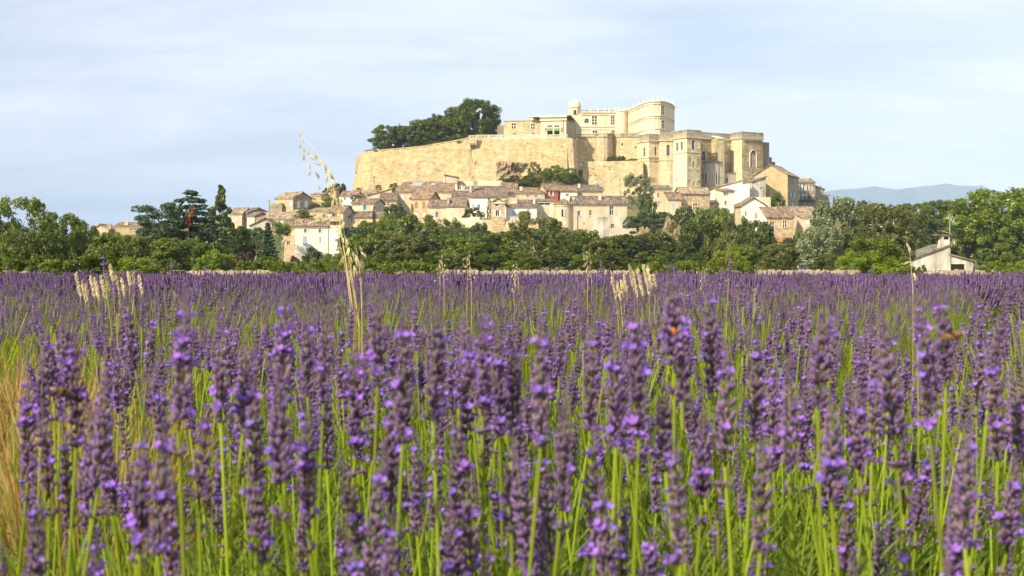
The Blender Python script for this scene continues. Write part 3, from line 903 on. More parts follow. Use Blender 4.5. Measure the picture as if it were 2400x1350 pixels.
def finial(root, x, y, z, hh=1.1, mat='palace_trim'):
    m = MB()
    m.box(x - .2, x + .2, y - .2, y + .2, z, z + .35)
    m.lathe(x, y, [(.16, z + .35), (.20, z + .5), (.08, z + .62), (.13, z + .8), (.06, z + .95), (0, z + hh)], 8)
    link('finial', m.mesh('finial', MAT[mat]), root, Matrix())


for px in (1384, 1401, 1417, 1427, 1441, 1449):
    q = P(px, 261, 365.6); finial(castle, q.x, q.y, q.z, 1.15)
# stair turret
c = P(1456, 335, 366.2)
zt_ = ZP(259, 366)
m = MB(); m.lathe(c.x, c.y, [(1.75, c.z - 2), (1.75, zt_ - .5), (1.95, zt_ - .45), (1.95, zt_ - .1), (1.8, zt_), (0, zt_)], 20)
tur = link('stair_turret', m.mesh('stair_turret', MAT['palace_stone'], False), castle, Matrix())
for px, py in ((1461, 275), (1461.7, 290), (1462, 305)):
    q = P(px, py, 364.7); m = MB(); m.box(q.x - .24, q.x + .24, q.y - .05, q.y + .4, q.z - .27, q.z + .27)
    wd = link('window', m.mesh('window', MAT['glass_dark']), castle, Matrix())
    m = MB(); m.box(q.x - .33, q.x + .33, q.y - .1, q.y - .052, q.z - .36, q.z - .27); m.box(q.x - .33, q.x + .33, q.y - .1, q.y - .052, q.z + .27, q.z + .36)
    m.box(q.x - .33, q.x - .24, q.y - .1, q.y - .052, q.z - .27, q.z + .27); m.box(q.x + .24, q.x + .33, q.y - .1, q.y - .052, q.z - .27, q.z + .27)
    link('frame', m.mesh('frame', MAT['frame_stone']), wd, Matrix())
for px in (1444, 1452, 1463):
    q = P(px, 258.5, 365); finial(castle, q.x, q.y, zt_, 1.3)
# right wing coming forward, with its rounded end
ztop, zbase = ZP(238, 348), 35.6
plan = [(1471, 366), (1486, 359.5), (1500, 353.5), (1511, 349), (1522, 346.6), (1534, 345.6), (1547, 345.8), (1559, 347.4), (1569, 350.4), (1576, 354.5), (1579.5, 359), (1577, 366), (1560, 372), (1471, 378)]
pw = [((px - 1200) / F * D, D) for px, D in plan]


def prism(name, pts, z0, z1, mat, grow=0.0, root=castle, cap=True):
    cx = sum(p[0] for p in pts) / len(pts); cy = sum(p[1] for p in pts) / len(pts)
    q = []
    for x, y in pts:
        d = Vector((x - cx, y - cy)).normalized() * grow
        q.append((x + d.x, y + d.y))
    m = MB()
    n = len(q)
    for i in range(n):
        j = (i + 1) % n
        m.poly([(*q[i], z0), (*q[j], z0), (*q[j], z1), (*q[i], z1)])
    if cap:
        m.poly([(*p, z1) for p in q]); m.poly([(*p, z0) for p in q][::-1])
    return link(name, m.mesh(name, MAT[mat]), root, Matrix())


prism('wall', pw, zbase, ztop, 'palace_stone')
for py, t, g in ((240, .3, .45), (245, .35, .28), (273, .3, .30), (278, .25, .22), (303, .3, .2)):
    zz = ZP(py, 348); prism('cornice', pw, zz - t / 2, zz + t / 2, 'palace_trim', g)
for i in range(10):                          # pilasters on the long side and the round end
    f = i / 9
    seg = pw[:11]
    t = f * (len(seg) - 1.001); k = int(t); a, b = Vector(seg[k]), Vector(seg[k + 1]); q = a.lerp(b, t - k); d = (b - a).normalized(); nrm = Vector((d.y, -d.x))
    if 6.2 < t < 7.6: continue
    for z0, z1 in ((ZP(272, 348), ZP(247, 348)), (ZP(302, 348), ZP(280, 348))):
        m = MB(); m.obox(Vector((q.x, q.y, 0)), Vector((d.x, d.y, 0)), Vector((nrm.x, nrm.y, 0)), -.22, .22, -.05, .14, z0, z1)
        link('pilaster', m.mesh('pilaster', MAT['palace_trim']), castle, Matrix())
for i in range(13):
    f = i / 12; seg = pw[:12]; t = f * (len(seg) - 1.001); k = int(t); q = Vector(seg[k]).lerp(Vector(seg[k + 1]), t - k)
    finial(castle, q.x, q.y + .1, ztop, .95 if i < 7 else 1.1)
for (px, py, wp, hp) in ((1552, 258, 11, 21), (1553, 293, 11, 21)):
    q = P(px, py, 346.3)
    a = Vector(pw[6]); b = Vector(pw[7]); d = (b - a).normalized(); nrm = Vector((d.y, -d.x, 0)); U = Vector((d.x, d.y, 0))
    t = (q.x - a.x) / d.x
    O = Vector((a.x + d.x * t, a.y + d.y * t, q.z))
    w2, h2 = wp * 346 / F / 2, hp * 346 / F / 2
    m = MB(); m.obox(O, U, nrm, -w2, w2, -.2, .02, -h2, h2)
    wd = link('window', m.mesh('window', MAT['glass_dark']), castle, Matrix())
    m = MB()
    m.obox(O, U, nrm, -.1, .1, .02, .14, -h2, h2)
    for zz in (-h2 / 3, h2 / 3): m.obox(O, U, nrm, -w2, -.1, .02, .13, zz - .09, zz + .09); m.obox(O, U, nrm, .1, w2, .02, .13, zz - .09, zz + .09)
    m.obox(O, U, nrm, -w2 - .2, -w2, .0, .2, -h2 - .1, h2 + .1); m.obox(O, U, nrm, w2, w2 + .2, .0, .2, -h2 - .1, h2 + .1); m.obox(O, U, nrm, -w2, w2, .0, .2, h2, h2 + .15); m.obox(O, U, nrm, -w2, w2, .0, .22, -h2 - .15, -h2)
    link('mullion', m.mesh('mullion', MAT['frame_stone']), wd, Matrix())

# ------------------------------------------------------------------ the collegiate church below the castle
church = empty('church', P(1650, 440, 332))
tag(church, 'tall buttressed stone church with bell tower whose roof carries a balustraded terrace', 'church')
HC = lambda *a, **k: House(*a, into=church, anchor=False, cornice=False, roof='flat', **k)


def crown(h, mat='parapet_grey', band=1.1, rail=True, fronts=('F', 'L', 'R'), bh=.95):
    """dark weathered band and balustrade round the top of a tower"""
    m = MB(); g = .14
    m.box(-h.w / 2 - g, h.w / 2 + g, -h.d / 2 - g, h.d / 2 + g, h.h - band, h.h + .02); h.add('parapet', m, mat)
    m = MB(); m.box(-h.w / 2 - .3, h.w / 2 + .3, -h.d / 2 - .3, h.d / 2 + .3, h.h - band - .22, h.h - band - .003); h.add('string_course', m, 'church_stone')
    if rail:
        for fk in fronts:
            O, U, N, W = h.faces[fk]
            a, b = h.M @ (O + ZUP * (h.h + .02)), h.M @ (O + U * W + ZUP * (h.h + .02))
            balustrade(church, a, b, bh, .34, mat)


def belt(h, fk, px, py, t=.25, pr=.16, mat='church_stone', nm='string_course'):
    u, z, Dq, fs = h.onface(fk, px, py)
    m = MB(); m.box(-h.w / 2 - pr, h.w / 2 + pr, -h.d / 2 - pr, h.d / 2 + pr, z - t / 2, z + t / 2); h.add(nm, m, mat)


# polygonal left tower: wide upper stage, narrower shaft
h = HC('', '', 1521, 1546, 327.5, 322, 372, yaw=30, lpx=1494, wall='church_stone', found=.5,
       win=[(1537, 354, 5, 21, 'arch')], lwin=[(1510, 356, 5, 22, 'arch')])
crown(h, band=.8)
belt(h, 'F', 1530, 368, .4, .22)
h = HC('', '', 1521, 1546, 327.7, 367, 442, yaw=30, lpx=1506, wall='church_stone')
# wall between the towers
h = HC('', '', 1546, 1574.5, 327, 322, 442, yaw=0, depth=6, wall='church_stone', win=[(1566, 352, 8, 26, 'arch')])
crown(h, band=.7, fronts=('F',))
belt(h, 'F', 1560, 375, .3)
# bell tower
h = HC('', '', 1610, 1642, 322, 312, 442, yaw=30, lpx=1573, wall='church_stone', side_wall='palace_stone',
       win=[(1625, 340, 7, 22, 'arch'), (1626, 386, 5, 14, 'dark'), (1627, 431, 4, 12, 'dark')],
       lwin=[(1587, 344, 5, 20, 'arch'), (1597.5, 342, 5, 20, 'arch'), (1586, 424, 3, 9, 'dark'), (1574.6, 437, 4, 15, 'door:sh_orange')])
crown(h, band=.9, bh=.9)
belt(h, 'F', 1625, 357, .25)
for py in (330, 352, 368, 376, 385, 400, 412, 424):      # patches of bare coursed stone on the plastered face
    u, z, Dq, fs = h.onface('F', 1625, py)
    rr = random.random()
    for a, b in ((-h.w / 2 + .15, -h.w / 2 + .5 + rr * .9), (h.w / 2 - .4 - rr * .9, h.w / 2 - .12)):
        m = MB(); m.box(a, b, -h.d / 2 - .03, -h.d / 2 + .05, z - .42, z + .38); h.add('bare_stone', m, 'church_stained')
# nave wall with buttress and round chapel
nave = HC('', '', 1642, 1742, 330, 318, 440, yaw=30, depth=10, wall='church_stained', win=[(1649, 366, 9, 22, 'arch')])
crown(nave, band=.6, fronts=('F',))
h = HC('', '', 1682, 1698, 329.5, 324, 440, yaw=30, lpx=1664.5, wall='church_stone', side_wall='church_stained')  # flank shade painted in with the darker stained stone
m = MB(); m.slab([(-h.w / 2 - .1, -h.d / 2 - .1, h.h + .05), (h.w / 2 + .1, -h.d / 2 - .1, h.h + .05), (h.w / 2 + .1, h.d / 2, h.h + 1.0), (-h.w / 2 - .1, h.d / 2, h.h + 1.0)], .2); h.add('weathering', m, 'palace_trim')
q = P(1668, 440, 331.5)
zt_ = ZP(379, 329)
m = MB(); m.lathe(q.x, q.y, [(2.55, q.z - 3), (2.5, zt_)], 20); link('chapel_wall', m.mesh('chapel_wall', MAT['plaster_grey']), church, Matrix())
m = MB(); m.lathe(q.x, q.y, [(2.8, zt_ - .1), (2.85, zt_ + .05), (1.4, zt_ + .5), (0, zt_ + .75)], 20); link('chapel_roof', m.mesh('chapel_roof', MAT['church_dark']), church, Matrix())
for px in (1655.5, 1678.5):
    x = (px - 1200) / F * 329.3
    dx = x - q.x
    ang = math.asin(max(-.95, min(.95, dx / 2.5)))
    N = Vector((math.sin(ang), -math.cos(ang), 0)); U = Vector((math.cos(ang), math.sin(ang), 0))
    O = Vector((q.x, q.y, 0)) + N * 2.53
    z0, z1 = ZP(429, 329), ZP(405, 329)
    m = MB()
    w2 = .32
    pts = [(-w2, z0), (w2, z0)] + [(w2 * math.cos(t), z1 - .5 + .5 * math.sin(t)) for t in [math.pi * i / 8 for i in range(9)]]
    m.poly([O + U * a + ZUP * b for a, b in pts])
    wd = link('window', m.mesh('window', MAT['glass_dark']), church, Matrix())
    m = MB(); pp = pts + [pts[0]]
    m.tube([O + U * a + ZUP * b + N * .02 for a, b in pp], [.09] * len(pp), 4); link('frame', m.mesh('frame', MAT['frame_stone']), wd, Matrix())
h = HC('', '', 1699, 1739, 331.5, 404, 440, yaw=25, depth=4.5, wall='plaster_grey', win=[(1703.5, 423, 4.5, 12, 'arch')])
m = MB(); m.slab([(-h.w / 2 - .2, -h.d / 2 - .2, h.h + .05), (h.w / 2, -h.d / 2 - .2, h.h + .05), (h.w / 2, h.d / 2, h.h + .5), (-h.w / 2 - .2, h.d / 2, h.h + .5)], .15); h.add('roof', m, 'church_dark')
# great east tower with traceried window
h = HC('', '', 1739, 1788, 331, 317, 440, yaw=30, lpx=1713, wall='church_stained', side_wall='church_stone', win=[(1765, 372, 14, 39, 'tracery'), (1766, 405, 4, 8, 'dark')])  # dim front and lit left face painted as darker and paler stone
crown(h, band=.6)
u, z, Dq, fs = h.onface('F', 1765, 327)
for i in range(12):
    m = MB(); x = -h.w / 2 + .4 + i * (h.w - .8) / 11
    m.box(x - .1, x + .1, -h.d / 2 - .45, -h.d / 2 - .003, z - .3, z + .1); h.add('corbel', m, 'church_stone')
m = MB(); m.box(-h.w / 2, h.w / 2, -h.d / 2 - .5, -h.d / 2 - .003, z + .1, z + .3); h.add('string_course', m, 'church_stone')
u, z, Dq, fs = h.onface('F', 1765, 372)
m = MB()
hw, hh = 14 * 333 / F / fs / 2 + .12, 39 * 333 / F / 2
pts = [(-hw, -hh), (-hw, hh - 1.3)] + [(-hw * math.cos(t), hh - 1.3 + 1.4 * math.sin(t)) for t in [math.pi * i / 10 for i in range(1, 10)]] + [(hw, hh - 1.3), (hw, -hh)]
m.tube([(u - h.w / 2 + a, -h.d / 2 - .03, z + b) for a, b in pts], [.16] * len(pts), 5); h.add('window_surround', m, 'frame_stone')
HC('', '', 1788, 1803, 335.5, 333, 440, yaw=30, depth=5, wall='church_dark')
HC('', '', 1802, 1809, 337, 368, 440, yaw=30, depth=3, wall='church_dark')
HC('', '', 1808, 1817, 338, 379, 440, yaw=30, depth=3, wall='church_dark')

# ------------------------------------------------------------------ the village houses (left to right, top to bottom)
# far left roofs beyond the trees
House('house', 'low house with orange tiled gable roof seen between the trees far at the left', 214, 254, 300, 538, 562, 8, roof='gy', rise=1.1, wall='plaster_cream', tile='tile_pale',
      chim=[(257, 524, 537, 9, .2, 'plaster_ochre', 2)], rwin=[])
House('house', 'tan house with pale chimney stack and row of tiny windows left of the pine', 270, 334, 302, 530, 566, 9, roof='gx', rise=.8, wall='plaster_ochre', tile='tile_warm',
      win=[(308, 538, 5, 5, 'dark'), (316, 538, 5, 5, 'dark'), (324, 538, 5, 5, 'dark')], chim=[(297, 517, 531, 8, .1, 'plaster_cream', 0)])
House('house', 'small tiled house showing between pine trunk and cedar', 322, 362, 285, 556, 590, 7, roof='gx', rise=1.2, wall='plaster_cream', tile='tile_red', win=[(345, 572, 6, 9, 'dark')])
# left flank
House('house', 'cream end house of the village right of the poplar', 538, 567, 290, 501, 540, 8, yaw=-8, roof='gx', rise=1.3, wall='plaster_cream', tile='tile_pale', win=[(552, 514, 5, 9, 'closed:sh_white')])
House('house', 'long narrow barn with lit cream end and shaded stone flank', 565, 580, 292, 499, 540, 17, yaw=-40, roof='gx', rise=1.0, wall='plaster_cream', side_wall='stone_grey', tile='tile_grey', rpx=634,  # flank's shade is painted in by the grey stone
      win=[(572, 516, 4, 8, 'dark')], rwin=[(600, 492, 3, 5, 'dark'), (615, 488, 3, 5, 'dark')])
House('house', 'low cream lean-to standing before the long narrow barn', 579, 597, 284, 507, 540, 12, yaw=-38, roof='gx', rise=.7, wall='plaster_pale', side_wall='stone_grey', tile='tile_grey', rpx=631,  # right side darkened in colour for its shade
      win=[(588, 518, 5, 8, 'closed:sh_white')])
House('house', 'roofless dark stone block behind a lamp pole beside the long barn', 631, 661, 303, 477, 510, 7, yaw=-6, roof='flat', wall='stone_grey', win=[(648, 487, 3.5, 6, 'dark')])
House('house', 'square stone house with gable and two tall white shutters on its shaded side', 646, 687, 306, 466, 505, 8, yaw=-40, roof='gx', rise=1.35, wall='stone_house', side_wall='stone_grey', tile='tile_pale', rpx=731,  # gable side uses darker stone as painted shade
      win=[(662, 483, 6, 15, 'dark'), (681, 477, 6, 10, 'closed:sh_white')], rwin=[(700, 479, 8, 16, 'closed:sh_white'), (718, 478, 8, 15, 'closed:sh_white')], chim=[(669, 452, 463, 5, .3, 'plaster_cream', 1)])
House('house', 'house under a broad brown pitched roof below the square stone house', 600, 690, 282, 514, 540, 9, yaw=-14, roof='gx', rise=1.5, wall='plaster_pale', tile='tile_pale',
      win=[(655, 520, 4, 6, 'dark'), (668, 520, 4, 6, 'dark')])
House('house', 'wide low gabled house above the umbrella pine', 586, 655, 272, 529, 552, 9, roof='gy', rise=1.4, wall='plaster_grey', tile='tile_grey')
House('house', 'ochre stone house with one small square window beside the square stone house', 729, 753, 308, 457, 500, 9, yaw=-6, roof='gx', rise=.5, wall='stone_house', tile='tile_pale', win=[(738, 467, 4, 5, 'dark')])
House('house', 'ochre shed wall behind the drooping wild oat', 766, 788, 314, 450, 480, 6, roof='monoR', rise=.7, wall='plaster_ochre', tile='tile_pale')
House('house', 'tiny white cottage with one window amid creeper', 686, 702, 286, 500, 520, 5, roof='gx', rise=.7, wall='plaster_white', tile='tile_pale', win=[(694, 503, 4, 5, 'dark')])
House('house', 'stone house with a shed roof and a single tall window left of the balcony house', 726, 768, 284, 495, 535, 8, yaw=-5, roof='mono', rise=1.0, wall='stone_house', tile='tile_pale',
      win=[(760, 507, 6, 9, 'dark'), (738, 505, 4, 5, 'dark')], chim=[(715, 505, 515, 4, .1, 'plaster_cream', 1)])
h = House('house', 'cream balcony house with gable shaded on its right', 768, 804, 280, 498, 540, 9, yaw=-22, roof='gx', rise=1.35, wall='plaster_cream', side_wall='plaster_grey', tile='tile_warm', rpx=830,  # right gable's shade put into the grey plaster
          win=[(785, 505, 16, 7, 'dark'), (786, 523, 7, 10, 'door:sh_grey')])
u, z, Dq, fs = h.onface('F', 786, 517)
m = MB(); m.box(-h.w / 2 + .3, h.w / 2 - .3, -h.d / 2 - 1.1, -h.d / 2 - .003, z - .15, z); bal = h.add('balcony', m, 'frame_stone')
m = MB()
for i in range(14): x = -h.w / 2 + .35 + i * (h.w - .7) / 13; m.box(x - .03, x + .03, -h.d / 2 - 1.08, -h.d / 2 - 1.02, z, z + .85)
m.box(-h.w / 2 + .3, h.w / 2 - .3, -h.d / 2 - 1.1, -h.d / 2 - 1.0, z + .85, z + .92); h.add('railing', m, 'iron', bal)
House('house', 'small white house under a long low roof at the foot of the rampart corner', 799, 836, 308, 459, 480, 7, yaw=-5, roof='gx', rise=1.1, wall='plaster_white', tile='tile_warm', win=[(808, 466, 4, 7, 'dark'), (822, 464, 4, 6, 'dark')])
House('house', 'long low tiled house just below the rampart corner', 822, 876, 312, 454, 475, 8, yaw=-4, roof='gx', rise=.9, wall='plaster_cream', tile='tile_pale', win=[(858, 463, 5, 6, 'dark'), (865, 463, 4, 6, 'dark')])
House('house', 'cream house with a tilted roof rising to the right under the rampart', 862, 918, 306, 458, 490, 7, roof='monoR', rise=1.6, wall='plaster_cream', tile='tile_pale')
House('house', 'cream house with pale blue shutters and shaded right gable behind the cypress', 826, 879, 291, 478, 505, 8, yaw=-20, roof='gx', rise=1.0, wall='plaster_cream', side_wall='plaster_grey', tile='tile_brown', rpx=901,  # grey plaster paints the shade of the right gable
      win=[(855, 487, 6.5, 12, 'open:sh_blue')], chim=[(839, 466, 474, 3, .3)])
House('house', 'long stone house with white shutters beside the cypress', 806, 895, 281, 509, 556, 8, yaw=-10, roof='gx', rise=1.05, wall='stone_house', side_wall='stone_grey', tile='tile_brown', rpx=907,  # dark right gable: shade painted in with grey stone
      win=[(824, 517, 4.5, 10, 'open:sh_white'), (827, 537, 5, 10, 'open:sh_white'), (856, 530, 4, 8, 'dark')])
# the white house at the bottom left
h = House('house', 'large white house with pale blue shutters at the foot of the village', 692, 769, 235, 530, 613, 9, yaw=8, roof='gx', rise=1.25, wall='plaster_white', tile='tile_warm',
          win=[(716, 541, 6, 9, 'open:sh_white'), (750, 541, 6, 9, 'open:sh_white'), (715, 563, 10, 17, 'closed:sh_blue'), (751, 562, 4.5, 14, 'closed:sh_blue')],
          chim=[(706, 512, 524, 6, .3, 'plaster_cream', 1)])
m = MB(); m.box(-h.w / 2 - .12, h.w / 2 + .12, -h.d / 2 - .12, -h.d / 2 - .003, -1, ZP(592, 235) - h.zb); h.add('plinth', m, 'plaster_grey')
House('house', 'tall rough stone annex with dark windows left of the large white house', 661, 692, 236.5, 533, 616, 7, yaw=-3, roof='gx', rise=1.25, wall='stone_house', tile='tile_brown',
      win=[(677, 543, 6, 11, 'dark'), (676, 570, 7, 11, 'dark'), (664, 573, 3, 9, 'dark')])
House('house', 'flat topped white annex right of the large white house', 769, 806, 236, 536, 608, 7, roof='flat', wall='plaster_white', win=[(789, 563, 7, 5, 'dark'), (781, 578, 6, 9, 'closed:sh_white')])
# below the rampart, centre left
h = House('house', 'largest tiled roof with two grey roof panels right under the rampart', 928, 1058, 306, 451, 500, 11, yaw=-6, roof='mono', rise=3.1, wall='plaster_cream', side_wall='plaster_grey', tile='tile_warm',  # shaded right gable painted in grey plaster
          win=[(942, 462, 6, 14, 'closed:sh_white'), (945, 487, 9, 12, 'closed:sh_white'), (1037, 453, 5, 5, 'closed:sh_white')], cornice=True)
for a, b, y0, y1 in ((951, 976, .55, .92), (997, 1008, .6, .85), ):
    m = MB()
    xa, xb = h.onface('F', a, 450)[0] - h.w / 2, h.onface('F', b, 450)[0] - h.w / 2
    zz = lambda f: h.h + 3.1 * f + .26
    m.slab([(xa, -h.d / 2 + y0 * h.d, zz(y0)), (xb, -h.d / 2 + y0 * h.d, zz(y0)), (xb, -h.d / 2 + y1 * h.d, zz(y1)), (xa, -h.d / 2 + y1 * h.d, zz(y1))], .05)
    h.add('roof_panel', m, 'panel_grey', h.roof)
h.chimney(1041, 411, 425, 4, .9, 'plaster_pale', 1)
House('house', 'small house with one orange shuttered window left of the largest roof', 893, 930, 300, 470, 500, 8, yaw=6, roof='gx', rise=2.2, ridge=.8, wall='plaster_cream', tile='tile_brown', win=[(910, 477, 5, 8, 'closed:sh_orange')])
h = House('house', 'stone house with two tall brown shuttered windows and creeper on its corner', 962, 1008, 291, 466, 520, 8, yaw=-16, roof='gx', rise=1.65, wall='stone_house', side_wall='stone_grey', tile='tile_warm', rpx=1030,  # right gable's shade painted as greyer stone
          win=[(975.5, 481, 7.5, 16, 'closed:sh_brown'), (993.5, 481, 7.5, 16, 'closed:sh_brown'), (976, 504, 7, 9, 'closed:sh_white'), (994, 503, 7, 9, 'closed:sh_white')])
House('house', 'cream house with open pale blue shutters round a dark window', 1004, 1046, 281, 485, 535, 8, yaw=-4, roof='gx', rise=1.5, wall='plaster_cream', tile='tile_brown', win=[(1024, 503, 6, 13, 'open:sh_blue'), (1026, 488.5, 3, 2.5, 'dark')])
House('house', 'cream house with one narrow pale blue closed window above a garden wall', 1046, 1089, 280, 483, 540, 8, yaw=-7, roof='gx', rise=1.6, wall='plaster_cream', side_wall='plaster_pale', tile='tile_brown', win=[(1064, 504, 7, 12, 'closed:sh_blue'), (1063, 486.5, 3, 2.5, 'dark')],
      chim=[(1051, 464, 477, 5, .2, 'plaster_grey', 1)], rpx=1098)
House('house', 'small tiled house tucked behind the two cream houses', 1062, 1103, 297, 460, 490, 7, roof='gx', rise=1.15, wall='plaster_cream', tile='tile_brown')
h = House('house', 'white house under a large ribbed roof beside a vine terrace', 1102, 1188, 292, 462, 510, 10, yaw=2, roof='mono', rise=3.0, wall='plaster_white', tile='tile_brown', win=[(1109, 483, 5, 9, 'closed:sh_blue'), (1122, 484, 6.5, 9, 'closed:sh_deepblue')],
          chim=[(1115, 424, 437, 9, .6, 'stone_grey', 2), (1102.5, 434, 458, 4.5, .4, 'plaster_pale', 1)])
# long garden wall and glass lean-to high under the rampart
gw = empty('garden_wall', P(1125, 440, 316)); tag(gw, 'long pale retaining wall directly under the rampart behind the ribbed roof', 'wall')
strip('wall_body', [(1068, 425, 316), (1177, 423, 315)], [(1068, 445, 316), (1177, 445, 315)], 1.0, 'plaster_pale', gw, rows=3, sub=6, jit=.04, seed=21)
ANCH += [(P(1068, 440, 315).x, 315, ZP(440, 315)), (P(1177, 440, 315).x, 315, ZP(440, 315))]
House('house', 'grey rooftop hut with a white fan box above the largest roof', 1045, 1072, 314, 416, 440, 4, roof='monoL', rise=.5, wall='plaster_grey', tile='tile_grey', win=[(1048, 419, 5, 6, 'closed:sh_white')])
h = House('house', 'glass fronted lean-to between two white chimneys', 1070, 1103, 303, 436, 462, 5, roof='flat', wall='plaster_grey', win=[(1095, 439.5 + 2, 11, 8, 'teal'), (1077, 441, 9, 9, 'dark')], chim=[(1069, 430, 440, 3.4, .1, 'plaster_white', 0), (1082, 432, 440, 3.4, .1, 'plaster_white', 0)])
# centre
House('house', 'high tiled roof next to the ribbed roof under the grassy bank', 1176, 1212, 309, 441, 465, 8, roof='gx', rise=1.3, wall='plaster_cream', tile='tile_warm')
House('house', 'low house with two dark square windows and a white chimney left of the red house', 1190, 1277, 304, 453, 478, 9, yaw=3, roof='mono', rise=1.9, wall='plaster_cream', tile='tile_warm',
      win=[(1237, 459, 5, 6, 'dark'), (1256, 459, 5, 6, 'dark'), (1264, 459, 5, 6, 'closed:sh_white'), (1200, 458, 9, 5, 'closed:sh_white')], chim=[(1221, 436, 448, 5.5, .4, 'plaster_white', 1)])
House('house', 'red plastered house with white shutters', 1279, 1308, 305, 445, 478, 8, yaw=18, roof='gx', rise=1.5, wall='plaster_red', side_wall='plaster_ochre', tile='tile_warm', lpx=1262, win=[(1292, 453, 6, 12.5, 'open:sh_white')])
House('house', 'topmost small house with three little windows under the bastion', 1313, 1371, 323, 431, 455, 8, yaw=4, roof='gx', rise=1.6, wall='plaster_cream', tile='tile_grey',
      win=[(1326, 434, 6, 5, 'dark'), (1339, 434, 6, 5, 'dark'), (1350, 434, 6, 5, 'dark'), (1317, 437, 4, 6, 'closed:sh_white')])
House('house', 'white walled house with a small grey window right of the red house', 1314, 1353, 306, 448, 480, 8, yaw=6, roof='gx', rise=1.35, wall='plaster_white', tile='tile_warm', win=[(1330, 457, 7, 6, 'dark')],
      chim=[(1357, 429, 440, 4, .5, 'plaster_white', 1)])
h = House('house', 'cream house with a white ball and tanks on its roof edge', 1354, 1414, 308, 448, 480, 9, yaw=6, roof='gx', rise=1.55, wall='plaster_cream', tile='tile_brown', win=[(1361, 455, 7, 6, 'closed:sh_grey')], chim=[(1389, 430, 440, 4, .5, 'plaster_grey', 0)])
q = P(1397, 428, 312)
m = MB(); m.lathe(q.x, q.y, [(0.02, q.z - .45), (.35, q.z - .3), (.45, q.z), (.3, q.z + .32), (0, q.z + .4)], 12); m.tube([(q.x, q.y, q.z - 1.6), (q.x, q.y, q.z - .4)], [.08, .08], 6); link('white_ball', m.mesh('white_ball', MAT['sh_white'], True), h.root, Matrix())
m = MB(); q = P(1408, 433, 312); m.box(q.x - .4, q.x + .4, q.y - .4, q.y + .4, q.z - 1.2, q.z + .3); link('tank', m.mesh('tank', MAT['panel_grey']), h.root, Matrix())
gt = empty('terrace_railing', P(1432, 458, 300)); tag(gt, 'white railed roof terrace left of the leafy tree below the bastion', 'railing')
m = MB(); a, b = P(1415, 458, 300), P(1452, 458, 300); m.box(a.x, b.x, 300, 306, a.z - 3, a.z); link('terrace_slab', m.mesh('terrace_slab', MAT['plaster_grey']), gt, Matrix())
balustrade(gt, P(1415, 457.5, 300.2), P(1452, 457.5, 300.2), .95, .3, 'plaster_pale', 5)
h = House('house', 'house with pale blue shutters and a white balustraded balcony', 1188, 1258, 276, 485, 530, 8, yaw=2, roof='mono', rise=1.8, wall='plaster_white', tile='tile_brown',
          win=[(1204, 494, 8, 15, 'closed:sh_blue'), (1239, 492, 7, 13, 'closed:sh_blue')], chim=[(1202, 460, 476, 20, .4, 'plaster_cream', 0), (1252, 463, 474, 4, .4, 'plaster_white', 1)])
m = MB(); a, b = P(1186, 519, 273.2), P(1223, 519, 273.2); m.box(a.x, b.x, 273.0, 276.2, a.z - .3, a.z); link('balcony', m.mesh('balcony', MAT['frame_stone']), h.root, Matrix())
balustrade(h.root, P(1187, 519, 273.3), P(1222, 519, 273.3), 1.0, .28, 'frame_white', 30)
House('house', 'cream house with a wide teal glass band under its eave', 1258, 1299, 281, 472, 530, 8, yaw=3, roof='mono', rise=.8, wall='plaster_pale', tile='tile_grey', win=[(1276, 478, 27, 8, 'teal'), (1274, 501, 8, 12.5, 'closed:sh_blue')])
h = House('house', 'narrow tower house with a little pediment gable and white shutters', 1151, 1183, 272, 474, 545, 6, roof='gy', rise=.8, wall='stone_house', tile='tile_pale', win=[(1165, 481, 9, 8, 'dark'), (1166, 500, 9, 14, 'open:sh_white')])
m = MB(); m.box(-h.w / 2 - .2, h.w / 2 + .2, -h.d / 2 - .2, -h.d / 2 - .003, h.h - .3, h.h - .08); h.add('cornice', m, 'frame_stone')
gw2 = empty('gate_wall', P(1137, 543, 272)); tag(gw2, 'cream garden wall with dark arched gateway left of the tower house', 'wall')
hh = House('', '', 1124, 1151, 272.6, 515, 545, 1.0, roof='flat', wall='plaster_cream', win=[(1137, 533, 10, 16, 'gate')], into=gw2)
rw = empty('retaining_wall', P(1185, 543, 271)); tag(rw, 'rough stone retaining wall under the balustraded balcony', 'wall')
strip('wall_body', [(1183, 519, 272.4), (1262, 517, 272.4)], [(1183, 552, 271.6), (1262, 552, 271.6)], 2.5, 'stone_house', rw, rows=5, sub=10, seed=22)
rw = empty('retaining_wall', P(1100, 540, 275)); tag(rw, 'curved cream retaining wall below the hanging vine garden', 'wall')
strip('wall_body', [(1066, 514, 278), (1088, 511, 276), (1105, 509, 274.8), (1124, 508, 273.6)], [(1064, 552, 277), (1088, 552, 275), (1105, 552, 274), (1126, 552, 272.8)], 3, 'plaster_cream', rw, rows=4, sub=6, jit=.03, seed=23)
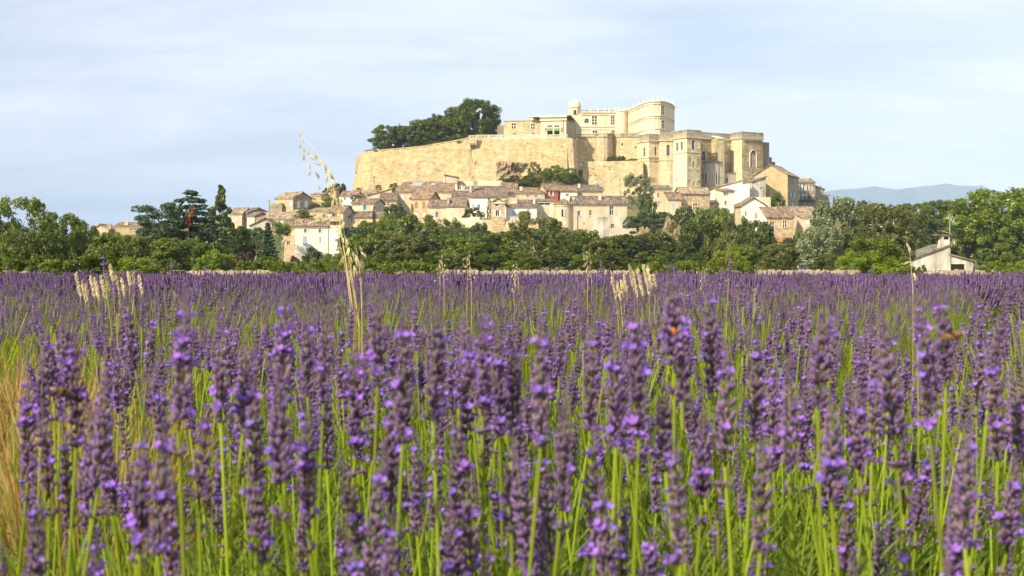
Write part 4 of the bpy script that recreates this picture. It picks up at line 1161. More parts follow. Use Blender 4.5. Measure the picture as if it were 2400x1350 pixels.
# the big round-towered house
h = House('house', 'big cream house with round corner tower, long tiled roof and pale green shutters', 1344, 1470, 270, 479, 560, 10, yaw=2, roof='gx', rise=1.75, ridge=.45, wall='plaster_cream', tile='tile_brown',
          win=[(1358, 500, 6, 12, 'open:sh_white'), (1384, 499, 6, 13, 'dark'), (1433.5, 494, 10, 22, 'open:sh_green'), (1369, 524, 3, 5, 'dark'), (1436, 530, 8, 9, 'door:sh_brown')],
          chim=[(1406, 451, 470, 6, .25, 'plaster_pale', 2)])
h.chimney(1344, 461, 470, 5, .3, 'plaster_white', 1)
m = MB(); xa = h.onface('F', 1392, 520)[0] - h.w / 2
m.box(xa, h.w / 2 + .02, -h.d / 2 - .12, -h.d / 2 - .003, -3, ZP(534, 270) - h.zb); m.box(xa, h.onface('F', 1431, 520)[0] - h.w / 2, -h.d / 2 - .12, -h.d / 2 - .003, ZP(534, 270) - h.zb, ZP(508, 270) - h.zb)
m.box(h.onface('F', 1441, 520)[0] - h.w / 2, h.w / 2 + .02, -h.d / 2 - .12, -h.d / 2 - .003, ZP(534, 270) - h.zb, ZP(508, 270) - h.zb)
h.add('stone_base', m, 'plaster_weathered')
q = P(1321, 560, 271.2)
zt_ = ZP(480, 269.5)
m = MB(); m.lathe(q.x, q.y, [(1.98, q.z - 3), (1.93, zt_)], 24); link('round_tower', m.mesh('round_tower', MAT['plaster_cream']), h.root, Matrix())
m = MB(); m.lathe(q.x, q.y, [(2.15, zt_ - .05), (2.2, zt_ + .12), (0.9, zt_ + 1.0), (0, zt_ + 1.5)], 20); link('tower_roof', m.mesh('tower_roof', MAT['tile_warm']), h.root, Matrix())
m = MB(); m.lathe(q.x, q.y, [(1.95, zt_ - .3), (2.08, zt_ - .28), (2.08, zt_ - .06), (1.95, zt_ - .05)], 24); link('cornice', m.mesh('cornice', MAT['frame_stone']), h.root, Matrix())
O = Vector((P(1318, 500, 269.2).x, q.y - 1.95, 0)); zz = ZP(499, 269)
m = MB(); m.box(O.x - .2, O.x + .2, O.y - .03, O.y + .3, zz - .75, zz + .75); wd = link('window', m.mesh('window', MAT['glass_dark']), h.root, Matrix())
m = MB(); m.box(O.x + .22, O.x + .62, O.y - .09, O.y - .04, zz - .75, zz + .75); link('shutter', m.mesh('shutter', MAT['sh_green']), wd, Matrix())
m = MB(); m.tube([P(1343, 482, 268.9), P(1343, 556, 268.9)], [.09, .09], 6); link('downpipe', m.mesh('downpipe', MAT['church_dark']), h.root, Matrix())
gw3 = empty('garden_wall', P(1462, 560, 266)); tag(gw3, 'grey rendered garden wall right below the big house with round tower', 'wall')
strip('wall_body', [(1433, 536, 266), (1493, 534, 266)], [(1433, 566, 265.6), (1493, 566, 265.6)], 1.2, 'plaster_grey', gw3, rows=3, sub=6, jit=.03, seed=24)
# below the church
House('house', 'pale cream house with dark narrow window and blue door right of the leafy tree', 1530, 1573, 284, 443, 500, 8, yaw=4, roof='gx', rise=.8, wall='plaster_cream', tile='tile_grey', win=[(1543, 457, 5, 11, 'closed:sh_brown'), (1545, 479, 7, 14, 'door:sh_blue')],
      chim=[(1557, 434, 441, 3, .4, 'plaster_cream', 1)])
House('house', 'low hip roofed house with one grey blue window below the church', 1566, 1597, 281, 467, 505, 6, yaw=4, roof='gx', rise=1.5, wall='plaster_cream', tile='tile_warm', win=[(1579, 483, 7, 11, 'closed:sh_blue')])
House('house', 'large stone house with white cross window below the bell tower', 1596, 1663, 284, 453, 508, 9, yaw=14, roof='gx', rise=1.25, wall='stone_house', side_wall='plaster_pale', tile='tile_pale', lpx=1581,
      win=[(1611, 462, 5, 8, 'closed:sh_grey'), (1647, 461, 5, 8, 'closed:sh_grey'), (1629, 484, 9, 16, 'cross'), (1604, 487, 3, 5, 'dark')])
House('house', 'small low house with a blue window between stone house and white tall house', 1664, 1690, 288, 479, 505, 6, roof='mono', rise=1.1, wall='plaster_ochre', tile='tile_brown', win=[(1679, 485, 6, 8, 'closed:sh_deepblue')])
House('house', 'tall narrow white house with three stacked brown windows', 1693, 1721, 286, 448, 506, 7, yaw=14, roof='mono', rise=.7, wall='plaster_white', side_wall='plaster_pale', tile='tile_warm', lpx=1676,
      win=[(1701, 453, 5, 8, 'open:sh_brown'), (1701, 475, 5, 9, 'open:sh_white'), (1701, 492, 5, 8, 'open:sh_brown')])
House('house', 'blank white wall house with roof slanting up to the right below the church chapel', 1675, 1741, 296, 440, 480, 7, roof='monoR', rise=1.7, wall='plaster_white', tile='tile_pale')
House('house', 'roofless white ruin with streaked grey walls', 1741, 1763, 298, 429, 480, 5, yaw=8, roof='flat', wall='plaster_weathered', win=[(1750, 445, 6, 7, 'dark')])
House('house', 'white wall stub with an empty doorway beside the ruin', 1745, 1757, 294, 432, 470, 3, roof='flat', wall='plaster_white')
House('house', 'weathered gabled house leaning against the big ochre gable', 1762, 1795, 300, 427, 480, 6, yaw=10, roof='monoR', rise=1.2, wall='plaster_weathered', tile='tile_grey', win=[(1785, 442, 5, 7, 'dark')])
House('house', 'big ochre house with broad gable wall and orange shutter right of the church', 1768, 1846, 307, 412, 490, 12, yaw=-26, roof='gy', rise=2.4, wall='plaster_ochre', side_wall='stone_grey', tile='tile_pale', rpx=1872,
      win=[(1801, 446, 4, 6, 'dark')], rwin=[(1855.5, 429, 5, 13, 'closed:sh_orange'), (1857, 456, 5, 14, 'open:sh_blue'), (1858, 480, 4, 8, 'closed:sh_white')])
h = House('house', 'grey many windowed house with iron balcony and small round roof turret at the right end', 1870, 1911, 318, 426, 490, 9, yaw=12, roof='gx', rise=.8, wall='stone_grey', tile='tile_pale',
          win=[(1876, 439, 4, 14, 'open:sh_white'), (1884, 441, 4, 14, 'open:sh_white'), (1893, 440, 4, 12, 'open:sh_white'), (1903, 442, 3, 12, 'closed:sh_white'),
               (1877, 460, 4, 14, 'open:sh_white'), (1886, 460, 4, 14, 'open:sh_white'), (1896, 459, 4, 14, 'arch'), (1905, 461, 3, 12, 'closed:sh_white')])
u, z, Dq, fs = h.onface('F', 1890, 470)
m = MB(); m.box(-h.w / 2 + .1, h.w / 2 - .1, -h.d / 2 - 1.0, -h.d / 2 - .003, z - .15, z); bal = h.add('balcony', m, 'iron')
m = MB()
for i in range(24): x = -h.w / 2 + .15 + i * (h.w - .3) / 23; m.box(x - .025, x + .025, -h.d / 2 - .99, -h.d / 2 - .94, z, z + .9)
m.box(-h.w / 2 + .1, h.w / 2 - .1, -h.d / 2 - 1.0, -h.d / 2 - .92, z + .9, z + .96); h.add('railing', m, 'iron', bal)
q = P(1893, 428, 322); m = MB(); m.lathe(q.x, q.y, [(1.0, q.z - 2), (1.0, q.z + .9), (1.2, q.z + .95), (0, q.z + 1.35)], 14); link('roof_turret', m.mesh('roof_turret', MAT['plaster_ochre']), h.root, Matrix())
House('house', 'brown stone house with a thin chimney at the village right edge', 1911, 1932, 324, 444, 490, 7, yaw=10, roof='monoL', rise=.8, wall='stone_grey', tile='tile_grey', win=[(1922, 470, 4, 7, 'dark')], chim=[(1922, 434, 444, 3, .3, 'stone_house', 1)])
House('house', 'last small house with an open loggia at the village right edge', 1931, 1944, 328, 458, 490, 5, yaw=10, roof='mono', rise=.3, wall='plaster_grey', tile='tile_grey', win=[(1937, 465, 8, 7, 'dark')])
# front right
House('house', 'white gabled house with two narrow brown windows below the ruin', 1737, 1795, 264, 482, 535, 9, yaw=8, roof='gy', rise=1.6, ridge=.5, wall='plaster_white', side_wall='stone_house', tile='tile_warm', lpx=1723,
      win=[(1748, 500, 3.6, 12, 'closed:sh_brown'), (1772, 506, 3.6, 13, 'closed:sh_brown')], chim=[(1794, 480, 490, 4, .5, 'plaster_white', 1)])
House('house', 'low white terrace block with a tiny window above the white gabled house', 1766, 1806, 272, 462, 490, 5, yaw=4, roof='flat', wall='plaster_pale', win=[(1775, 475, 3, 6, 'dark')])
House('house', 'stone house with white french window under a wide sloping tiled roof', 1797, 1859, 259, 509, 560, 8, yaw=8, roof='mono', rise=2.0, wall='stone_house', side_wall='plaster_white', tile='tile_warm', lpx=1783,
      win=[(1810, 530, 11, 20, 'dark'), (1839, 525, 9, 17, 'cross'), (1813, 512.5, 2, 3, 'dark'), (1842, 512.5, 2, 3, 'dark')])
House('house', 'long low house under a pale tiled roof beside the silver tree', 1836, 1912, 270, 497, 540, 8, yaw=2, roof='gx', rise=1.1, wall='plaster_cream', tile='tile_pale', win=[(1852, 505, 5, 7, 'dark')])
House('house', 'house with two white doors half hidden by the silver tree', 1880, 1922, 262, 510, 556, 7, roof='mono', rise=1.2, wall='plaster_cream', tile='tile_pale', win=[(1893, 518, 10, 15, 'closed:sh_white'), (1893, 538, 9, 12, 'door:sh_white'), (1911, 538, 9, 12, 'door:sh_white')])
House('shed', 'little shed with a red tiled roof below the stone house', 1826, 1853, 250, 568, 600, 4, roof='mono', rise=.8, wall='plaster_cream', tile='tile_red', cat='shed', group=None)
rw = empty('garden_wall', P(1866, 598, 240)); tag(rw, 'short ochre garden wall right of the little red roofed shed', 'wall')
strip('wall_body', [(1850, 577, 240), (1882, 579, 238)], [(1850, 606, 240), (1882, 606, 238)], .8, 'stone_house', rw, rows=3, sub=5, jit=.04, seed=25)
House('house', 'distant cream house with two chimneys showing over the willow tops', 2008, 2050, 250, 508, 540, 8, roof='gx', rise=1.3, wall='plaster_white', tile='tile_warm', chim=[(2020, 484, 498, 5, .4), (2028, 486, 498, 5, .4)])
House('house', 'distant pink gable and chimney among the right hand trees', 2042, 2095, 262, 497, 530, 8, roof='gy', rise=1.0, wall='plaster_pale', tile='tile_pale', chim=[(2089, 487, 498, 5, .2)])

# the cottage on the right, by the field
h = House('cottage', 'weathered white cottage with big chimney beside the field at the right', 2142, 2228, 180, 606, 640, 9, yaw=0, roof='monoR', rise=1.85, wall='plaster_weathered', tile='tile_grey', cat='cottage', group=None, found=2)
cott = h
m = MB()
zc0, zc1 = ZP(582, 180) - h.zb, ZP(552, 180) - h.zb
x1 = h.w / 2 - .03
m.v += [(x1 - 1.55, -h.d / 2 - .05, zc0), (x1, -h.d / 2 - .05, zc0 - .8), (x1, -h.d / 2 + 1.2, zc0 - .8), (x1 - 1.55, -h.d / 2 + 1.2, zc0),
        (x1 - 1.15, -h.d / 2 - .05, zc1), (x1 - .15, -h.d / 2 - .05, zc1), (x1 - .15, -h.d / 2 + 1.2, zc1), (x1 - 1.15, -h.d / 2 + 1.2, zc1)]
m.f += [(0, 3, 2, 1), (4, 5, 6, 7), (0, 1, 5, 4), (1, 2, 6, 5), (2, 3, 7, 6), (3, 0, 4, 7)]
ch = h.add('chimney', m, 'plaster_weathered')
m = MB(); m.box(x1 - .95, x1 - .3, -h.d / 2 - .08, -h.d / 2 + .9, zc1 - .55, zc1 - .15); h.add('flue_opening', m, 'inner_dark', ch)
m = MB(); m.slab([(x1 - 1.9, -h.d / 2 - .3, zc1 + .12), (x1 + .1, -h.d / 2 - .3, zc1 + .12), (x1 + .1, -h.d / 2 + 1.4, zc1 + .12), (x1 - 1.9, -h.d / 2 + 1.4, zc1 + .12)], .1)
m.slab([(x1 - 1.4, -h.d / 2 - .3, zc1 + .75), (x1 + .15, -h.d / 2 - .3, zc1 + .25), (x1 + .15, -h.d / 2 + 1.4, zc1 + .25), (x1 - 1.4, -h.d / 2 + 1.4, zc1 + .75)], .12); h.add('chimney_cap', m, 'tile_pale', ch)
# antenna mast with arms, dish
m = MB(); ax, ay = x1 + .02, -h.d / 2 + .3
za = ZP(519, 180) - h.zb
m.tube([(ax, ay, zc1 - .6), (ax, ay, za)], [.04, .035], 6)
an = h.add('antenna_mast', m, 'metal_pale', None)
m = MB(); m.tube([(ax - .4, ay, za + .55), (ax + .75, ay, za - .15)], [.03, .03], 4)
for i in range(3):
    x = ax - .2 + i * .38; zz = za + .4 - i * .22
    m.tube([(x - .1, ay, zz + .6), (x, ay, zz), (x + .25, ay, zz - .38)], [.03, .03, .03], 4); m.tube([(x + .22, ay, zz + .62), (x, ay, zz)], [.03, .03], 4)
h.add('antenna_arms', m, 'metal_pale', an)
m = MB()
q = Vector((x1 + .3, -h.d / 2 - .2, ZP(567, 180) - h.zb))
N = Vector((.75, -.6, .25)).normalized(); a_ = N.orthogonal().normalized(); b_ = N.cross(a_)
for j in range(4):
    for k in range(14):
        t = 2 * math.pi * k / 14; r = .42 * j / 3
        m.v.append(tuple(q + (a_ * math.cos(t) + b_ * math.sin(t)) * r + N * (.35 * (r / .42) ** 2 * .3)))
for j in range(3):
    for k in range(14): k2 = (k + 1) % 14; m.f.append((j * 14 + k, j * 14 + k2, (j + 1) * 14 + k2, (j + 1) * 14 + k))
dish = h.add('satellite_dish', m, 'sh_white')
m = MB(); m.tube([q, q + N * .45], [.025, .025], 4); m.tube([q, q + Vector((-.3, .2, -.1))], [.03, .03], 4); h.add('dish_arm', m, 'metal_pale', dish)
ax_ = House('', '', 2228.2, 2281, 180.2, 613, 640, 6, roof='monoL', rise=.85, wall='plaster_weathered', tile='tile_pale', into=h.root, win=[(2245, 627, 32, 16, 'door:inner_dark')], found=2, cornice=False)

# ------------------------------------------------------------------ terrain
for x in range(-70, 91, 8):
    for D in (352, 375, 400):
        ANCH.append((x, D, 15.0))
for x in (-240, -190, -150, -125, 130, 170, 220):
    for D in (215, 240, 270, 300, 330, 360, 400):
        ANCH.append((x, D, 2.0 if abs(x) > 160 else 3.5))
for x in range(-230, 231, 12):
    ANCH.append((x, 212, 0.8)); ANCH.append((x, 450, 4.0))
for px in range(900, 1760, 50):
    for D, z in ((251, 4.2), (238, 2.4), (226, 1.4)):
        ANCH.append(((px - 1200) / F * D, D, z))
for px, py, D in ((1170, 432, 322), (1200, 425, 322.5), (1230, 412, 322.8), (1262, 404, 322.5), (1290, 398, 322), (1320, 397, 321.5), (1345, 400, 321), (1360, 412, 321), (1190, 436, 316), (1240, 432, 316), (1290, 428, 317), (1330, 425, 319), (1310, 412, 320),
                  (860, 446, 328), (905, 446, 326), (960, 440, 326), (1100, 436, 325), (1420, 462, 323), (1480, 462, 322), (1540, 450, 322), (1600, 452, 318), (1660, 450, 322), (1720, 448, 324), (1780, 446, 328), (1840, 470, 330)):
    q = P(px, py, D); ANCH.append((q.x, q.y, q.z))
AN = np.array(ANCH)


def ground_z(x, y):
    x = np.atleast_1d(np.asarray(x, float)); y = np.atleast_1d(np.asarray(y, float))
    flat = np.where(y < 55, -0.23 * np.clip(y, -20, 55) / 52, -0.243 + (np.clip(y, 55, 212) - 55) / 157 * 1.0)
    out = flat.copy()
    near = (y > 195) & (y < 520) & (np.abs(x) < 320)
    if near.any():
        xn, yn = x[near], y[near]
        z = np.empty(len(xn))
        for i in range(0, len(xn), 4000):
            d2 = (xn[i:i + 4000, None] - AN[None, :, 0]) ** 2 + (yn[i:i + 4000, None] - AN[None, :, 1]) ** 2 + 0.6
            w = d2 ** -2.0
            z[i:i + 4000] = (w * AN[None, :, 2]).sum(1) / w.sum(1)
        t = np.clip((yn - 195) / 20, 0, 1) * np.clip((520 - yn) / 60, 0, 1) * np.clip((320 - np.abs(xn)) / 70, 0, 1)
        t = t * t * (3 - 2 * t)
        out[near] = flat[near] * (1 - t) + z * t
    return out


def gz(x, y):
    return float(ground_z([x], [y])[0])


xs = np.unique(np.concatenate([np.linspace(-9000, -400, 12), np.linspace(-400, -110, 25), np.linspace(-110, 110, 100), np.linspace(110, 400, 25), np.linspace(400, 9000, 12)]))
ys = np.unique(np.concatenate([np.linspace(-300, -20, 8), np.linspace(-20, 60, 40), np.linspace(60, 200, 30), np.linspace(200, 345, 90), np.linspace(345, 540, 36), np.linspace(540, 13000, 20)]))
XX, YY = np.meshgrid(xs, ys)
ZZ = ground_z(XX.ravel(), YY.ravel()).reshape(XX.shape)
me = bpy.data.meshes.new('ground')
nx, ny = len(xs), len(ys)
idx = np.arange(nx * ny).reshape(ny, nx)
fc = np.stack([idx[:-1, :-1], idx[:-1, 1:], idx[1:, 1:], idx[1:, :-1]], -1).reshape(-1, 4)
me.from_pydata(np.stack([XX.ravel(), YY.ravel(), ZZ.ravel()], 1).tolist(), [], fc.tolist())
me.materials.append(MAT['hill_ground'])
me.shade_smooth()
tag(link('ground', me), 'grassy ground and village hillside', None, None, 'structure')
# soil of the lavender field, a sheet just over the ground
fx = np.linspace(-32, 32, 40); fy = np.linspace(-3, 54, 40)
m = MB()
for y in fy:
    for x in fx:
        m.v.append((x, y, gz(x, y) + .006 + .02 * math.sin(x * 5.1 + y) * math.sin(y * 3.3)))
for j in range(39):
    for i in range(39):
        a = j * 40 + i; m.f.append((a, a + 1, a + 41, a + 40))
tag(link('field', m.mesh('field', MAT['soil'], True)), 'bare soil of the lavender field', None, None, 'structure')

# ------------------------------------------------------------------ distant mountains
m = MB()
prof = [(-9000, 60), (1500, 120), (1850, 190), (1940, 448), (1980, 446), (2022, 442), (2062, 449), (2100, 447), (2135, 440), (2180, 437), (2215, 440), (2250, 452), (2290, 459), (2330, 462), (2420, 466), (2600, 480), (2900, 505), (3400, 540)]
DM = 9000.0
pts = [(p[0], p[1]) for p in prof if p[1] > 300]
pxs = np.linspace(1700, 3400, 150)
pyr = np.interp(pxs, [1700] + [p[0] for p in pts], [500] + [p[1] for p in pts])
r_ = np.random.default_rng(4)
nr = 14
for j in range(nr):
    f = j / (nr - 1)
    for i, (px, py) in enumerate(zip(pxs, pyr)):
        q = P(px, py, DM)
        hgt = max(5, q.z) * (math.sin(min(1, f * 1.6) * math.pi / 2) if f < .65 else math.cos((f - .65) / .35 * math.pi / 2))
        hgt *= 1 + .05 * math.sin(i * .9 + j * 1.7) * (1 if 0 < f < .5 else 0)
        m.v.append((q.x * (1 + (f - .65) * .12), DM - 2800 + 4300 * f, hgt - 4))
for j in range(nr - 1):
    for i in range(149):
        a = j * 150 + i; m.f.append((a, a + 1, a + 151, a + 150))
tag(link('mountains', m.mesh('mountains', MAT['mountain'], True)), 'hazy blue mountain ridge', None, None, 'structure')

# ------------------------------------------------------------------ trees
def quads(name, V, tint, mat=None):
    """mesh of separate quads; V (n,4,3), tint (n,)"""
    n = len(V)
    me = bpy.data.meshes.new(name)
    me.vertices.add(n * 4); me.loops.add(n * 4); me.polygons.add(n)
    me.vertices.foreach_set('co', np.ascontiguousarray(V, np.float32).ravel())
    me.loops.foreach_set('vertex_index', np.arange(n * 4, dtype=np.int32))
    me.polygons.foreach_set('loop_start', np.arange(0, n * 4, 4, dtype=np.int32))
    at = me.attributes.new('tint', 'FLOAT', 'FACE')
    at.data.foreach_set('value', np.clip(tint, 0, 1).astype(np.float32))
    if mat: me.materials.append(mat)
    me.update(calc_edges=True)
    return me


def leaves(c, nrm, size, r, long=1.6):
    """diamond leaves at centres c with normals nrm"""
    n = len(c)
    nrm = nrm / (np.linalg.norm(nrm, axis=1, keepdims=True) + 1e-9)
    a = r.normal(size=(n, 3)); a -= nrm * (a * nrm).sum(1, keepdims=True); a /= np.linalg.norm(a, axis=1, keepdims=True) + 1e-9
    b = np.cross(nrm, a)
    s = (size * r.uniform(.6, 1.3, n))[:, None]
    A, B = a * s * long * .6, b * s * .6
    up = nrm * s * .18
    return np.stack([c - A, c + B + up, c + A, c - B + up], 1)


def clumps(cent, rad, per, leaf, r, flat=1.0, upb=.35, tintv=.35):
    Vs, T = [], []
    for c, R in zip(cent, rad):
        k = max(8, int(per * r.uniform(.7, 1.3)))
        d = r.normal(size=(k, 3)); d /= np.linalg.norm(d, axis=1, keepdims=True)
        rr = R * (r.uniform(.25, 1, k) ** .45)[:, None]
        p = d * rr; p[:, 2] *= flat
        Vs.append(leaves(c + p, d + r.normal(size=(k, 3)) * .85 + np.array([0, 0, upb]), leaf, r))
        T.append(np.clip(r.normal(.45, tintv * .55) + r.normal(0, .18, k), 0, 1))
    return np.concatenate(Vs), np.concatenate(T)


def crown_broad(seed, n=110, per=80, leaf=.029, low=.10, wob=.25, dome=False, crad=(.06, .11)):
    r = np.random.default_rng(seed)
    ph = r.uniform(0, 6.28, 6)
    C, R = [], []
    while len(C) < n:
        z = r.uniform(low + .05, .95); th = r.uniform(0, 6.283)
        if dome: env = .5 * math.sqrt(max(0, 1 - (max(0, z - .12) / .86) ** 2))
        else:
            zc = (low + 1) / 2; env = .5 * math.sqrt(max(0, 1 - ((z - zc) / (1 - zc)) ** 2)) ** .8
        env *= 1 + wob * (math.sin(2 * th + ph[0]) * .5 + math.sin(3 * th + ph[1] + 4 * z) * .5)
        f = r.uniform(.25, 1) ** .4
        R0 = r.uniform(*crad)
        C.append((env * f * math.cos(th) * .9, env * f * math.sin(th) * .9, z)); R.append(R0)
    return clumps(np.array(C), R, per, leaf, r)


def crown_layers(seed, tiers=9, leaf=.02, droop=.10, top=.97, low=.08, prof=None, per=70, spread=5):
    """cedar / fir: whorls of flat plates of needles"""
    r = np.random.default_rng(seed)
    C, R = [], []
    for t in range(tiers):
        f = t / (tiers - 1)
        z0 = low + (top - low) * f
        L = prof(f)
        nb = max(4, int(spread + 3 * (1 - f)))
        for k in range(nb):
            th = 6.283 * (k + r.uniform(-.35, .35)) / nb + t * 1.1
            Lk = L * r.uniform(.72, 1.08)
            ns = max(2, int(Lk / .075))
            for q in range(ns):
                s = (q + .6) / ns
                C.append((Lk * s * math.cos(th), Lk * s * math.sin(th), z0 - droop * L * s * s + .02 * math.sin(s * 3) + r.normal() * .006)); R.append(.045 + .04 * (1 - abs(s - .55)) * L / .5)
    return clumps(np.array(C), R, per, leaf, r, flat=.30, upb=1.0)


def crown_column(seed, n=60, per=80, leaf=.02, wid=lambda z: .5 * min(1, z / .2) * (1 - max(0, z - .25) / .75) ** .7, low=.03, el=2.2):
    r = np.random.default_rng(seed)
    C, R = [], []
    for i in range(n):
        z = low + (1 - low) * (i + r.uniform()) / n * .97; th = r.uniform(0, 6.283); w = wid(z) * r.uniform(.35, 1) * .8
        C.append((w * math.cos(th), w * math.sin(th), z)); R.append(.11 * (.25 + 1.4 * wid(z)))
    V, T = clumps(np.array(C), R, per, leaf, r, flat=el * .25)
    return V, T


def crown_pine(seed, pads=13, per=420, leaf=.018, low=.45):
    r = np.random.default_rng(seed)
    C, R = [], []
    for i in range(pads):
        z = low + (.96 - low) * (i + .5) / pads; th = i * 2.4; d = .36 * math.sqrt(r.uniform(.25, 1)) * (1 - .45 * abs(z - .68) / .4)
        for q in range(4):
            C.append((d * math.cos(th) + r.normal() * .05, d * math.sin(th) + r.normal() * .05, z + r.normal() * .012)); R.append(r.uniform(.09, .15))
    return clumps(np.array(C), R, per // 4, leaf, r, flat=.42, upb=.8)


CROWN = {}
for i in range(5): CROWN['broad', i] = quads('crown', *crown_broad(20 + i))
for i in range(3): CROWN['fine', i] = quads('crown', *crown_broad(40 + i, n=185, per=95, leaf=.0195, crad=(.045, .085), wob=.3))
for i in range(2): CROWN['loose', i] = quads('crown', *crown_broad(60 + i, n=80, per=95, leaf=.019, crad=(.05, .085), wob=.35, low=.2))
for i in range(3): CROWN['shrub', i] = quads('foliage', *crown_broad(70 + i, n=60, per=150, leaf=.021, low=0.0, dome=True, wob=.3))
CROWN['cedar', 0] = quads('crown', *crown_layers(80, 12, .016, .22, prof=lambda f: .5 * (1 - f ** 1.7) ** .75 + .05, per=85, spread=6))
CROWN['fir', 0] = quads('crown', *crown_layers(81, 17, .02, .45, prof=lambda f: .47 * (1 - f) + .03, per=50, spread=7, low=.04))
CROWN['poplar', 0] = quads('crown', *crown_column(82, 70, 100, .028, wid=lambda z: .5 * min(1, (z + .05) / .3) * (1 - max(0, z - .3) / .72) ** 1.0))
CROWN['cypress', 0] = quads('crown', *crown_column(83, 70, 110, .03, wid=lambda z: .5 * min(1, (z + .08) / .2) * (1 - max(0, z - .2) / .82) ** .8))
CROWN['pine', 0] = quads('crown', *crown_pine(84)); CROWN['pine', 1] = quads('crown', *crown_pine(85, 10, 480, low=.72))
TRUNK = {}


def trunk_mesh(kind, seed):
    r = np.random.default_rng(seed)
    m = MB()
    top = {'pine': .85, 'cedar': .95, 'fir': .95, 'poplar': .8, 'cypress': .6}.get(kind, .55)
    w = .035 if kind in ('cedar', 'pine', 'broad', 'fine') else .025
    pts = [Vector((r.normal() * .012 * i, r.normal() * .012 * i, -.04 + (top + .04) * i / 6)) for i in range(7)]
    m.tube(pts, [w * (1.25 - i * .16) if i < 6 else w * .15 for i in range(7)], 7)
    nb = 9 if kind in ('broad', 'fine', 'loose', 'pine') else (14 if kind == 'cedar' else 4)
    for k in range(nb):
        t = r.uniform(.35, .95)
        i = min(5, int(t * 6)); p = pts[i].lerp(pts[i + 1], t * 6 - i)
        th = r.uniform(0, 6.283); L = r.uniform(.22, .40); rise = L * (.15 if kind == 'cedar' else .7)
        if kind in ('poplar', 'cypress', 'fir'): L *= .4
        if kind in ('cedar', 'pine'): L *= .55
        e = p + Vector((L * math.cos(th), L * math.sin(th), rise)); md = p.lerp(e, .5) + Vector((0, 0, .03))
        m.tube([p, md, e], [w * .45, w * .3, w * .1], 5)
    return m.mesh('trunk', MAT['bark_pale' if kind in ('pine', 'loose') else 'bark'])


for k in ('broad', 'fine', 'loose', 'shrub', 'cedar', 'fir', 'poplar', 'cypress', 'pine'):
    TRUNK[k] = [trunk_mesh(k, 5), trunk_mesh(k, 9)]
tree_n = [0]


def tree(kind, px, top, wpx, D, mat, label, var=None, base=None, cat='tree', name=None, group=None, zbase=None, depth=None):
    i = tree_n[0]; tree_n[0] += 1
    vs = [k for k in CROWN if k[0] == kind]
    var = i % len(vs) if var is None else var
    x = (px - 1200) / F * D
    zb = zbase if zbase is not None else (ZP(base, D) if base else gz(x, D) - .05)
    hh = ZP(top, D) - zb
    w = wpx * D / F * (2.2 if kind == 'poplar' else 1.14)
    hh *= 1.02 if kind in ('broad', 'fine', 'loose', 'shrub') else 1.0
    nm = name or {'cedar': 'cedar_tree', 'pine': 'pine_tree', 'fir': 'fir_tree', 'poplar': 'poplar_tree', 'cypress': 'cypress_tree', 'shrub': 'shrub'}.get(kind, 'tree')
    root = empty(nm, (x, D, zb), (i * 2.4) % 6.283 if kind not in ('cedar',) else .4, (w, depth or w, hh))
    tag(root, label, 'shrub' if kind == 'shrub' and cat == 'tree' else cat, group)
    c = link('foliage' if kind == 'shrub' else 'crown', CROWN[kind, var], root)
    c.matrix_basis = Matrix(); c.matrix_parent_inverse = Matrix()
    if not c.data.materials: c.data.materials.append(MAT[mat])
    c.material_slots[0].link = 'OBJECT'; c.material_slots[0].material = MAT[mat]
    t = link('stem' if kind == 'shrub' else 'trunk', TRUNK[kind][i % 2], root)
    t.matrix_basis = Matrix(); t.matrix_parent_inverse = Matrix()
    return root


GA, GB, GC, GD_ = 'trees at the left behind the field', 'tree belt at the foot of the village', 'trees on the castle terrace', 'trees at the right behind the field'
# left
tree('loose', 50, 466, 130, 112, 'leaf_mid', 'tall dark airy tree at the far left edge', 0, group=GA)
tree('fine', 8, 520, 110, 118, 'leaf_dark', 'dark dense tree cut by the left edge behind the airy tree', 0, group=GA)
tree('fine', 145, 502, 112, 122, 'leaf_mid', 'round green tree right of the tall airy tree', 1, group=GA)
tree('fine', 200, 528, 74, 116, 'leaf_mid', 'smaller round green tree just left of the distant orange gable', 2, group=GA)
tree('fine', 100, 545, 110, 100, 'leaf_dark', 'dark low tree in front of the tall airy tree', 1, group=GA)
tree('broad', 255, 550, 84, 104, 'leaf_bright', 'bright green bushy tree below the distant chimneys', 1, group=GA)
tree('broad', 312, 556, 76, 104, 'leaf_dark', 'dark bushy tree left of the pine trunk', 2, group=GA)
tree('shrub', 22, 608, 110, 54.7, 'leaf_bright', 'yellow green hedge shrub at the far left over the lavender', 0)
tree('shrub', 95, 600, 110, 55.2, 'leaf_mid', 'tall green shrub under the dark airy tree', 1)
tree('shrub', 135, 604, 100, 54.6, 'leaf_bright', 'sunlit leafy shrub with pale yellow green sprays near the left', 2)
tree('shrub', 195, 596, 120, 55, 'leaf_mid', 'broad green shrub above the pale grass heads', 0)
tree('shrub', 252, 582, 110, 55.4, 'leaf_mid', 'tallest green shrub of the left hedge', 1)
tree('shrub', 318, 600, 110, 54.8, 'leaf_bright', 'round shrub right above the right half of the pale grass heads', 2)
tree('shrub', 390, 608, 90, 55, 'leaf_dark', 'low dark shrub at the foot of the pine', 0)
tree('pine', 368, 474, 136, 132, 'leaf_conifer', 'flat crowned pine left of the cedar', 0, group=GA)
tree('cedar', 447, 448, 196, 136, 'leaf_cedar', 'big layered cedar with wide flat branches', 0, group=GA)
tree('poplar', 518, 430, 52, 196, 'leaf_mid', 'tall slim poplar right behind the cedar', 0, group=GA)
tree('fine', 545, 532, 100, 150, 'leaf_dark', 'dark tree right of the cedar foot', 2, group=GA)
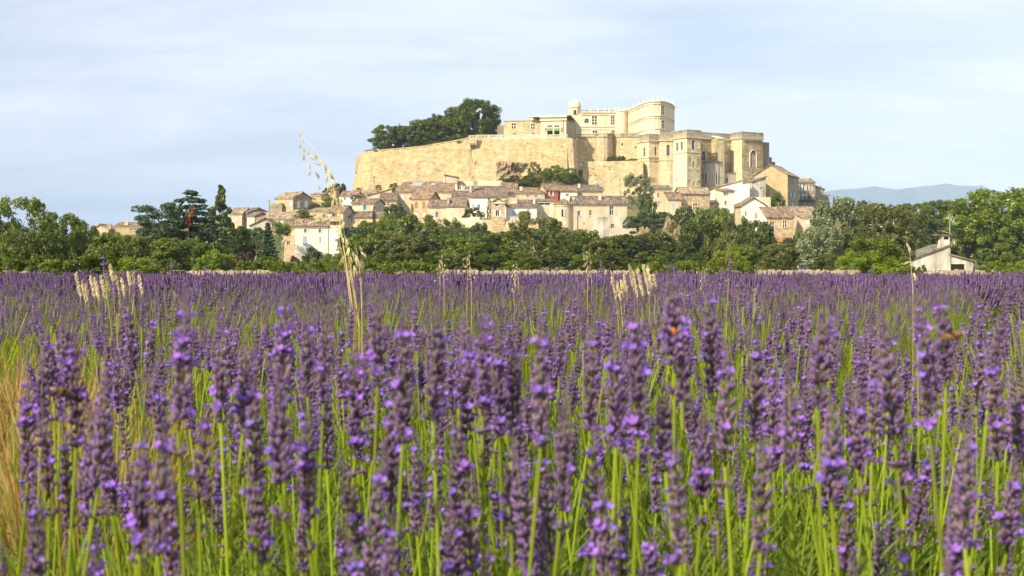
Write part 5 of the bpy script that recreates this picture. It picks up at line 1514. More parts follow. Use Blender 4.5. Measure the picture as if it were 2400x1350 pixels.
tree('broad', 420, 560, 130, 128, 'leaf_mid', 'dark undergrowth tree beneath the cedar', 3, group=GA)
tree('broad', 490, 570, 90, 110, 'leaf_dark', 'dark bush below the poplar', 4, group=GA)
tree('shrub', 500, 587, 96, 84, 'leaf_bright', 'round light green bush below the cedar and poplar', 1)
tree('shrub', 572, 588, 66, 96, 'leaf_redbrown', 'dark reddish brown bush left of the fir', 2)
tree('pine', 600, 533, 64, 165, 'leaf_conifer', 'small umbrella pine left of the fir', 1, group=GA)
tree('fir', 628, 523, 78, 150, 'leaf_conifer', 'dark conical fir before the stone annex', 0, group=GA)
tree('pine', 662, 522, 60, 230, 'leaf_mid', 'flat topped umbrella pine between the fir and the white house', 1, group=GA)
tree('shrub', 625, 602, 90, 80, 'leaf_mid', 'low green bush in front of the fir', 0)
tree('shrub', 572, 612, 60, 74, 'leaf_mid', 'small bush left of the overgrown hedge', 1)
tree('shrub', 690, 600, 40, 120, 'leaf_redbrown', 'small reddish bush at the foot of the stone annex', 0)
tree('shrub', 731, 581, 58, 128, 'leaf_conifer', 'dark round bush in front of the large white house', 1)
tree('shrub', 780, 592, 70, 118, 'leaf_mid', 'green bush before the flat white annex', 2)
# belt below the village
belt_trees = [
    ('cypress', 877, 479, 19, 262, 'leaf_conifer', 'slim dark cypress in front of the long stone house', 0), ('broad', 925, 482, 56, 262, 'leaf_dark', 'dark tree right of the cypress', 1), ('broad', 912, 500, 44, 258, 'leaf_bright', 'small bright green tree between cypress and dark tree', 2),
    ('broad', 826, 534, 62, 200, 'leaf_conifer', 'dark tree right of the flat white annex', 0), ('broad', 872, 522, 84, 215, 'leaf_mid', 'upper belt tree below the cypress', 3), ('broad', 925, 515, 90, 212, 'leaf_mid', 'upper belt tree below the small bright tree', 4),
    ('broad', 985, 506, 104, 210, 'leaf_mid', 'large upper belt tree below the brown shuttered house', 0), ('loose', 1046, 514, 84, 208, 'leaf_mid', 'airy upper belt tree below the two cream houses', 1), ('broad', 1092, 536, 70, 205, 'leaf_mid', 'small upper belt tree below the vine terrace', 2), ('broad', 1124, 527, 50, 215, 'leaf_dark', 'tree beside the arched gateway', 1),
    ('broad', 850, 552, 92, 165, 'leaf_mid', 'front belt tree below the long stone house', 2), ('broad', 908, 544, 104, 162, 'leaf_olive', 'olive toned front belt tree below the cypress', 3), ('broad', 968, 552, 96, 158, 'leaf_olive', 'olive toned front belt tree under the large upper belt tree', 4),
    ('broad', 1030, 552, 104, 160, 'leaf_mid', 'dark front belt tree below the two cream houses', 0), ('broad', 1086, 558, 90, 155, 'leaf_mid', 'front belt tree below the hanging vine garden', 1), ('broad', 1142, 548, 104, 160, 'leaf_dark', 'dark front belt tree below the arched gateway', 2),
    ('broad', 1195, 544, 96, 165, 'leaf_mid', 'front belt tree below the tower house', 3), ('loose', 1262, 512, 132, 150, 'leaf_olive', 'tall olive green tree with pale trunk in mid belt below the teal glass house', 0), ('broad', 1250, 540, 140, 158, 'leaf_mid', 'leafy tree behind the pale trunk in mid belt', 4),
    ('broad', 1326, 548, 84, 165, 'leaf_mid', 'dark front belt tree below the round tower', 0), ('broad', 1372, 542, 84, 172, 'leaf_mid', 'front belt tree below the chimney of the big house', 1), ('broad', 1424, 556, 100, 160, 'leaf_olive', 'olive toned front belt tree below the green shutters', 2),
    ('broad', 1480, 552, 100, 160, 'leaf_dark', 'dark front belt tree below the grey garden wall', 3), ('broad', 1540, 546, 92, 165, 'leaf_olive', 'round olive toned tree before the pale dry shrub', 4), ('broad', 1590, 570, 74, 150, 'leaf_dark', 'low dark tree right of the round olive toned tree', 0),
    ('fine', 1645, 519, 118, 165, 'leaf_dark', 'large dark tree left of the round yellow green bush', 0), ('broad', 1714, 545, 70, 160, 'leaf_olive', 'olive green tree below the yellow green bush', 1), ('fine', 1772, 519, 82, 165, 'leaf_dark', 'dense dark evergreen left of the front stone house', 1),
    ('cypress', 1806, 526, 22, 175, 'leaf_mid', 'narrow cypress at the corner of the front stone house', 0), ('broad', 1828, 572, 90, 140, 'leaf_olive', 'scrubby olive tree left of the parked car', 2), ('broad', 1740, 575, 80, 130, 'leaf_mid', 'scrubby tree behind the right hedge', 3),
    ('broad', 1520, 470, 44, 262, 'leaf_bright', 'bright young tree at the right side of the leafy tree', 1),
    ('broad', 1605, 488, 60, 240, 'leaf_dark', 'dark garden tree below the hip roofed house', 2), ('broad', 1650, 492, 56, 236, 'leaf_mid', 'garden tree below the large stone house', 3), ('broad', 1690, 489, 50, 240, 'leaf_mid', 'garden tree below the tall narrow white house', 4),
    ('broad', 1822, 451, 32, 276, 'leaf_mid', 'small green tree in front of the big ochre gable', 0), ('broad', 1852, 560, 40, 225, 'leaf_dark', 'small tree beside the red roofed shed', 1), ('broad', 1300, 520, 30, 262, 'leaf_bright', 'small bush tree at the foot of the round tower', 2),
]
for k, px, top, w, D, mt, lb, v in belt_trees:
    tree(k, px, top, w, D, mt, lb, v, group=GB)
# mid shrubs closing the belt towards the field
for i, (px, top, w, D, mt, lb) in enumerate([
    (800, 600, 80, 100, 'leaf_mid', 'low green bush left of the wild oat stalks'), (880, 598, 90, 108, 'leaf_dark', 'dark low bush above the left hedge'), (950, 592, 100, 110, 'leaf_dark', 'dark low bush below the olive toned belt trees'),
    (1020, 590, 100, 112, 'leaf_mid', 'low bush below the dark front belt tree'), (1090, 592, 100, 110, 'leaf_dark', 'dark low bush behind the left oat plume'), (1160, 590, 100, 112, 'leaf_mid', 'low bush below the gateway tree'),
    (1225, 590, 100, 104, 'leaf_mid', 'bush below the tall olive green tree'), (1300, 592, 100, 110, 'leaf_dark', 'dark low bush below the round tower'), (1370, 594, 90, 108, 'leaf_mid', 'bush behind the thin white flowering stalk'),
    (1440, 590, 110, 110, 'leaf_dark', 'dark bush below the green shutters'), (1520, 592, 110, 112, 'leaf_mid', 'bush below the grey garden wall'), (1600, 590, 100, 112, 'leaf_dark', 'dark bush over the right hedge'), (1830, 596, 80, 104, 'leaf_olive', 'olive bush left of the blue car')]):
    tree('shrub', px, top, w, D, mt, lb, i % 3)
for i, (px, top, w, D, mt, lb) in enumerate([(1335, 545, 60, 245, 'leaf_mid', 'garden bush at the foot of the round tower wall'), (1385, 548, 70, 245, 'leaf_dark', 'garden bush below the small tower window'), (1440, 556, 70, 244, 'leaf_olive', 'olive bush against the stone base of the big house'),
    (1490, 552, 60, 244, 'leaf_mid', 'bush below the grey garden wall end'), (1545, 540, 60, 235, 'leaf_mid', 'bush behind the pale dry shrubs'), (1615, 520, 70, 228, 'leaf_dark', 'dark bush below the dark garden tree'), (1700, 535, 70, 225, 'leaf_mid', 'bush right of the large dark tree'), (1790, 545, 60, 230, 'leaf_olive', 'bush against the front stone house corner'),
    (1205, 548, 70, 240, 'leaf_mid', 'bush below the rough retaining wall'), (1262, 540, 60, 242, 'leaf_dark', 'dark bush below the teal glass house'), (540, 560, 70, 215, 'leaf_dark', 'dark bush at the foot of the cream end house'), (590, 556, 70, 215, 'leaf_dark', 'dark bush below the wide low gabled house')]):
    tree('shrub', px, top, w, D, mt, lb, i % 3)
tree('shrub', 1682, 507, 50, 205, 'leaf_yellow', 'round yellow green bush below the tall white house', 0)
tree('shrub', 1572, 513, 52, 205, 'leaf_dry', 'pale straw coloured dry shrub below the hip roofed house', 1)
tree('shrub', 1512, 528, 40, 210, 'leaf_dry', 'smaller pale dry shrub beside the grey garden wall', 2)
tree('shrub', 1704, 584, 84, 92, 'leaf_yellow', 'bright yellow green leafy shrub on top of the right hedge', 2)
tree('shrub', 1745, 512, 50, 215, 'leaf_mid', 'green garden shrub left of the white gabled house', 1)
tree('shrub', 1715, 520, 40, 214, 'leaf_redbrown', 'brownish shrub right of the round yellow green bush', 0)
tree('shrub', 1875, 538, 30, 238, 'leaf_yellow', 'yellow vine bush beside the white doors', 1)
tree('shrub', 1535, 494, 108, 250, 'leaf_conifer', 'dark green creeper mass hanging over the wall below the leafy tree', 2, base=548)
tree('loose', 1497, 408, 66, 262, 'leaf_silver', 'leafy tree standing right of the big house roof below the church', 1, base=500, group=GB)
tree('shrub', 1475, 508, 30, 258, 'leaf_mid', 'green creeper at the right corner of the big house', 0, base=535)
tree('shrub', 1110, 487, 46, 279, 'leaf_dark', 'dark vine pergola on the terrace by the white house', 1, base=512)
tree('shrub', 1128, 496, 18, 277, 'leaf_yellow', 'small yellow bush on the vine terrace', 2, base=512)
tree('shrub', 1146, 460, 11, 277, 'leaf_bright', 'bright green creeper column left of the tower house', 0, base=512)
tree('broad', 1229, 495, 32, 272.5, 'leaf_yellow', 'little yellow green vine tree on the balcony', 3, base=519)
tree('shrub', 966, 478, 8, 287, 'leaf_bright', 'bright creeper on the corner of the brown shuttered house', 1, base=512)
tree('shrub', 836, 456, 26, 300, 'leaf_mid', 'green bush on the roof terrace below the rampart corner', 2, base=476)
tree('shrub', 722, 505, 46, 276, 'leaf_bright', 'bright creeper mass between the cottages at the left', 0, base=522)
tree('shrub', 706, 492, 26, 279, 'leaf_mid', 'small green creeper above the bright creeper mass', 1, base=512)
tree('shrub', 738, 478, 30, 292, 'leaf_mid', 'green shrub at the corner of the gabled stone house', 2, base=490)
tree('shrub', 770, 462, 34, 302, 'leaf_bright', 'green hedge behind the wild oat spikelets', 0, base=485)
tree('broad', 778, 440, 40, 322, 'leaf_dark', 'dark tree standing on the skyline left of the rampart', 1, base=470)
tree('fine', 795, 430, 36, 324, 'leaf_dark', 'taller dark tree close to the rampart corner', 0, base=466)
tree('shrub', 840, 440, 16, 322, 'leaf_bright', 'small green tuft at the rampart foot corner', 1, base=450)
tree('shrub', 887, 433, 14, 325, 'leaf_dark', 'little dark bush beside the lamp post under the rampart', 2, base=446)
tree('shrub', 925, 429, 26, 324, 'leaf_mid', 'low bush at the rampart foot left of the largest roof', 0, base=442)
# grassy bank under the rampart
for i, (px, top, w, D, b, mt, lb) in enumerate([(1252, 380, 32, 321.5, 412, 'leaf_olive', 'olive green shrub under the rampart beside the bare rock'), (1300, 388, 54, 321, 425, 'leaf_bright', 'green bank shrub under the bastion wall'), (1335, 392, 38, 320.5, 425, 'leaf_bright', 'green bank shrub at the foot of the bastion corner'),
                                                (1278, 402, 50, 319, 432, 'leaf_bright', 'grassy scrub in the middle of the green bank'), (1325, 402, 60, 318.5, 430, 'leaf_bright', 'sunlit scrub on the right of the green bank'), (1205, 410, 34, 320, 432, 'leaf_olive', 'green scrub below the bare rock'),
                                                (1240, 412, 60, 318, 436, 'leaf_olive', 'dry olive scrub low on the green bank'), (1180, 418, 50, 320, 436, 'leaf_olive', 'brownish scrub at the left end of the green bank'), (1230, 424, 70, 316, 440, 'leaf_mid', 'dark hedge line at the bottom of the green bank')]):
    tree('shrub', px, top, w, D, mt, lb, i % 3, base=b)
for i, (px, top, w, D, lb) in enumerate([(1438, 365, 32, 340, 'clipped dark hedge on the lower terrace below the round bastion'), (1455, 366, 24, 340.5, 'dark hedge end beside the small doorway on the lower terrace'), (1485, 372, 36, 338, 'low green border right on the lower terrace')]):
    tree('shrub', px, top, w, D, 'leaf_dark', lb, i, base=383)
# castle terrace trees
for k, px, top, w, D, mt, lb, v, b in [
    ('fine', 908, 295, 80, 347, 'leaf_mid', 'round dense tree at the left end of the castle terrace', 0, 356), ('cypress', 936, 288, 12, 352, 'leaf_conifer', 'thin conifer spire between the terrace trees', 0, 350), ('fine', 962, 295, 84, 349, 'leaf_mid', 'dark terrace tree right of the round dense tree', 1, 353),
    ('fine', 1003, 281, 80, 350, 'leaf_mid', 'terrace tree under the rising tree line', 2, 349), ('fine', 1037, 268, 76, 351, 'leaf_mid', 'broad terrace tree left of the tallest one', 0, 346), ('fine', 1078, 252, 80, 352, 'leaf_mid', 'high terrace tree leaning on the tallest one', 1, 342),
    ('fine', 1118, 235, 104, 353, 'leaf_mid', 'tallest terrace tree with open trunk left of the castle', 2, 334), ('fine', 1148, 262, 42, 354, 'leaf_mid', 'small terrace tree touching the ruined wing', 0, 330)]:
    tree(k, px, top, w, D, mt, lb, v, base=b, group=GC)
for i, (px, top, w, D, b, lb) in enumerate([(868, 351, 28, 339, 360, 'low bush at the rounded rampart corner'), (905, 344, 60, 338, 358, 'clipped hedge on the rampart under the round dense tree'), (1020, 331, 50, 336, 348, 'low hedge on the rampart under the rising trees'), (1075, 320, 60, 335, 338, 'clipped hedge left of the bartizan'), (1110, 316, 50, 336, 332, 'clipped hedge behind the bartizan'), (985, 325, 70, 342, 352, 'shade undergrowth behind the rampart coping')]):
    tree('shrub', px, top, w, D, 'leaf_mid' if i != 5 else 'leaf_dark', lb, i % 3, base=b)
# right
for k, px, top, w, D, mt, lb, v in [
    ('fine', 1958, 466, 118, 150, 'leaf_silver', 'silver green leafy tree right of the village', 0), ('fine', 1925, 530, 90, 138, 'leaf_silver', 'lower silver green tree above the parked car', 1), ('fine', 2075, 478, 130, 160, 'leaf_olive', 'loose willow like tree left of the cottage', 2),
    ('fine', 2010, 530, 90, 140, 'leaf_olive', 'olive green tree between the silver tree and the willow', 0), ('fine', 2050, 560, 130, 100, 'leaf_bright', 'bright green bushy tree left of the cottage', 1), ('fine', 2150, 500, 90, 205, 'leaf_dark', 'dark tree behind the cottage', 2),
    ('fine', 2205, 470, 100, 235, 'leaf_mid', 'green tree behind the cottage antenna', 0), ('fine', 2140, 478, 80, 240, 'leaf_mid', 'round tree behind the willow', 1), ('fine', 2258, 474, 80, 238, 'leaf_mid', 'green tree left of the great bright tree', 2),
    ('fine', 2345, 446, 200, 192, 'leaf_bright', 'great bright green tree at the right edge', 1), ('fine', 2268, 515, 90, 200, 'leaf_mid', 'green tree at the left side of the great bright tree', 1), ('fine', 2425, 470, 160, 185, 'leaf_bright', 'bright tree cut by the right edge', 2),
    ('fine', 2170, 545, 80, 195, 'leaf_dark', 'dark low tree directly behind the cottage roof', 0), ('cypress', 1954, 458, 8, 300, 'leaf_conifer', 'tiny cypress at the right end of the village', 0), ('pine', 2021, 469, 28, 262, 'leaf_mid', 'small round topped tree near the distant chimneys', 1)]:
    tree(k, px, top, w, D, mt, lb, v, group=GD_)
for i, (px, top, w, D, mt, lb) in enumerate([
    (1990, 590, 80, 80, 'leaf_bright', 'bright bush right of the parked car'), (2045, 592, 100, 55.4, 'leaf_bright', 'bright green bush over the stone wall'), (2105, 596, 90, 55.5, 'leaf_mid', 'green bush touching the cottage wall'), (2085, 614, 130, 54.8, 'leaf_bright', 'low green hedge bush spilling over the wall left of the cottage'),
    (2160, 624, 40, 55, 'leaf_mid', 'small bush before the cottage gable'), (2345, 594, 90, 90, 'leaf_mid', 'rounded bush below the great bright tree'), (2335, 613, 80, 55, 'leaf_bright', 'low hedge right of the cottage annex'), (2395, 611, 80, 54.8, 'leaf_bright', 'low hedge at the right edge'),
    (1935, 592, 60, 110, 'leaf_dark', 'dark bush behind the parked car'), (2200, 600, 60, 210, 'leaf_dark', 'dark bush seen over the cottage annex')]):
    tree('shrub', px, top, w, D, mt, lb, i % 3)


# overgrown hedges on the field wall: their own leaves, built at hedge scale
def hedge(px0, px1, topf, D, label, mat, seed, thick=1.1):
    r = np.random.default_rng(seed)
    x0, x1 = (px0 - 1200) / F * D, (px1 - 1200) / F * D
    root = empty('hedge', ((x0 + x1) / 2, D, gz(0, D)))
    tag(root, label, 'hedge', 'overgrown hedges on the field wall')
    n = int((x1 - x0) * 26)
    C, R = [], []
    for i in range(n):
        x = r.uniform(x0, x1)
        f = (x - x0) / (x1 - x0)
        zt = ZP(topf(f), D) - .08
        z = r.uniform(.15, zt) if i % 3 else zt + r.normal() * .04
        C.append((x, D + r.uniform(-.5, .5) * thick * (1 if z < zt - .2 else .7), z)); R.append(r.uniform(.10, .2))
    V, T = clumps(np.array(C), R, 75, .042, r, upb=.5)
    link('foliage', quads('foliage', V, T, MAT[mat]), root, Matrix())
    m = MB()
    for i in range(10):
        x = x0 + (x1 - x0) * (i + .5) / 10
        m.tube([(x, D, gz(x, D) - .1), (x + .1, D + .1, .4), (x - .05, D, .8)], [.03, .025, .01], 5)
    link('stems', m.mesh('stems', MAT['bark']), root, Matrix())


hedge(626, 1040, lambda f: 612 + 8 * f + 4 * math.sin(f * 21) - (3 if f < .1 else 0), 55.3, 'long overgrown green hedge on the wall below the large white house', 'leaf_bright', 91)
hedge(1482, 1776, lambda f: 620 - 9 * math.exp(-((f - .72) / .28) ** 2) + 2 * math.sin(f * 25) + (8 if f > .95 else 0), 55.3, 'overgrown green mound hedge on the wall below the front stone house', 'leaf_bright', 92)

# ------------------------------------------------------------------ dry stone field wall
DW = 56.0
fw = empty('field_wall', (0, DW, gz(0, DW)))
tag(fw, 'low dry stone wall with upright coping stones along the far edge of the lavender', 'wall')
m = MB()
r_ = np.random.default_rng(33)
ztop = ZP(644, DW)
zbot = gz(0, DW) - .3
rows_, L0, L1 = 5, -25.0, 25.0
for j in range(rows_):                      # coursed body, every stone its own block
    x = L0
    z0 = zbot + (ztop - zbot) * j / rows_; z1 = zbot + (ztop - zbot) * (j + 1) / rows_ - .012
    while x < L1:
        w = r_.uniform(.16, .42)
        dy = r_.normal() * .015
        m.box(x, x + w - .015, DW - .24 + dy, DW + .24, z0, z1); x += w
wb_ = link('wall_body', m.mesh('wall_body', MAT['dry_stone']), fw, Matrix()); wb_['kind'] = 'stuff'
stone_meshes = []
for k in range(8):
    m = MB()
    hh = 1.0
    a = r_.normal(size=8) * .10
    m.v = [(-.5, -.5, 0), (.5, -.5, 0), (.5, .5, 0), (-.5, .5, 0), (-.42 + a[0], -.46, hh + a[1]), (.42 + a[2], -.46, hh + a[3]), (.42 + a[2], .46, hh + a[4] * .6), (-.42 + a[0], .46, hh + a[5] * .6)]
    m.f = [(0, 3, 2, 1), (4, 5, 6, 7), (0, 1, 5, 4), (1, 2, 6, 5), (2, 3, 7, 6), (3, 0, 4, 7)]
    stone_meshes.append(m.mesh('coping_stone', MAT['dry_stone']))
rest = MB()
x = L0
vis = [(485, 625), (1045, 1490), (1765, 2015), (2200, 2300)]
n_st = 0
while x < L1:
    w = r_.uniform(.085, .16)
    px = 1200 + x / DW * F
    hgt = ZP(634 + r_.normal() * 1.1, DW) - ztop
    if any(a < px < b for a, b in vis) and n_st < 300:
        o = bpy.data.objects.new('coping_stone', stone_meshes[n_st % 8]); COL.objects.link(o); o.parent = fw; o.matrix_parent_inverse = MATW[fw].inverted()
        o.matrix_basis = Matrix.LocRotScale(Vector((x + w / 2, DW, ztop + .003)), Euler((0, r_.normal() * .12, r_.normal() * .06)), Vector((w * .93, .42, hgt)))
        n_st += 1
    else:
        rest.box(x + .004, x + w - .006, DW - .21, DW + .21, ztop + .003, ztop + hgt)
    x += w
link('coping_stones', rest.mesh('coping_stones', MAT['dry_stone']), fw, Matrix())['kind'] = 'stuff'

# ------------------------------------------------------------------ small things in the village
def lamp_post(px, top, base, D, label):
    a, b = P(px, base, D), P(px, top, D)
    root = empty('street_lamp', a); tag(root, label, 'street lamp')
    m = MB(); m.tube([a - ZUP * .5, b - ZUP * .35], [.07, .05], 6); link('post', m.mesh('post', MAT['iron']), root, Matrix())
    m = MB(); m.lathe(b.x, b.y, [(.06, b.z - .4), (.2, b.z - .1), (.22, b.z), (.05, b.z + .18), (0, b.z + .25)], 8); link('lamp_head', m.mesh('lamp_head', MAT['parapet_grey']), root, Matrix())


lamp_post(877, 414, 443, 322, 'street lamp standing against the rampart foot at the left')
lamp_post(1453, 420, 448, 322, 'thin lamp pole before the lower terrace wall')
lamp_post(1362, 386, 412, 321, 'dark pole at the corner of the bastion and lower terrace')
lamp_post(631, 470, 505, 288, 'pale lamp pole beside the roofless stone block')


def car(px, D, col, label, yaw):
    x = (px - 1200) / F * D
    zb = ZP(619, 168) - 1.45 if D < 170 else ZP(610, 186) - 1.45
    root = empty('parked_car', (x, D, zb), yaw); tag(root, label, 'car')
    mt = surface('car_paint', col, .03, 3, .05, 1, rough=.25, bump=0, spec=.6)
    prof = [(-2.05, .35), (-2.1, .7), (-1.95, .85), (-1.1, .95), (-.55, 1.42), (.75, 1.45), (1.45, 1.0), (2.0, .92), (2.1, .6), (2.05, .35)]
    m = MB(); n = len(prof)
    for y, s in ((-.85, 1), (-.6, 1), (.6, 1), (.85, 1)):
        for px_, pz in prof:
            inn = .16 if abs(y) > .7 and pz > 1.2 else 0
            m.v.append((px_, y * (1 - inn), pz if abs(y) < .7 or pz < 1.2 else pz - .03))
    for j in range(3):
        for i in range(n - 1): m.f.append((j * n + i, j * n + i + 1, (j + 1) * n + i + 1, (j + 1) * n + i))
        m.f.append((j * n + n - 1, j * n, (j + 1) * n, (j + 1) * n + n - 1))
    m.f.append(tuple(range(n))[::-1]); m.f.append(tuple(range(3 * n, 4 * n)))
    link('body', m.mesh('body', mt), root)
    m = MB()
    for s in (-1, 1):
        m.poly([(-.95, s * .862, .98), (-.5, s * .80, 1.36), (.7, s * .80, 1.38), (1.25, s * .862, 1.0)])
    link('window', m.mesh('window', MAT['glass_dark']), root)
    m = MB(); m.poly([(-1.12, -.62, .985), (-1.12, .62, .985), (-.62, .58, 1.39), (-.62, -.58, 1.39)]); link('windscreen', m.mesh('windscreen', MAT['glass_dark']), root)
    for sx in (-1.3, 1.3):
        for sy in (-.82, .82):
            m = MB(); m.tube([(sx, sy - .1, .31), (sx, sy + .1, .31)], [.31, .31], 14); w = link('wheel', m.mesh('wheel', MAT['inner_dark']), root)
            m = MB(); m.tube([(sx, sy - .11, .31), (sx, sy + .11, .31)], [.18, .18], 10); link('rim', m.mesh('rim', MAT['metal_pale']), w)
    for sy in (-.6, .6):
        m = MB(); m.box(-2.12, -2.0, sy - .15, sy + .15, .62, .75); link('headlight', m.mesh('headlight', MAT['metal_pale']), root)


car(1890, 168, (.03, .045, .10), 'dark blue car roof showing over the wall under the silver tree', 1.15)
car(1884, 186, (.55, .55, .53), 'pale silver car parked behind the dark blue car', 1.0)

# red creeper in the cedar
r_ = np.random.default_rng(55)
q0, q1 = P(449, 489, 132.2), P(442, 530, 131.8)
root = empty('red_creeper', q1); tag(root, 'bright red patch hanging between the cedar branches', 'creeper')
C = [q0.lerp(q1, t) + Vector((r_.normal() * .12, r_.normal() * .1, r_.normal() * .05)) for t in np.linspace(0, 1, 12)]
V, T = clumps(np.array([tuple(c) for c in C]), [.13 - .006 * i for i in range(12)], 34, .06, r_)
link('foliage', quads('foliage', V, T, MAT['leaf_red']), root, Matrix())
m = MB(); m.tube([q1 - ZUP * 2.5, q1, q0], [.04, .03, .02], 5); link('stem', m.mesh('stem', MAT['bark']), root, Matrix())

# ------------------------------------------------------------------ lavender
def tri_mesh(name, V, Fc, C, mat='lavender'):
    me = bpy.data.meshes.new(name)
    n = len(Fc)
    me.vertices.add(len(V)); me.loops.add(n * 3); me.polygons.add(n)
    me.vertices.foreach_set('co', np.ascontiguousarray(V, np.float32).ravel())
    me.loops.foreach_set('vertex_index', np.ascontiguousarray(Fc, np.int32).ravel())
    me.polygons.foreach_set('loop_start', np.arange(0, n * 3, 3, dtype=np.int32))
    at = me.attributes.new('col', 'FLOAT_COLOR', 'POINT')
    at.data.foreach_set('color', np.concatenate([C, np.ones((len(C), 1))], 1).astype(np.float32).ravel())
    me.materials.append(MAT[mat])
    me.update(calc_edges=True)
    return me


def basis(d):
    """rotation matrices (n,3,3) taking z to d (n,3)"""
    d = d / np.linalg.norm(d, axis=1, keepdims=True)
    a = np.where(np.abs(d[:, :1]) < .9, np.array([[1., 0, 0]]), np.array([[0, 1., 0]]))
    x = np.cross(a, d); x /= np.linalg.norm(x, axis=1, keepdims=True)
    y = np.cross(d, x)
    return np.stack([x, y, d], 2)


def calyx_template(lod):
    if lod == 0:
        n = 5; rings = [(.70, .30), (1.0, .68), (.62, 1.0)]
    else:
        n = 4; rings = [(1.0, .6)]
    V = [(0, 0, 0)]
    for r, z in rings:
        for k in range(n):
            t = 6.2832 * k / n; V.append((r * math.cos(t), r * math.sin(t), z))
    V.append((0, 0, 1.0 if lod == 0 else 1.1))
    Fc = []
    for k in range(n):
        k2 = (k + 1) % n
        Fc.append((0, 1 + k2, 1 + k))
        for j in range(len(rings) - 1):
            a, b = 1 + j * n, 1 + (j + 1) * n
            Fc += [(a + k, a + k2, b + k2), (a + k, b + k2, b + k)]
        e = 1 + (len(rings) - 1) * n
        Fc.append((e + k, e + k2, len(V) - 1))
    return np.array(V), np.array(Fc)


CAL = [calyx_template(0), calyx_template(1)]
COL_A, COL_B, COL_C = np.array((.122, .074, .158)), np.array((.262, .172, .315)), np.array((.290, .205, .150))
COL_F = np.array((.35, .19, .70))


def many(tmpl, pos, dirs, rad, lng, cols, tipcol=None):
    V0, F0 = tmpl
    n = len(pos)
    S = np.stack([np.broadcast_to(V0[:, 0], (n, len(V0))) * rad[:, None], np.broadcast_to(V0[:, 1], (n, len(V0))) * rad[:, None], np.broadcast_to(V0[:, 2], (n, len(V0))) * lng[:, None]], -1)
    V = np.einsum('nij,nkj->nki', basis(dirs), S) + pos[:, None, :]
    Fc = F0[None] + (np.arange(n) * len(V0))[:, None, None]
    C = np.repeat(cols[:, None, :], len(V0), 1).copy()
    if tipcol is not None:
        f = np.clip(V0[:, 2], 0, 1)[None, :, None]
        C = C * (1 - f * .6) + tipcol[:, None, :] * f * .6
    return V.reshape(-1, 3), Fc.reshape(-1, 3), C.reshape(-1, 3)


def cat_geo(parts):
    Vs, Fs, Cs, o = [], [], [], 0
    for V, Fc, C in parts:
        Vs.append(V); Fs.append(Fc + o); Cs.append(C); o += len(V)
    return np.concatenate(Vs), np.concatenate(Fs), np.concatenate(Cs)


def spike_geo(seed, lod):
    """flower spike standing on the origin -> (calyces, open florets), about 65 mm long"""
    r = np.random.default_rng(seed)
    L = r.uniform(.058, .086)
    nw = int(r.integers(9, 13))
    per = 11 if lod == 0 else 7
    pos, dr, rad, lng, col, tip = [], [], [], [], [], []
    fpos, fdr = [], []
    blooms = {int(k): r.uniform(.12, .5) for k in r.choice(nw - 2, size=int(r.integers(2, 5)), replace=False)}
    gap = r.uniform() < .5
    for w in range(nw):
        f = w / (nw - 1)
        z = L * f if not (gap and w == 0) else -.012
        pf = (.72 + .38 * math.sin(math.pi * min(1, f * .9 + .12))) * (1 - .58 * max(0, (f - .5) / .5))
        for k in range(per):
            if r.uniform() < .1: continue
            t = 6.2832 * (k + (w % 2) * .5 + r.normal() * .25) / per
            d = np.array((math.cos(t), math.sin(t), .95 + .9 * f + r.normal() * .28))
            p = np.array((math.cos(t) * .0016, math.sin(t) * .0016, z + r.normal() * .0016))
            ln = .0064 * pf * r.uniform(.7, 1.25)
            pos.append(p); dr.append(d); lng.append(ln); rad.append(.00125 * pf * r.uniform(.8, 1.2) * (1 if lod == 0 else 1.35))
            u = r.uniform()
            col.append(COL_A * (1 - u) + COL_B * u if r.uniform() < .64 else COL_C * r.uniform(.7, 1.2))
            tip.append(COL_B * r.uniform(.7, 1.3) * np.array((1, .93, 1.15)))
            if w in blooms and r.uniform() < blooms[w]:
                dd = d / np.linalg.norm(d)
                fpos.append(p + dd * ln * 1.0); fdr.append(dd)
    main = many(CAL[0 if lod == 0 else 1], np.array(pos), np.array(dr), np.array(rad), np.array(lng), np.array(col), np.array(tip))
    # axis
    ax = many(CAL[1], np.array([[0, 0, -.014]]), np.array([[0, 0, 1.]]), np.array([.0016]), np.array([L + .012]), np.array([[.17, .16, .09]]))
    main = cat_geo([main, ax])
    flo = None
    if fpos:
        Vs, Fs, Cs = [], [], []
        o = 0
        for p, d in zip(fpos, fdr):
            B = basis(d[None])[0]
            npet = 5 if lod == 0 else 3
            s = r.uniform(.0024, .0035) * (1 if lod == 0 else 1.25)
            cc = COL_F * r.uniform(.75, 1.15) * np.array((r.uniform(.85, 1.2), 1, 1))
            for k in range(npet):
                t = 6.2832 * k / npet + r.uniform(0, .5)
                e = B @ np.array((math.cos(t), math.sin(t), .9)); b = B @ np.array((-math.sin(t), math.cos(t), 0))
                Vs += [p - e * s * .1, p + e * s * .6 + b * s * .42, p + e * s * 1.1, p + e * s * .6 - b * s * .42]
                Fs += [(o, o + 1, o + 2), (o, o + 2, o + 3)]; Cs += [cc * .8, cc, cc * 1.1, cc]; o += 4
        flo = (np.array(Vs), np.array(Fs), np.array(Cs))
    return main, flo, L


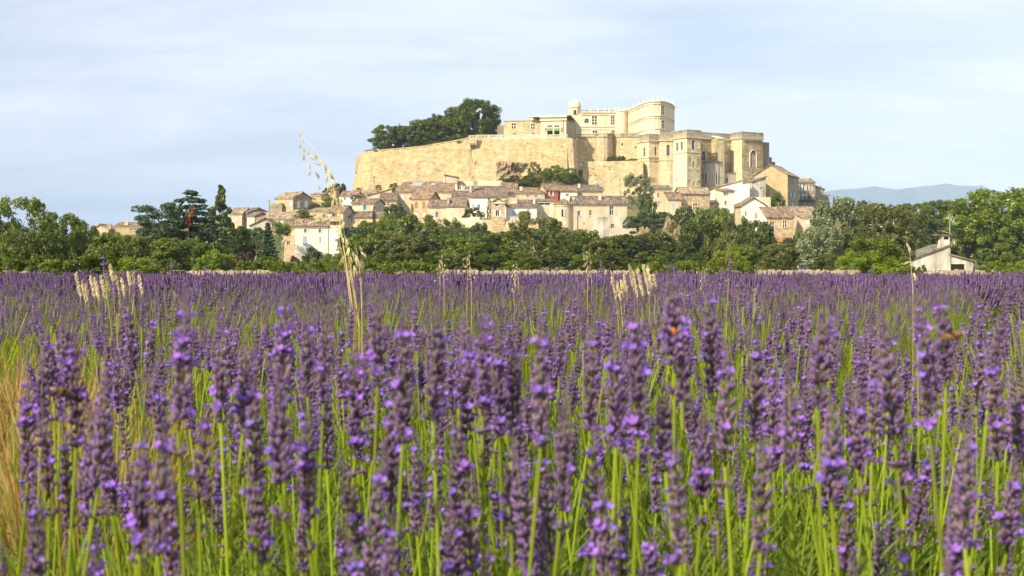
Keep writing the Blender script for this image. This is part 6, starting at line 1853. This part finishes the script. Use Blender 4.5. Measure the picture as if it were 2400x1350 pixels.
def far_spike(r, L):
    n, k = 6, 4
    V, C = [], []
    for j in range(n):
        f = j / (n - 1)
        R = (.0030 + .0062 * math.sin(math.pi * (f * .8 + .17))) * (1.25 if j % 2 else .85) * (1 if f < 1 else .3)
        for q in range(k):
            t = 6.2832 * q / k + j * .7
            V.append((R * math.cos(t), R * math.sin(t), L * f)); u = r.uniform()
            C.append((COL_A * (1 - u) + COL_B * u) * (1.0) if r.uniform() < .93 else COL_F * .8)
    Fc = []
    for j in range(n - 1):
        for q in range(k):
            q2 = (q + 1) % k; a, b = j * k, (j + 1) * k
            Fc += [(a + q, a + q2, b + q2), (a + q, b + q2, b + q)]
    return np.array(V), np.array(Fc), np.array(C)


def stem_geo(h, r, sides=4, rad=.0012, bend=.02, segs=4, colr=None):
    th = r.uniform(0, 6.283)
    V, C = [], []
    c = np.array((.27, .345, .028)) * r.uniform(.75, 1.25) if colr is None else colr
    for j in range(segs + 1):
        f = j / segs
        o = bend * h * (f * f - f)
        for k in range(sides):
            t = 6.2832 * k / sides
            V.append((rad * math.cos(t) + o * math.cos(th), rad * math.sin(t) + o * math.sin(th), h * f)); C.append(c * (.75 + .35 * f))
    Fc = []
    for j in range(segs):
        for k in range(sides):
            k2 = (k + 1) % sides; a, b = j * sides, (j + 1) * sides
            Fc += [(a + k, a + k2, b + k2), (a + k, b + k2, b + k)]
    return np.array(V), np.array(Fc), np.array(C)


SPK = {lod: [spike_geo(300 + i + 50 * lod, lod) for i in range(10)] for lod in (0, 1)}


def blades(r, n, R, h):
    """narrow grey green basal leaves"""
    parts = []
    for i in range(n):
        t = r.uniform(0, 6.283); q = R * math.sqrt(r.uniform(0, 1))
        hh = h * r.uniform(.5, 1.1); w = r.uniform(.0025, .0045)
        b = np.array((q * math.cos(t), q * math.sin(t), 0)); d = np.array((math.cos(t) * .5 + r.normal() * .25, math.sin(t) * .5 + r.normal() * .25, 1.))
        s = np.cross(d, [r.normal(), r.normal(), .1]); s /= np.linalg.norm(s)
        V = np.array([b - s * w, b + s * w, b + d * hh * .55 + s * w, b + d * hh * .55 - s * w, b + d * hh + np.array((math.cos(t), math.sin(t), 0)) * hh * .15])
        c = np.array((.14, .195, .030)) * r.uniform(.7, 1.35)
        parts.append((V, np.array([(0, 1, 2), (0, 2, 3), (3, 2, 4)]), np.tile(c, (5, 1))))
    return cat_geo(parts)


def plant(seed, lod, n):
    """a lavender bush: stalks fanning from the base"""
    r = np.random.default_rng(seed)
    parts = [blades(r, 170 if lod < 2 else 40, .26, .34)]
    for i in range(n):
        t = r.uniform(0, 6.283); q = math.sqrt(r.uniform(0, 1))
        tipr = .38 * q
        tip = np.array((tipr * math.cos(t) + r.normal() * .03, tipr * math.sin(t) + r.normal() * .03, .69 - .24 * q * q + r.normal() * .05))
        b = np.array((.11 * q * math.cos(t), .11 * q * math.sin(t), 0))
        d = tip - b; ln = np.linalg.norm(d)
        if lod == 2:
            L = r.uniform(.055, .08); sp = far_spike(r, L * 1.15)
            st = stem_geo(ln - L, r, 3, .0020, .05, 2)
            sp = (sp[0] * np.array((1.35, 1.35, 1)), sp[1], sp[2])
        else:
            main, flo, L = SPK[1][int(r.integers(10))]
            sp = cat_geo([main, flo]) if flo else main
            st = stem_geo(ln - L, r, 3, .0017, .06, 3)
        sp = (sp[0] + np.array((0, 0, ln - L)), sp[1], sp[2])
        g = cat_geo([st, sp])
        B = basis(d[None])[0]
        rot = r.uniform(0, 6.283); Rz = np.array([[math.cos(rot), -math.sin(rot), 0], [math.sin(rot), math.cos(rot), 0], [0, 0, 1]])
        parts.append((g[0] @ Rz.T @ B.T + b, g[1], g[2]))
    return tri_mesh('lavender_bush', *cat_geo(parts))


# --- nearest stalks, each a thing of its own: stem, flower spike, open florets
spike_me, floret_me, spike_len = [], [], []
for main, flo, L in SPK[0]:
    spike_me.append(tri_mesh('flower_spike', *main)); floret_me.append(tri_mesh('open_florets', *flo) if flo else None); spike_len.append(L)
r_ = np.random.default_rng(77)
stem_me = [tri_mesh('stem', *stem_geo(1.0, r_, 6, .00125, .07, 6)) for _ in range(6)]
named = [  # tip px, tip py, spike bottom py, lean
    (178, 785, 1010, .02), (65, 868, 1065, 0), (250, 870, 1100, .05), (437, 696, 960, .06), (520, 785, 1000, 0), (575, 800, 1010, .02), (668, 690, 905, .02), (720, 742, 940, 0), (765, 722, 925, .03),
    (885, 700, 925, 0), (950, 738, 990, .02), (1030, 708, 950, .05), (1135, 726, 950, .02), (1167, 772, 985, -.02), (1268, 758, 1010, 0), (1325, 935, 1190, .03), (1388, 768, 985, .02), (1440, 770, 1000, -.02),
    (1487, 720, 985, -.04), (1572, 632, 860, -.03), (1600, 716, 930, 0), (1660, 672, 880, -.04), (1705, 825, 1060, .02), (1775, 796, 1010, .02), (1850, 850, 1100, 0), (1932, 712, 960, .06), (2066, 755, 985, -.10),
    (2162, 722, 960, -.05), (2207, 688, 890, -.08), (2322, 838, 1040, -.08), (2368, 866, 1060, -.10), (1948, 925, 1190, 0), (2010, 905, 1130, -.03), (1072, 985, 1215, .02), (925, 905, 1130, .03), (1205, 800, 1010, .02),
    (385, 1000, 1260, .03), (330, 1070, 1330, .02), (90, 1165, 1420, .03), (720, 960, 1200, 0), (595, 880, 1110, -.02), (1790, 1010, 1270, .02), (1560, 900, 1120, 0), (1650, 960, 1190, .02), (2240, 1130, 1390, .02),
    (1100, 800, 1010, .03), (830, 800, 1010, 0), (480, 960, 1200, .05), (2110, 960, 1190, -.03), (1390, 1010, 1260, -.02)]
land = [(0, 'the far left trees'), (150, 'the pale grass heads'), (330, 'the pine'), (420, 'the cedar'), (500, 'the poplar'), (600, 'the fir'), (690, 'the large white house'), (770, 'the wild oat stalks'), (850, 'the rampart corner'), (940, 'the largest roof'),
        (1080, 'the bartizan'), (1180, 'the ruined castle wing'), (1330, 'the castle dome'), (1440, 'the castle stair turret'), (1540, 'the church left tower'), (1640, 'the bell tower'), (1740, 'the east church tower'), (1830, 'the ochre gable house'),
        (1900, 'the silver tree'), (2020, 'the willow like tree'), (2130, 'the cottage'), (2230, 'the cottage annex'), (2300, 'the great bright tree')]
stalks = []
for px, py, pb, ln in named:
    D = float(np.clip(F * .066 / (pb - py), .62, 1.4))
    stalks.append((px, py, D, ln, True))
while len(stalks) < 300:
    D = .72 + .5 * r_.uniform() if len(stalks) < 130 else 1.2 + 1.5 * r_.uniform()
    px = r_.uniform(-60, 2460)
    zt_ = EYE - (.075 if D > .9 else .10) + r_.normal() * .032 - (.16 * r_.uniform() ** 1.5 if D < 1.2 else .12 * r_.uniform() ** 2)
    py = HOR + (EYE - zt_) * F / D
    if py < 690 or py > 1400 or (D < 1.0 and py < 800): continue
    if px < 215 and 1.45 < D: continue
    stalks.append((px, py, D, (px - 1200) / 1200 * .07 + r_.normal() * .10, False))
byl = {}
for i, s in enumerate(stalks):
    if s[4]:
        k = max(q for q in range(len(land)) if land[q][0] <= s[0] + 1)
        byl.setdefault(k, []).append(i)
RANK = ['tallest', 'second tallest', 'third tallest', 'fourth tallest', 'fifth tallest', 'sixth tallest']
lab = {}
for k, ids in byl.items():
    ids.sort(key=lambda i: stalks[i][1])
    for n_, i in enumerate(ids):
        lab[i] = (f'{RANK[n_]} blurred near lavender spike below {land[k][1]}' if len(ids) > 1 else f'blurred near lavender spike rising below {land[k][1]}')
for i, (px, py, D, ln, nm) in enumerate(stalks):
    tip = P(px, py, D)
    d = Vector((ln, r_.normal() * .05, 1)).normalized()
    k = int(r_.integers(10))
    sc = r_.uniform(.92, 1.12)
    base = tip - d * ((tip.z - gz(tip.x, D)) / d.z)
    L = spike_len[k] * sc
    hs = (tip - base).length - L
    M = Matrix.Translation(base) @ d.to_track_quat('Z', 'Y').to_matrix().to_4x4() @ Matrix.Rotation(r_.uniform(0, 6.28), 4, 'Z')
    root = bpy.data.objects.new('lavender_stalk', None); root.empty_display_size = .02
    COL.objects.link(root); root.matrix_basis = M; MATW[root] = M
    tag(root, lab.get(i, 'blurred lavender stalk in the crowd of near flower spikes'), 'lavender', 'near lavender stalks')
    st = bpy.data.objects.new('stem', stem_me[i % 6]); COL.objects.link(st); st.parent = root; st.scale = (1, 1, hs)
    sp = bpy.data.objects.new('flower_spike', spike_me[k]); COL.objects.link(sp); sp.parent = root; sp.location = (0, 0, hs); sp.scale = (sc, sc, sc)
    if floret_me[k]:
        fl = bpy.data.objects.new('open_florets', floret_me[k]); COL.objects.link(fl); fl.parent = sp; fl['kind'] = 'stuff'

# --- the rest of the field: one mass, bushes in rows (geometry nodes over scattered points)
pts, var, rot, scl = [], [], [], []
SRC = []
for i in range(6): SRC.append(plant(500 + i, 1, 66))
for i in range(4): SRC.append(plant(520 + i, 2, 95))
for i in range(6):                           # single near stalks
    rr = np.random.default_rng(540 + i); main, flo, L = SPK[0][i]
    g = cat_geo([stem_geo(.60, rr, 5, .00125, .07, 5), ((lambda G: (G[0] + np.array((0, 0, .60)), G[1], G[2]))(cat_geo([main, flo]) if flo else main))])
    SRC.append(tri_mesh('lavender_stalk_mass', *g))
rr = np.random.default_rng(600)
ang = math.radians(24)
ux, uy = np.array((math.sin(ang), math.cos(ang))), np.array((math.cos(ang), -math.sin(ang)))
for i in range(-90, 130):
    for j in range(-70, 90):
        off = uy * (j * 1.22 + rr.normal() * .07) + ux * (i * .40 + rr.normal() * .07)
        x, y = off
        if y > 53.8 or abs(x) > y * .44 + 4.0: continue
        if y < 2.5 and (y < -.3 or abs(x) < max(.9, y * .43 + .35)): continue
        px = 1200 + x / y * F
        if px < 200 and 2.3 < y < 3.9: continue
        if rr.uniform() < .035: continue
        z = gz(x, y)
        if y < 13:
            v = int(rr.integers(6))
        else:
            v = 6 + int(rr.integers(4))
        pts.append((x, y, z)); var.append(v); rot.append((rr.normal() * .08, rr.normal() * .08, rr.uniform(0, 6.283))); scl.append(rr.uniform(.82, 1.08))
n0 = 0
while n0 < 680:
    y = 1.25 + 2.1 * rr.uniform() ** .8; x = rr.uniform(-1, 1) * (y * .43 + .05)
    px = 1200 + x / y * F
    if px < 215 and y > 1.5: continue
    pts.append((x, y, gz(x, y))); var.append(10 + int(rr.integers(6))); rot.append((rr.normal() * .13, rr.normal() * .13 + x / y * .22, 0)); scl.append(rr.uniform(.62, 1.01) if y > 1.6 else rr.uniform(.55, .88)); n0 += 1
# low leafy undergrowth between the near stalks
gr_src = []
for i in range(4):
    rr2 = np.random.default_rng(620 + i)
    gr_src.append(tri_mesh('basal_leaves', *blades(rr2, 160, .16, .40)))
SRC += gr_src
for i in range(170):
    y = .9 + 2.6 * rr.uniform(); x = rr.uniform(-1, 1) * (y * .44 + .1)
    pts.append((x, y, gz(x, y))); var.append(16 + int(rr.integers(4))); rot.append((0, 0, rr.uniform(0, 6.283))); scl.append(rr.uniform(.8, 1.25))

me = bpy.data.meshes.new('lavender_field')
me.from_pydata(pts, [], [])
a = me.attributes.new('var', 'INT', 'POINT'); a.data.foreach_set('value', np.array(var, np.int32))
a = me.attributes.new('rot', 'FLOAT_VECTOR', 'POINT'); a.data.foreach_set('vector', np.array(rot, np.float32).ravel())
a = me.attributes.new('scl', 'FLOAT', 'POINT'); a.data.foreach_set('value', np.array(scl, np.float32))
lav = link('lavender_field', me)
tag(lav, 'mass of purple flowering lavender filling the field', 'lavender', None, 'stuff')
ng = bpy.data.node_groups.new('lavender_rows', 'GeometryNodeTree')
ng.interface.new_socket('Geometry', in_out='INPUT', socket_type='NodeSocketGeometry')
ng.interface.new_socket('Geometry', in_out='OUTPUT', socket_type='NodeSocketGeometry')
N_, L_ = ng.nodes, ng.links
gi, go = N_.new('NodeGroupInput'), N_.new('NodeGroupOutput')


def named_attr(nm, dt):
    q = N_.new('GeometryNodeInputNamedAttribute'); q.data_type = dt; q.inputs['Name'].default_value = nm
    return q.outputs['Attribute']


av, ar, as_ = named_attr('var', 'INT'), named_attr('rot', 'FLOAT_VECTOR'), named_attr('scl', 'FLOAT')
jn = N_.new('GeometryNodeJoinGeometry')
for k, sm in enumerate(SRC):
    so = bpy.data.objects.new(f'lavender_source', sm)
    oi = N_.new('GeometryNodeObjectInfo'); oi.inputs['Object'].default_value = so; oi.inputs['As Instance'].default_value = True
    cp = N_.new('FunctionNodeCompare'); cp.data_type = 'INT'; cp.operation = 'EQUAL'
    ci = [s for s in cp.inputs if s.type == 'INT']
    L_.new(av, ci[0]); ci[1].default_value = k
    ip = N_.new('GeometryNodeInstanceOnPoints')
    L_.new(gi.outputs[0], ip.inputs['Points']); L_.new(cp.outputs[0], ip.inputs['Selection']); L_.new(oi.outputs['Geometry'], ip.inputs['Instance'])
    L_.new(ar, ip.inputs['Rotation']); L_.new(as_, ip.inputs['Scale'])
    L_.new(ip.outputs[0], jn.inputs[0])
L_.new(jn.outputs[0], go.inputs[0])
md = lav.modifiers.new('rows', 'NODES'); md.node_group = ng

# ------------------------------------------------------------------ grasses and small life in the field
def blade_poly(m, pts, w):
    """thin two-sided ribbon"""
    for a, b, wa, wb in zip(pts[:-1], pts[1:], w[:-1], w[1:]):
        a, b = Vector(a), Vector(b)
        s = Vector((1, .15, 0))
        m.poly([a - s * wa, a + s * wa, b + s * wb, b - s * wb])


def tint_mesh(m, name, mat, seed=0):
    me = m.mesh(name, MAT[mat])
    at = me.attributes.new('tint', 'FLOAT', 'FACE')
    r = np.random.default_rng(seed)
    at.data.foreach_set('value', r.uniform(0, 1, len(me.polygons)).astype(np.float32))
    return me


def spikelet(m, p, d, L, w):
    """pointed oat spikelet: slim spindle with an open tip"""
    d = Vector(d).normalized(); p = Vector(p)
    m.tube([p, p + d * L * .35, p + d * L * .7, p + d * L], [w * .3, w, w * .7, w * .08], 5)


def oat(name, label, stems, D, seed, mat='straw_pale', cat='wild oat'):
    """stems: list of (base px,py), [(px,py)...], spikelets [(px,py,lenpx,angle)]"""
    r = np.random.default_rng(seed)
    x0 = P(stems[0][0][0][0], stems[0][0][0][1], D)
    root = empty(name, (x0.x, D, gz(x0.x, D))); tag(root, label, cat)
    for path, spk, wpx in stems:
        pts = [P(px, py, D + .02 * i) for i, (px, py) in enumerate(path)]
        g = pts[0].copy(); g.z = gz(g.x, D); g.x -= (pts[1].x - pts[0].x) * .3
        pts = [g] + pts
        m = MB(); m.tube(pts, [wpx * .85 * D / F / 2 * (1.1 - .85 * i / (len(pts) - 1)) for i in range(len(pts))], 5)
        st = link('stem', tint_mesh(m, 'stem', 'straw'), root, Matrix())
        for (px, py, lp, an) in spk:
            m = MB(); p = P(px, py, D + r.normal() * .03)
            d = Vector((math.sin(an), r.normal() * .25, -math.cos(an)))
            L = lp * .8 * D / F
            spikelet(m, p, d, L, L * .105)
            if L > .012: spikelet(m, p + Vector((.001, 0, 0)), d + Vector((.25, 0, 0)), L * .9, L * .08)
            link('spikelet', tint_mesh(m, 'spikelet', mat, seed), st, Matrix())


r_ = np.random.default_rng(88)
sk1 = [(702, 312, 14, .1), (706, 322, 18, .5), (704, 336, 18, -.3), (710, 345, 20, .2), (716, 352, 20, .6), (712, 362, 22, -.2), (724, 365, 26, 1.0), (735, 360, 22, .5), (722, 383, 22, .3), (735, 380, 26, 1.2), (728, 398, 22, -.4), (740, 404, 24, .4),
       (752, 372, 22, .2), (757, 380, 26, .4), (762, 390, 24, .1), (768, 398, 26, .5), (774, 408, 26, .3), (766, 412, 24, -.2), (778, 420, 26, .4), (746, 432, 20, .2), (770, 430, 26, -.1)]
sk2 = [(783, 455, 26, .0), (788, 470, 28, .2), (795, 462, 26, .4), (778, 440, 26, -.2), (800, 478, 28, .3), (744, 470, 26, 1.3), (790, 500, 24, .2), (806, 520, 26, -.4), (798, 530, 28, -.6), (772, 512, 26, -1.2), (752, 515, 24, -1.3), (735, 520, 24, -1.2)]
sk3 = [(826, 590, 34, .25), (834, 598, 38, .1), (822, 602, 34, -.2), (840, 612, 36, .35), (830, 622, 36, .0), (818, 580, 28, -.3), (846, 590, 26, .6), (838, 636, 30, .2), (812, 560, 24, .0), (806, 600, 30, -.5), (822, 640, 26, -.1)]
oat('wild_oat', 'tall drooping straw coloured wild oat rising before the village', [
    ([(828, 735), (815, 640), (800, 545), (792, 480), (779, 430), (755, 380), (738, 352), (712, 325), (698, 306)], sk1, 4.2),
    ([(842, 765), (828, 660), (812, 570), (799, 510), (790, 462)], sk2, 4.6),
    ([(832, 700), (822, 650), (820, 610), (824, 585)], sk3, 3.6),
    ([(848, 720), (846, 660), (840, 610), (833, 570)], [(840, 575, 24, .5), (846, 610, 28, .3)], 3.0),
    ([(822, 720), (812, 640), (796, 570), (786, 500), (772, 455)], [(780, 470, 24, -.2)], 3.4)], 3.6, 1)
for (px, top, D, w, seed, lb) in ((1035, 592, 7, 34, 2, 'short pale oat plume left of the green field hedge end'), (1099, 587, 8, 30, 3, 'small leaning oat plume above the lavender near the left hedge'), (1381, 582, 7, 36, 4, 'slender white flowered stalk before the dark belt trees'),
                             (1210, 615, 8, 26, 5, 'low pale oat tuft below the tall olive green tree'), (1648, 625, 12, 26, 6, 'dry oat tuft in front of the right hedge')):
    r_ = np.random.default_rng(seed)
    sp = [(px + r_.normal() * w * .22, top + 6 + i * 4.2, 9, r_.normal() * .7) for i in range(15)]
    oat('wild_oat', lb, [([(px + 6, 665), (px + 2, 630), (px, top)], sp, 2.0), ([(px - 4, 665), (px - 3, 635), (px - w * .2, top + 14)], [(px - w * .2 + r_.normal() * 3, top + 16 + i * 5, 8, r_.normal() * .6) for i in range(5)], 1.6)], D, seed)
oat('wild_oat', 'single thin oat stalk with pale spikelets in front of the cottage', [([(2140, 690), (2137, 640), (2134, 610), (2130, 575), (2124, 565)], [(2135, 612, 26, -1.2), (2141, 640, 26, .3), (2130, 577, 26, .1), (2124, 570, 20, .4)], 2.6)], 3.4, 9)


def grass_heads(label, heads, D, seed):
    """tuft of pale feathery grass: heads (px top, py top, py bottom, lean px)"""
    r = np.random.default_rng(seed)
    cx = sum(h[0] for h in heads) / len(heads)
    x0 = (cx - 1200) / F * D
    root = empty('grass_tuft', (x0, D, gz(x0, D))); tag(root, label, 'grass tuft', 'pale feathery grass tufts')
    for (px, py, pb, wd) in heads:
        Dk = D + r.normal() * .25
        a, b = P(px + (pb - py) * .22, pb, Dk), P(px, py, Dk)
        g = Vector((x0 + (a.x - x0) * .6, D, gz(x0, D)))
        m = MB(); m.tube([g, a.lerp(g, .4) + Vector((.005, 0, 0)), a, b], [.0018, .0016, .0014, .0008], 5)
        link('stem', tint_mesh(m, 'stem', 'straw', seed), root, Matrix())
        n = 60
        Vs = []
        c = []; nr = []
        for i in range(n * 2):
            f = r.uniform(0, 1)
            wv = wd * .5 * Dk / F / 2 * math.sin(math.pi * min(1, f * .92 + .08)) ** .7
            th = r.uniform(0, 6.283)
            q = a.lerp(b, f) + Vector((math.cos(th) * wv * .7, math.sin(th) * wv * .7, 0)); c.append(tuple(q)); nr.append((math.cos(th), math.sin(th), .2))
        V = leaves(np.array(c), np.array(nr), .0060, r, 2.6)
        # lean the awns upward
        ctr = V.mean(1, keepdims=True); dl = V - ctr; dl[..., 2] *= 1.9; V = ctr + dl
        link('seed_head', quads('seed_head', V, r.uniform(0, 1, len(V)), MAT['straw_pale']), root, Matrix())


grass_heads('tuft of pale feathery grass heads at the left under the hedge', [(178, 643, 690, 9), (192, 662, 705, 9), (200, 668, 700, 8), (212, 650, 690, 9), (222, 655, 700, 9), (236, 650, 695, 10), (246, 636, 680, 10), (258, 622, 655, 12), (240, 660, 695, 10), (270, 640, 690, 11), (285, 655, 690, 8), (300, 640, 665, 8), (312, 642, 665, 7), (325, 648, 685, 9)], 6.4, 1)
grass_heads('tuft of pale feathery grass heads right of centre above the lavender', [(1434, 650, 695, 10), (1446, 662, 700, 8), (1462, 648, 680, 10), (1474, 622, 680, 11), (1483, 640, 690, 11), (1494, 632, 690, 11), (1508, 624, 690, 11), (1517, 626, 670, 10), (1530, 645, 675, 9), (1456, 662, 690, 7)], 6.4, 2)


# straw and green grass in the gap at the left, and stray blades through the field
def grass_mass(name, label, spots, mat, seed, h=(.25, .5), n=26, w=.0016, droop=.3):
    r = np.random.default_rng(seed)
    m = MB()
    for (x, y) in spots:
        z = gz(x, y)
        for i in range(n):
            th = r.uniform(0, 6.283); L = r.uniform(*h); ln = r.uniform(.1, .45)
            b = Vector((x + r.normal() * .05, y + r.normal() * .05, z)); pts = []
            for k in range(5):
                f = k / 4
                pts.append(b + Vector((math.cos(th) * L * ln * f * (1 + droop * f), math.sin(th) * L * ln * f * (1 + droop * f), L * (f - droop * f * f * ln * 1.6))))
            blade_poly(m, pts, [w, w * 1.1, w, w * .7, w * .1])
    tag(link(name, tint_mesh(m, name, mat, seed)), label, 'grass', None, 'stuff')


sp = []
for i in range(46):
    y = r_.uniform(1.7, 3.6); px = r_.uniform(-60, 215); sp.append(((px - 1200) / F * y, y))
grass_mass('dry_grass', 'orange straw dry grass in the gap at the left', sp, 'straw_orange', 3, (.40, .68), 70, .0017, .55)
sp = []
for i in range(60):
    y = r_.uniform(1.2, 4.6); px = r_.uniform(-60, 330); sp.append(((px - 1200) / F * y, y))
grass_mass('green_grass', 'green grass blades between the lavender bushes', sp + [((r_.uniform(-60, 2460) - 1200) / F * y, y) for y in (1.8 + 9 * r_.uniform(size=260) ** 1.1)], 'grass_green', 4, (.30, .58), 26, .0017, .2)
grass_mass('straw_blades', 'stray straw blades between the lavender bushes', [((r_.uniform(-60, 2460) - 1200) / F * y, y) for y in (1.5 + 9 * r_.uniform(size=60))], 'straw', 5, (.35, .62), 5, .0013, .3)


# bees and the orange petal on the near spikes
def bee(px, py, D, label, yaw):
    c = P(px, py, D)
    root = empty('bee', c, yaw); tag(root, label, 'bee', 'bees on the lavender')
    s = .0075
    mt = MAT.get('bee_fur') or surface('bee_fur', (.17, .10, .035), .3, 400, .5, 200, (.06, .04, .02), bump=.2)
    m = MB(); m.lathe(0, 0, [(0, -1.0 * s), (.34 * s, -.8 * s), (.48 * s, -.35 * s), (.40 * s, .0), (.28 * s, .15 * s), (.42 * s, .4 * s), (.38 * s, .7 * s), (.2 * s, .85 * s), (.27 * s, 1.0 * s), (.2 * s, 1.2 * s), (0, 1.28 * s)], 10)
    b = link('body', m.mesh('body', mt, True), root, MATW[root] @ Euler((1.2, 0, 0)).to_matrix().to_4x4())
    for sg in (-1, 1):
        m = MB(); m.poly([(sg * .2 * s, 0, .3 * s), (sg * .9 * s, -.5 * s, .5 * s), (sg * 1.15 * s, -.9 * s, .45 * s), (sg * .8 * s, -1.0 * s, .35 * s), (sg * .25 * s, -.3 * s, .3 * s)]); link('wing', m.mesh('wing', MAT['panel_grey']), root)
        m = MB()
        for k in range(3): m.tube([(sg * .25 * s, (k - 1) * .25 * s, -.1 * s), (sg * .6 * s, (k - 1) * .35 * s, -.2 * s), (sg * .7 * s, (k - 1) * .4 * s, -.6 * s)], [.05 * s] * 3, 4)
        link('legs', m.mesh('legs', MAT['iron']), root)


bee(2226, 790, .86, 'small brown bee on the right side of a lavender spike below the cottage', .8)
bee(153, 921, .88, 'small yellow brown bee on the left side of a lavender spike at the left', -.7)
m = MB(); q = P(1577, 780, .78)
for k in range(5):
    t = math.pi * k / 4; m.v.append((.0011 * math.cos(t), -.001 * math.sin(t), -.0025 + .0012 * k)); m.v.append((.0019 * math.cos(t), .001, .002 + .001 * math.sin(t)))
for k in range(4): m.f.append((2 * k, 2 * k + 2, 2 * k + 3, 2 * k + 1))
o = link('orange_petal', tint_mesh(m, 'orange_petal', 'leaf_red'), None, Matrix.Translation(q))
o.data.materials[0] = surface('petal_orange', (.55, .16, .03), .1, 300, .1, 100, bump=0)
tag(o, 'tiny orange petal caught on a tall lavender spike', 'petal')

# ------------------------------------------------------------------ haze: the air between here and the mountains
m = MB(); m.box(-16000, 16000, -400, 14000, -6, 640)
m_, n_, l_, o_ = newmat('haze')
v_ = n_.new('ShaderNodeVolumePrincipled')
v_.inputs['Color'].default_value = (.52, .70, 1.0, 1)
v_.inputs['Density'].default_value = 0.00012
v_.inputs['Anisotropy'].default_value = -0.3
v_.inputs['Density Attribute'].default_value = ''
m_.cycles.homogeneous_volume = True
l_.new(v_.outputs[0], o_.inputs['Volume'])
hz = link('haze', m.mesh('haze', m_))
tag(hz, 'pale blue haze of distance', 'haze', None, 'stuff')
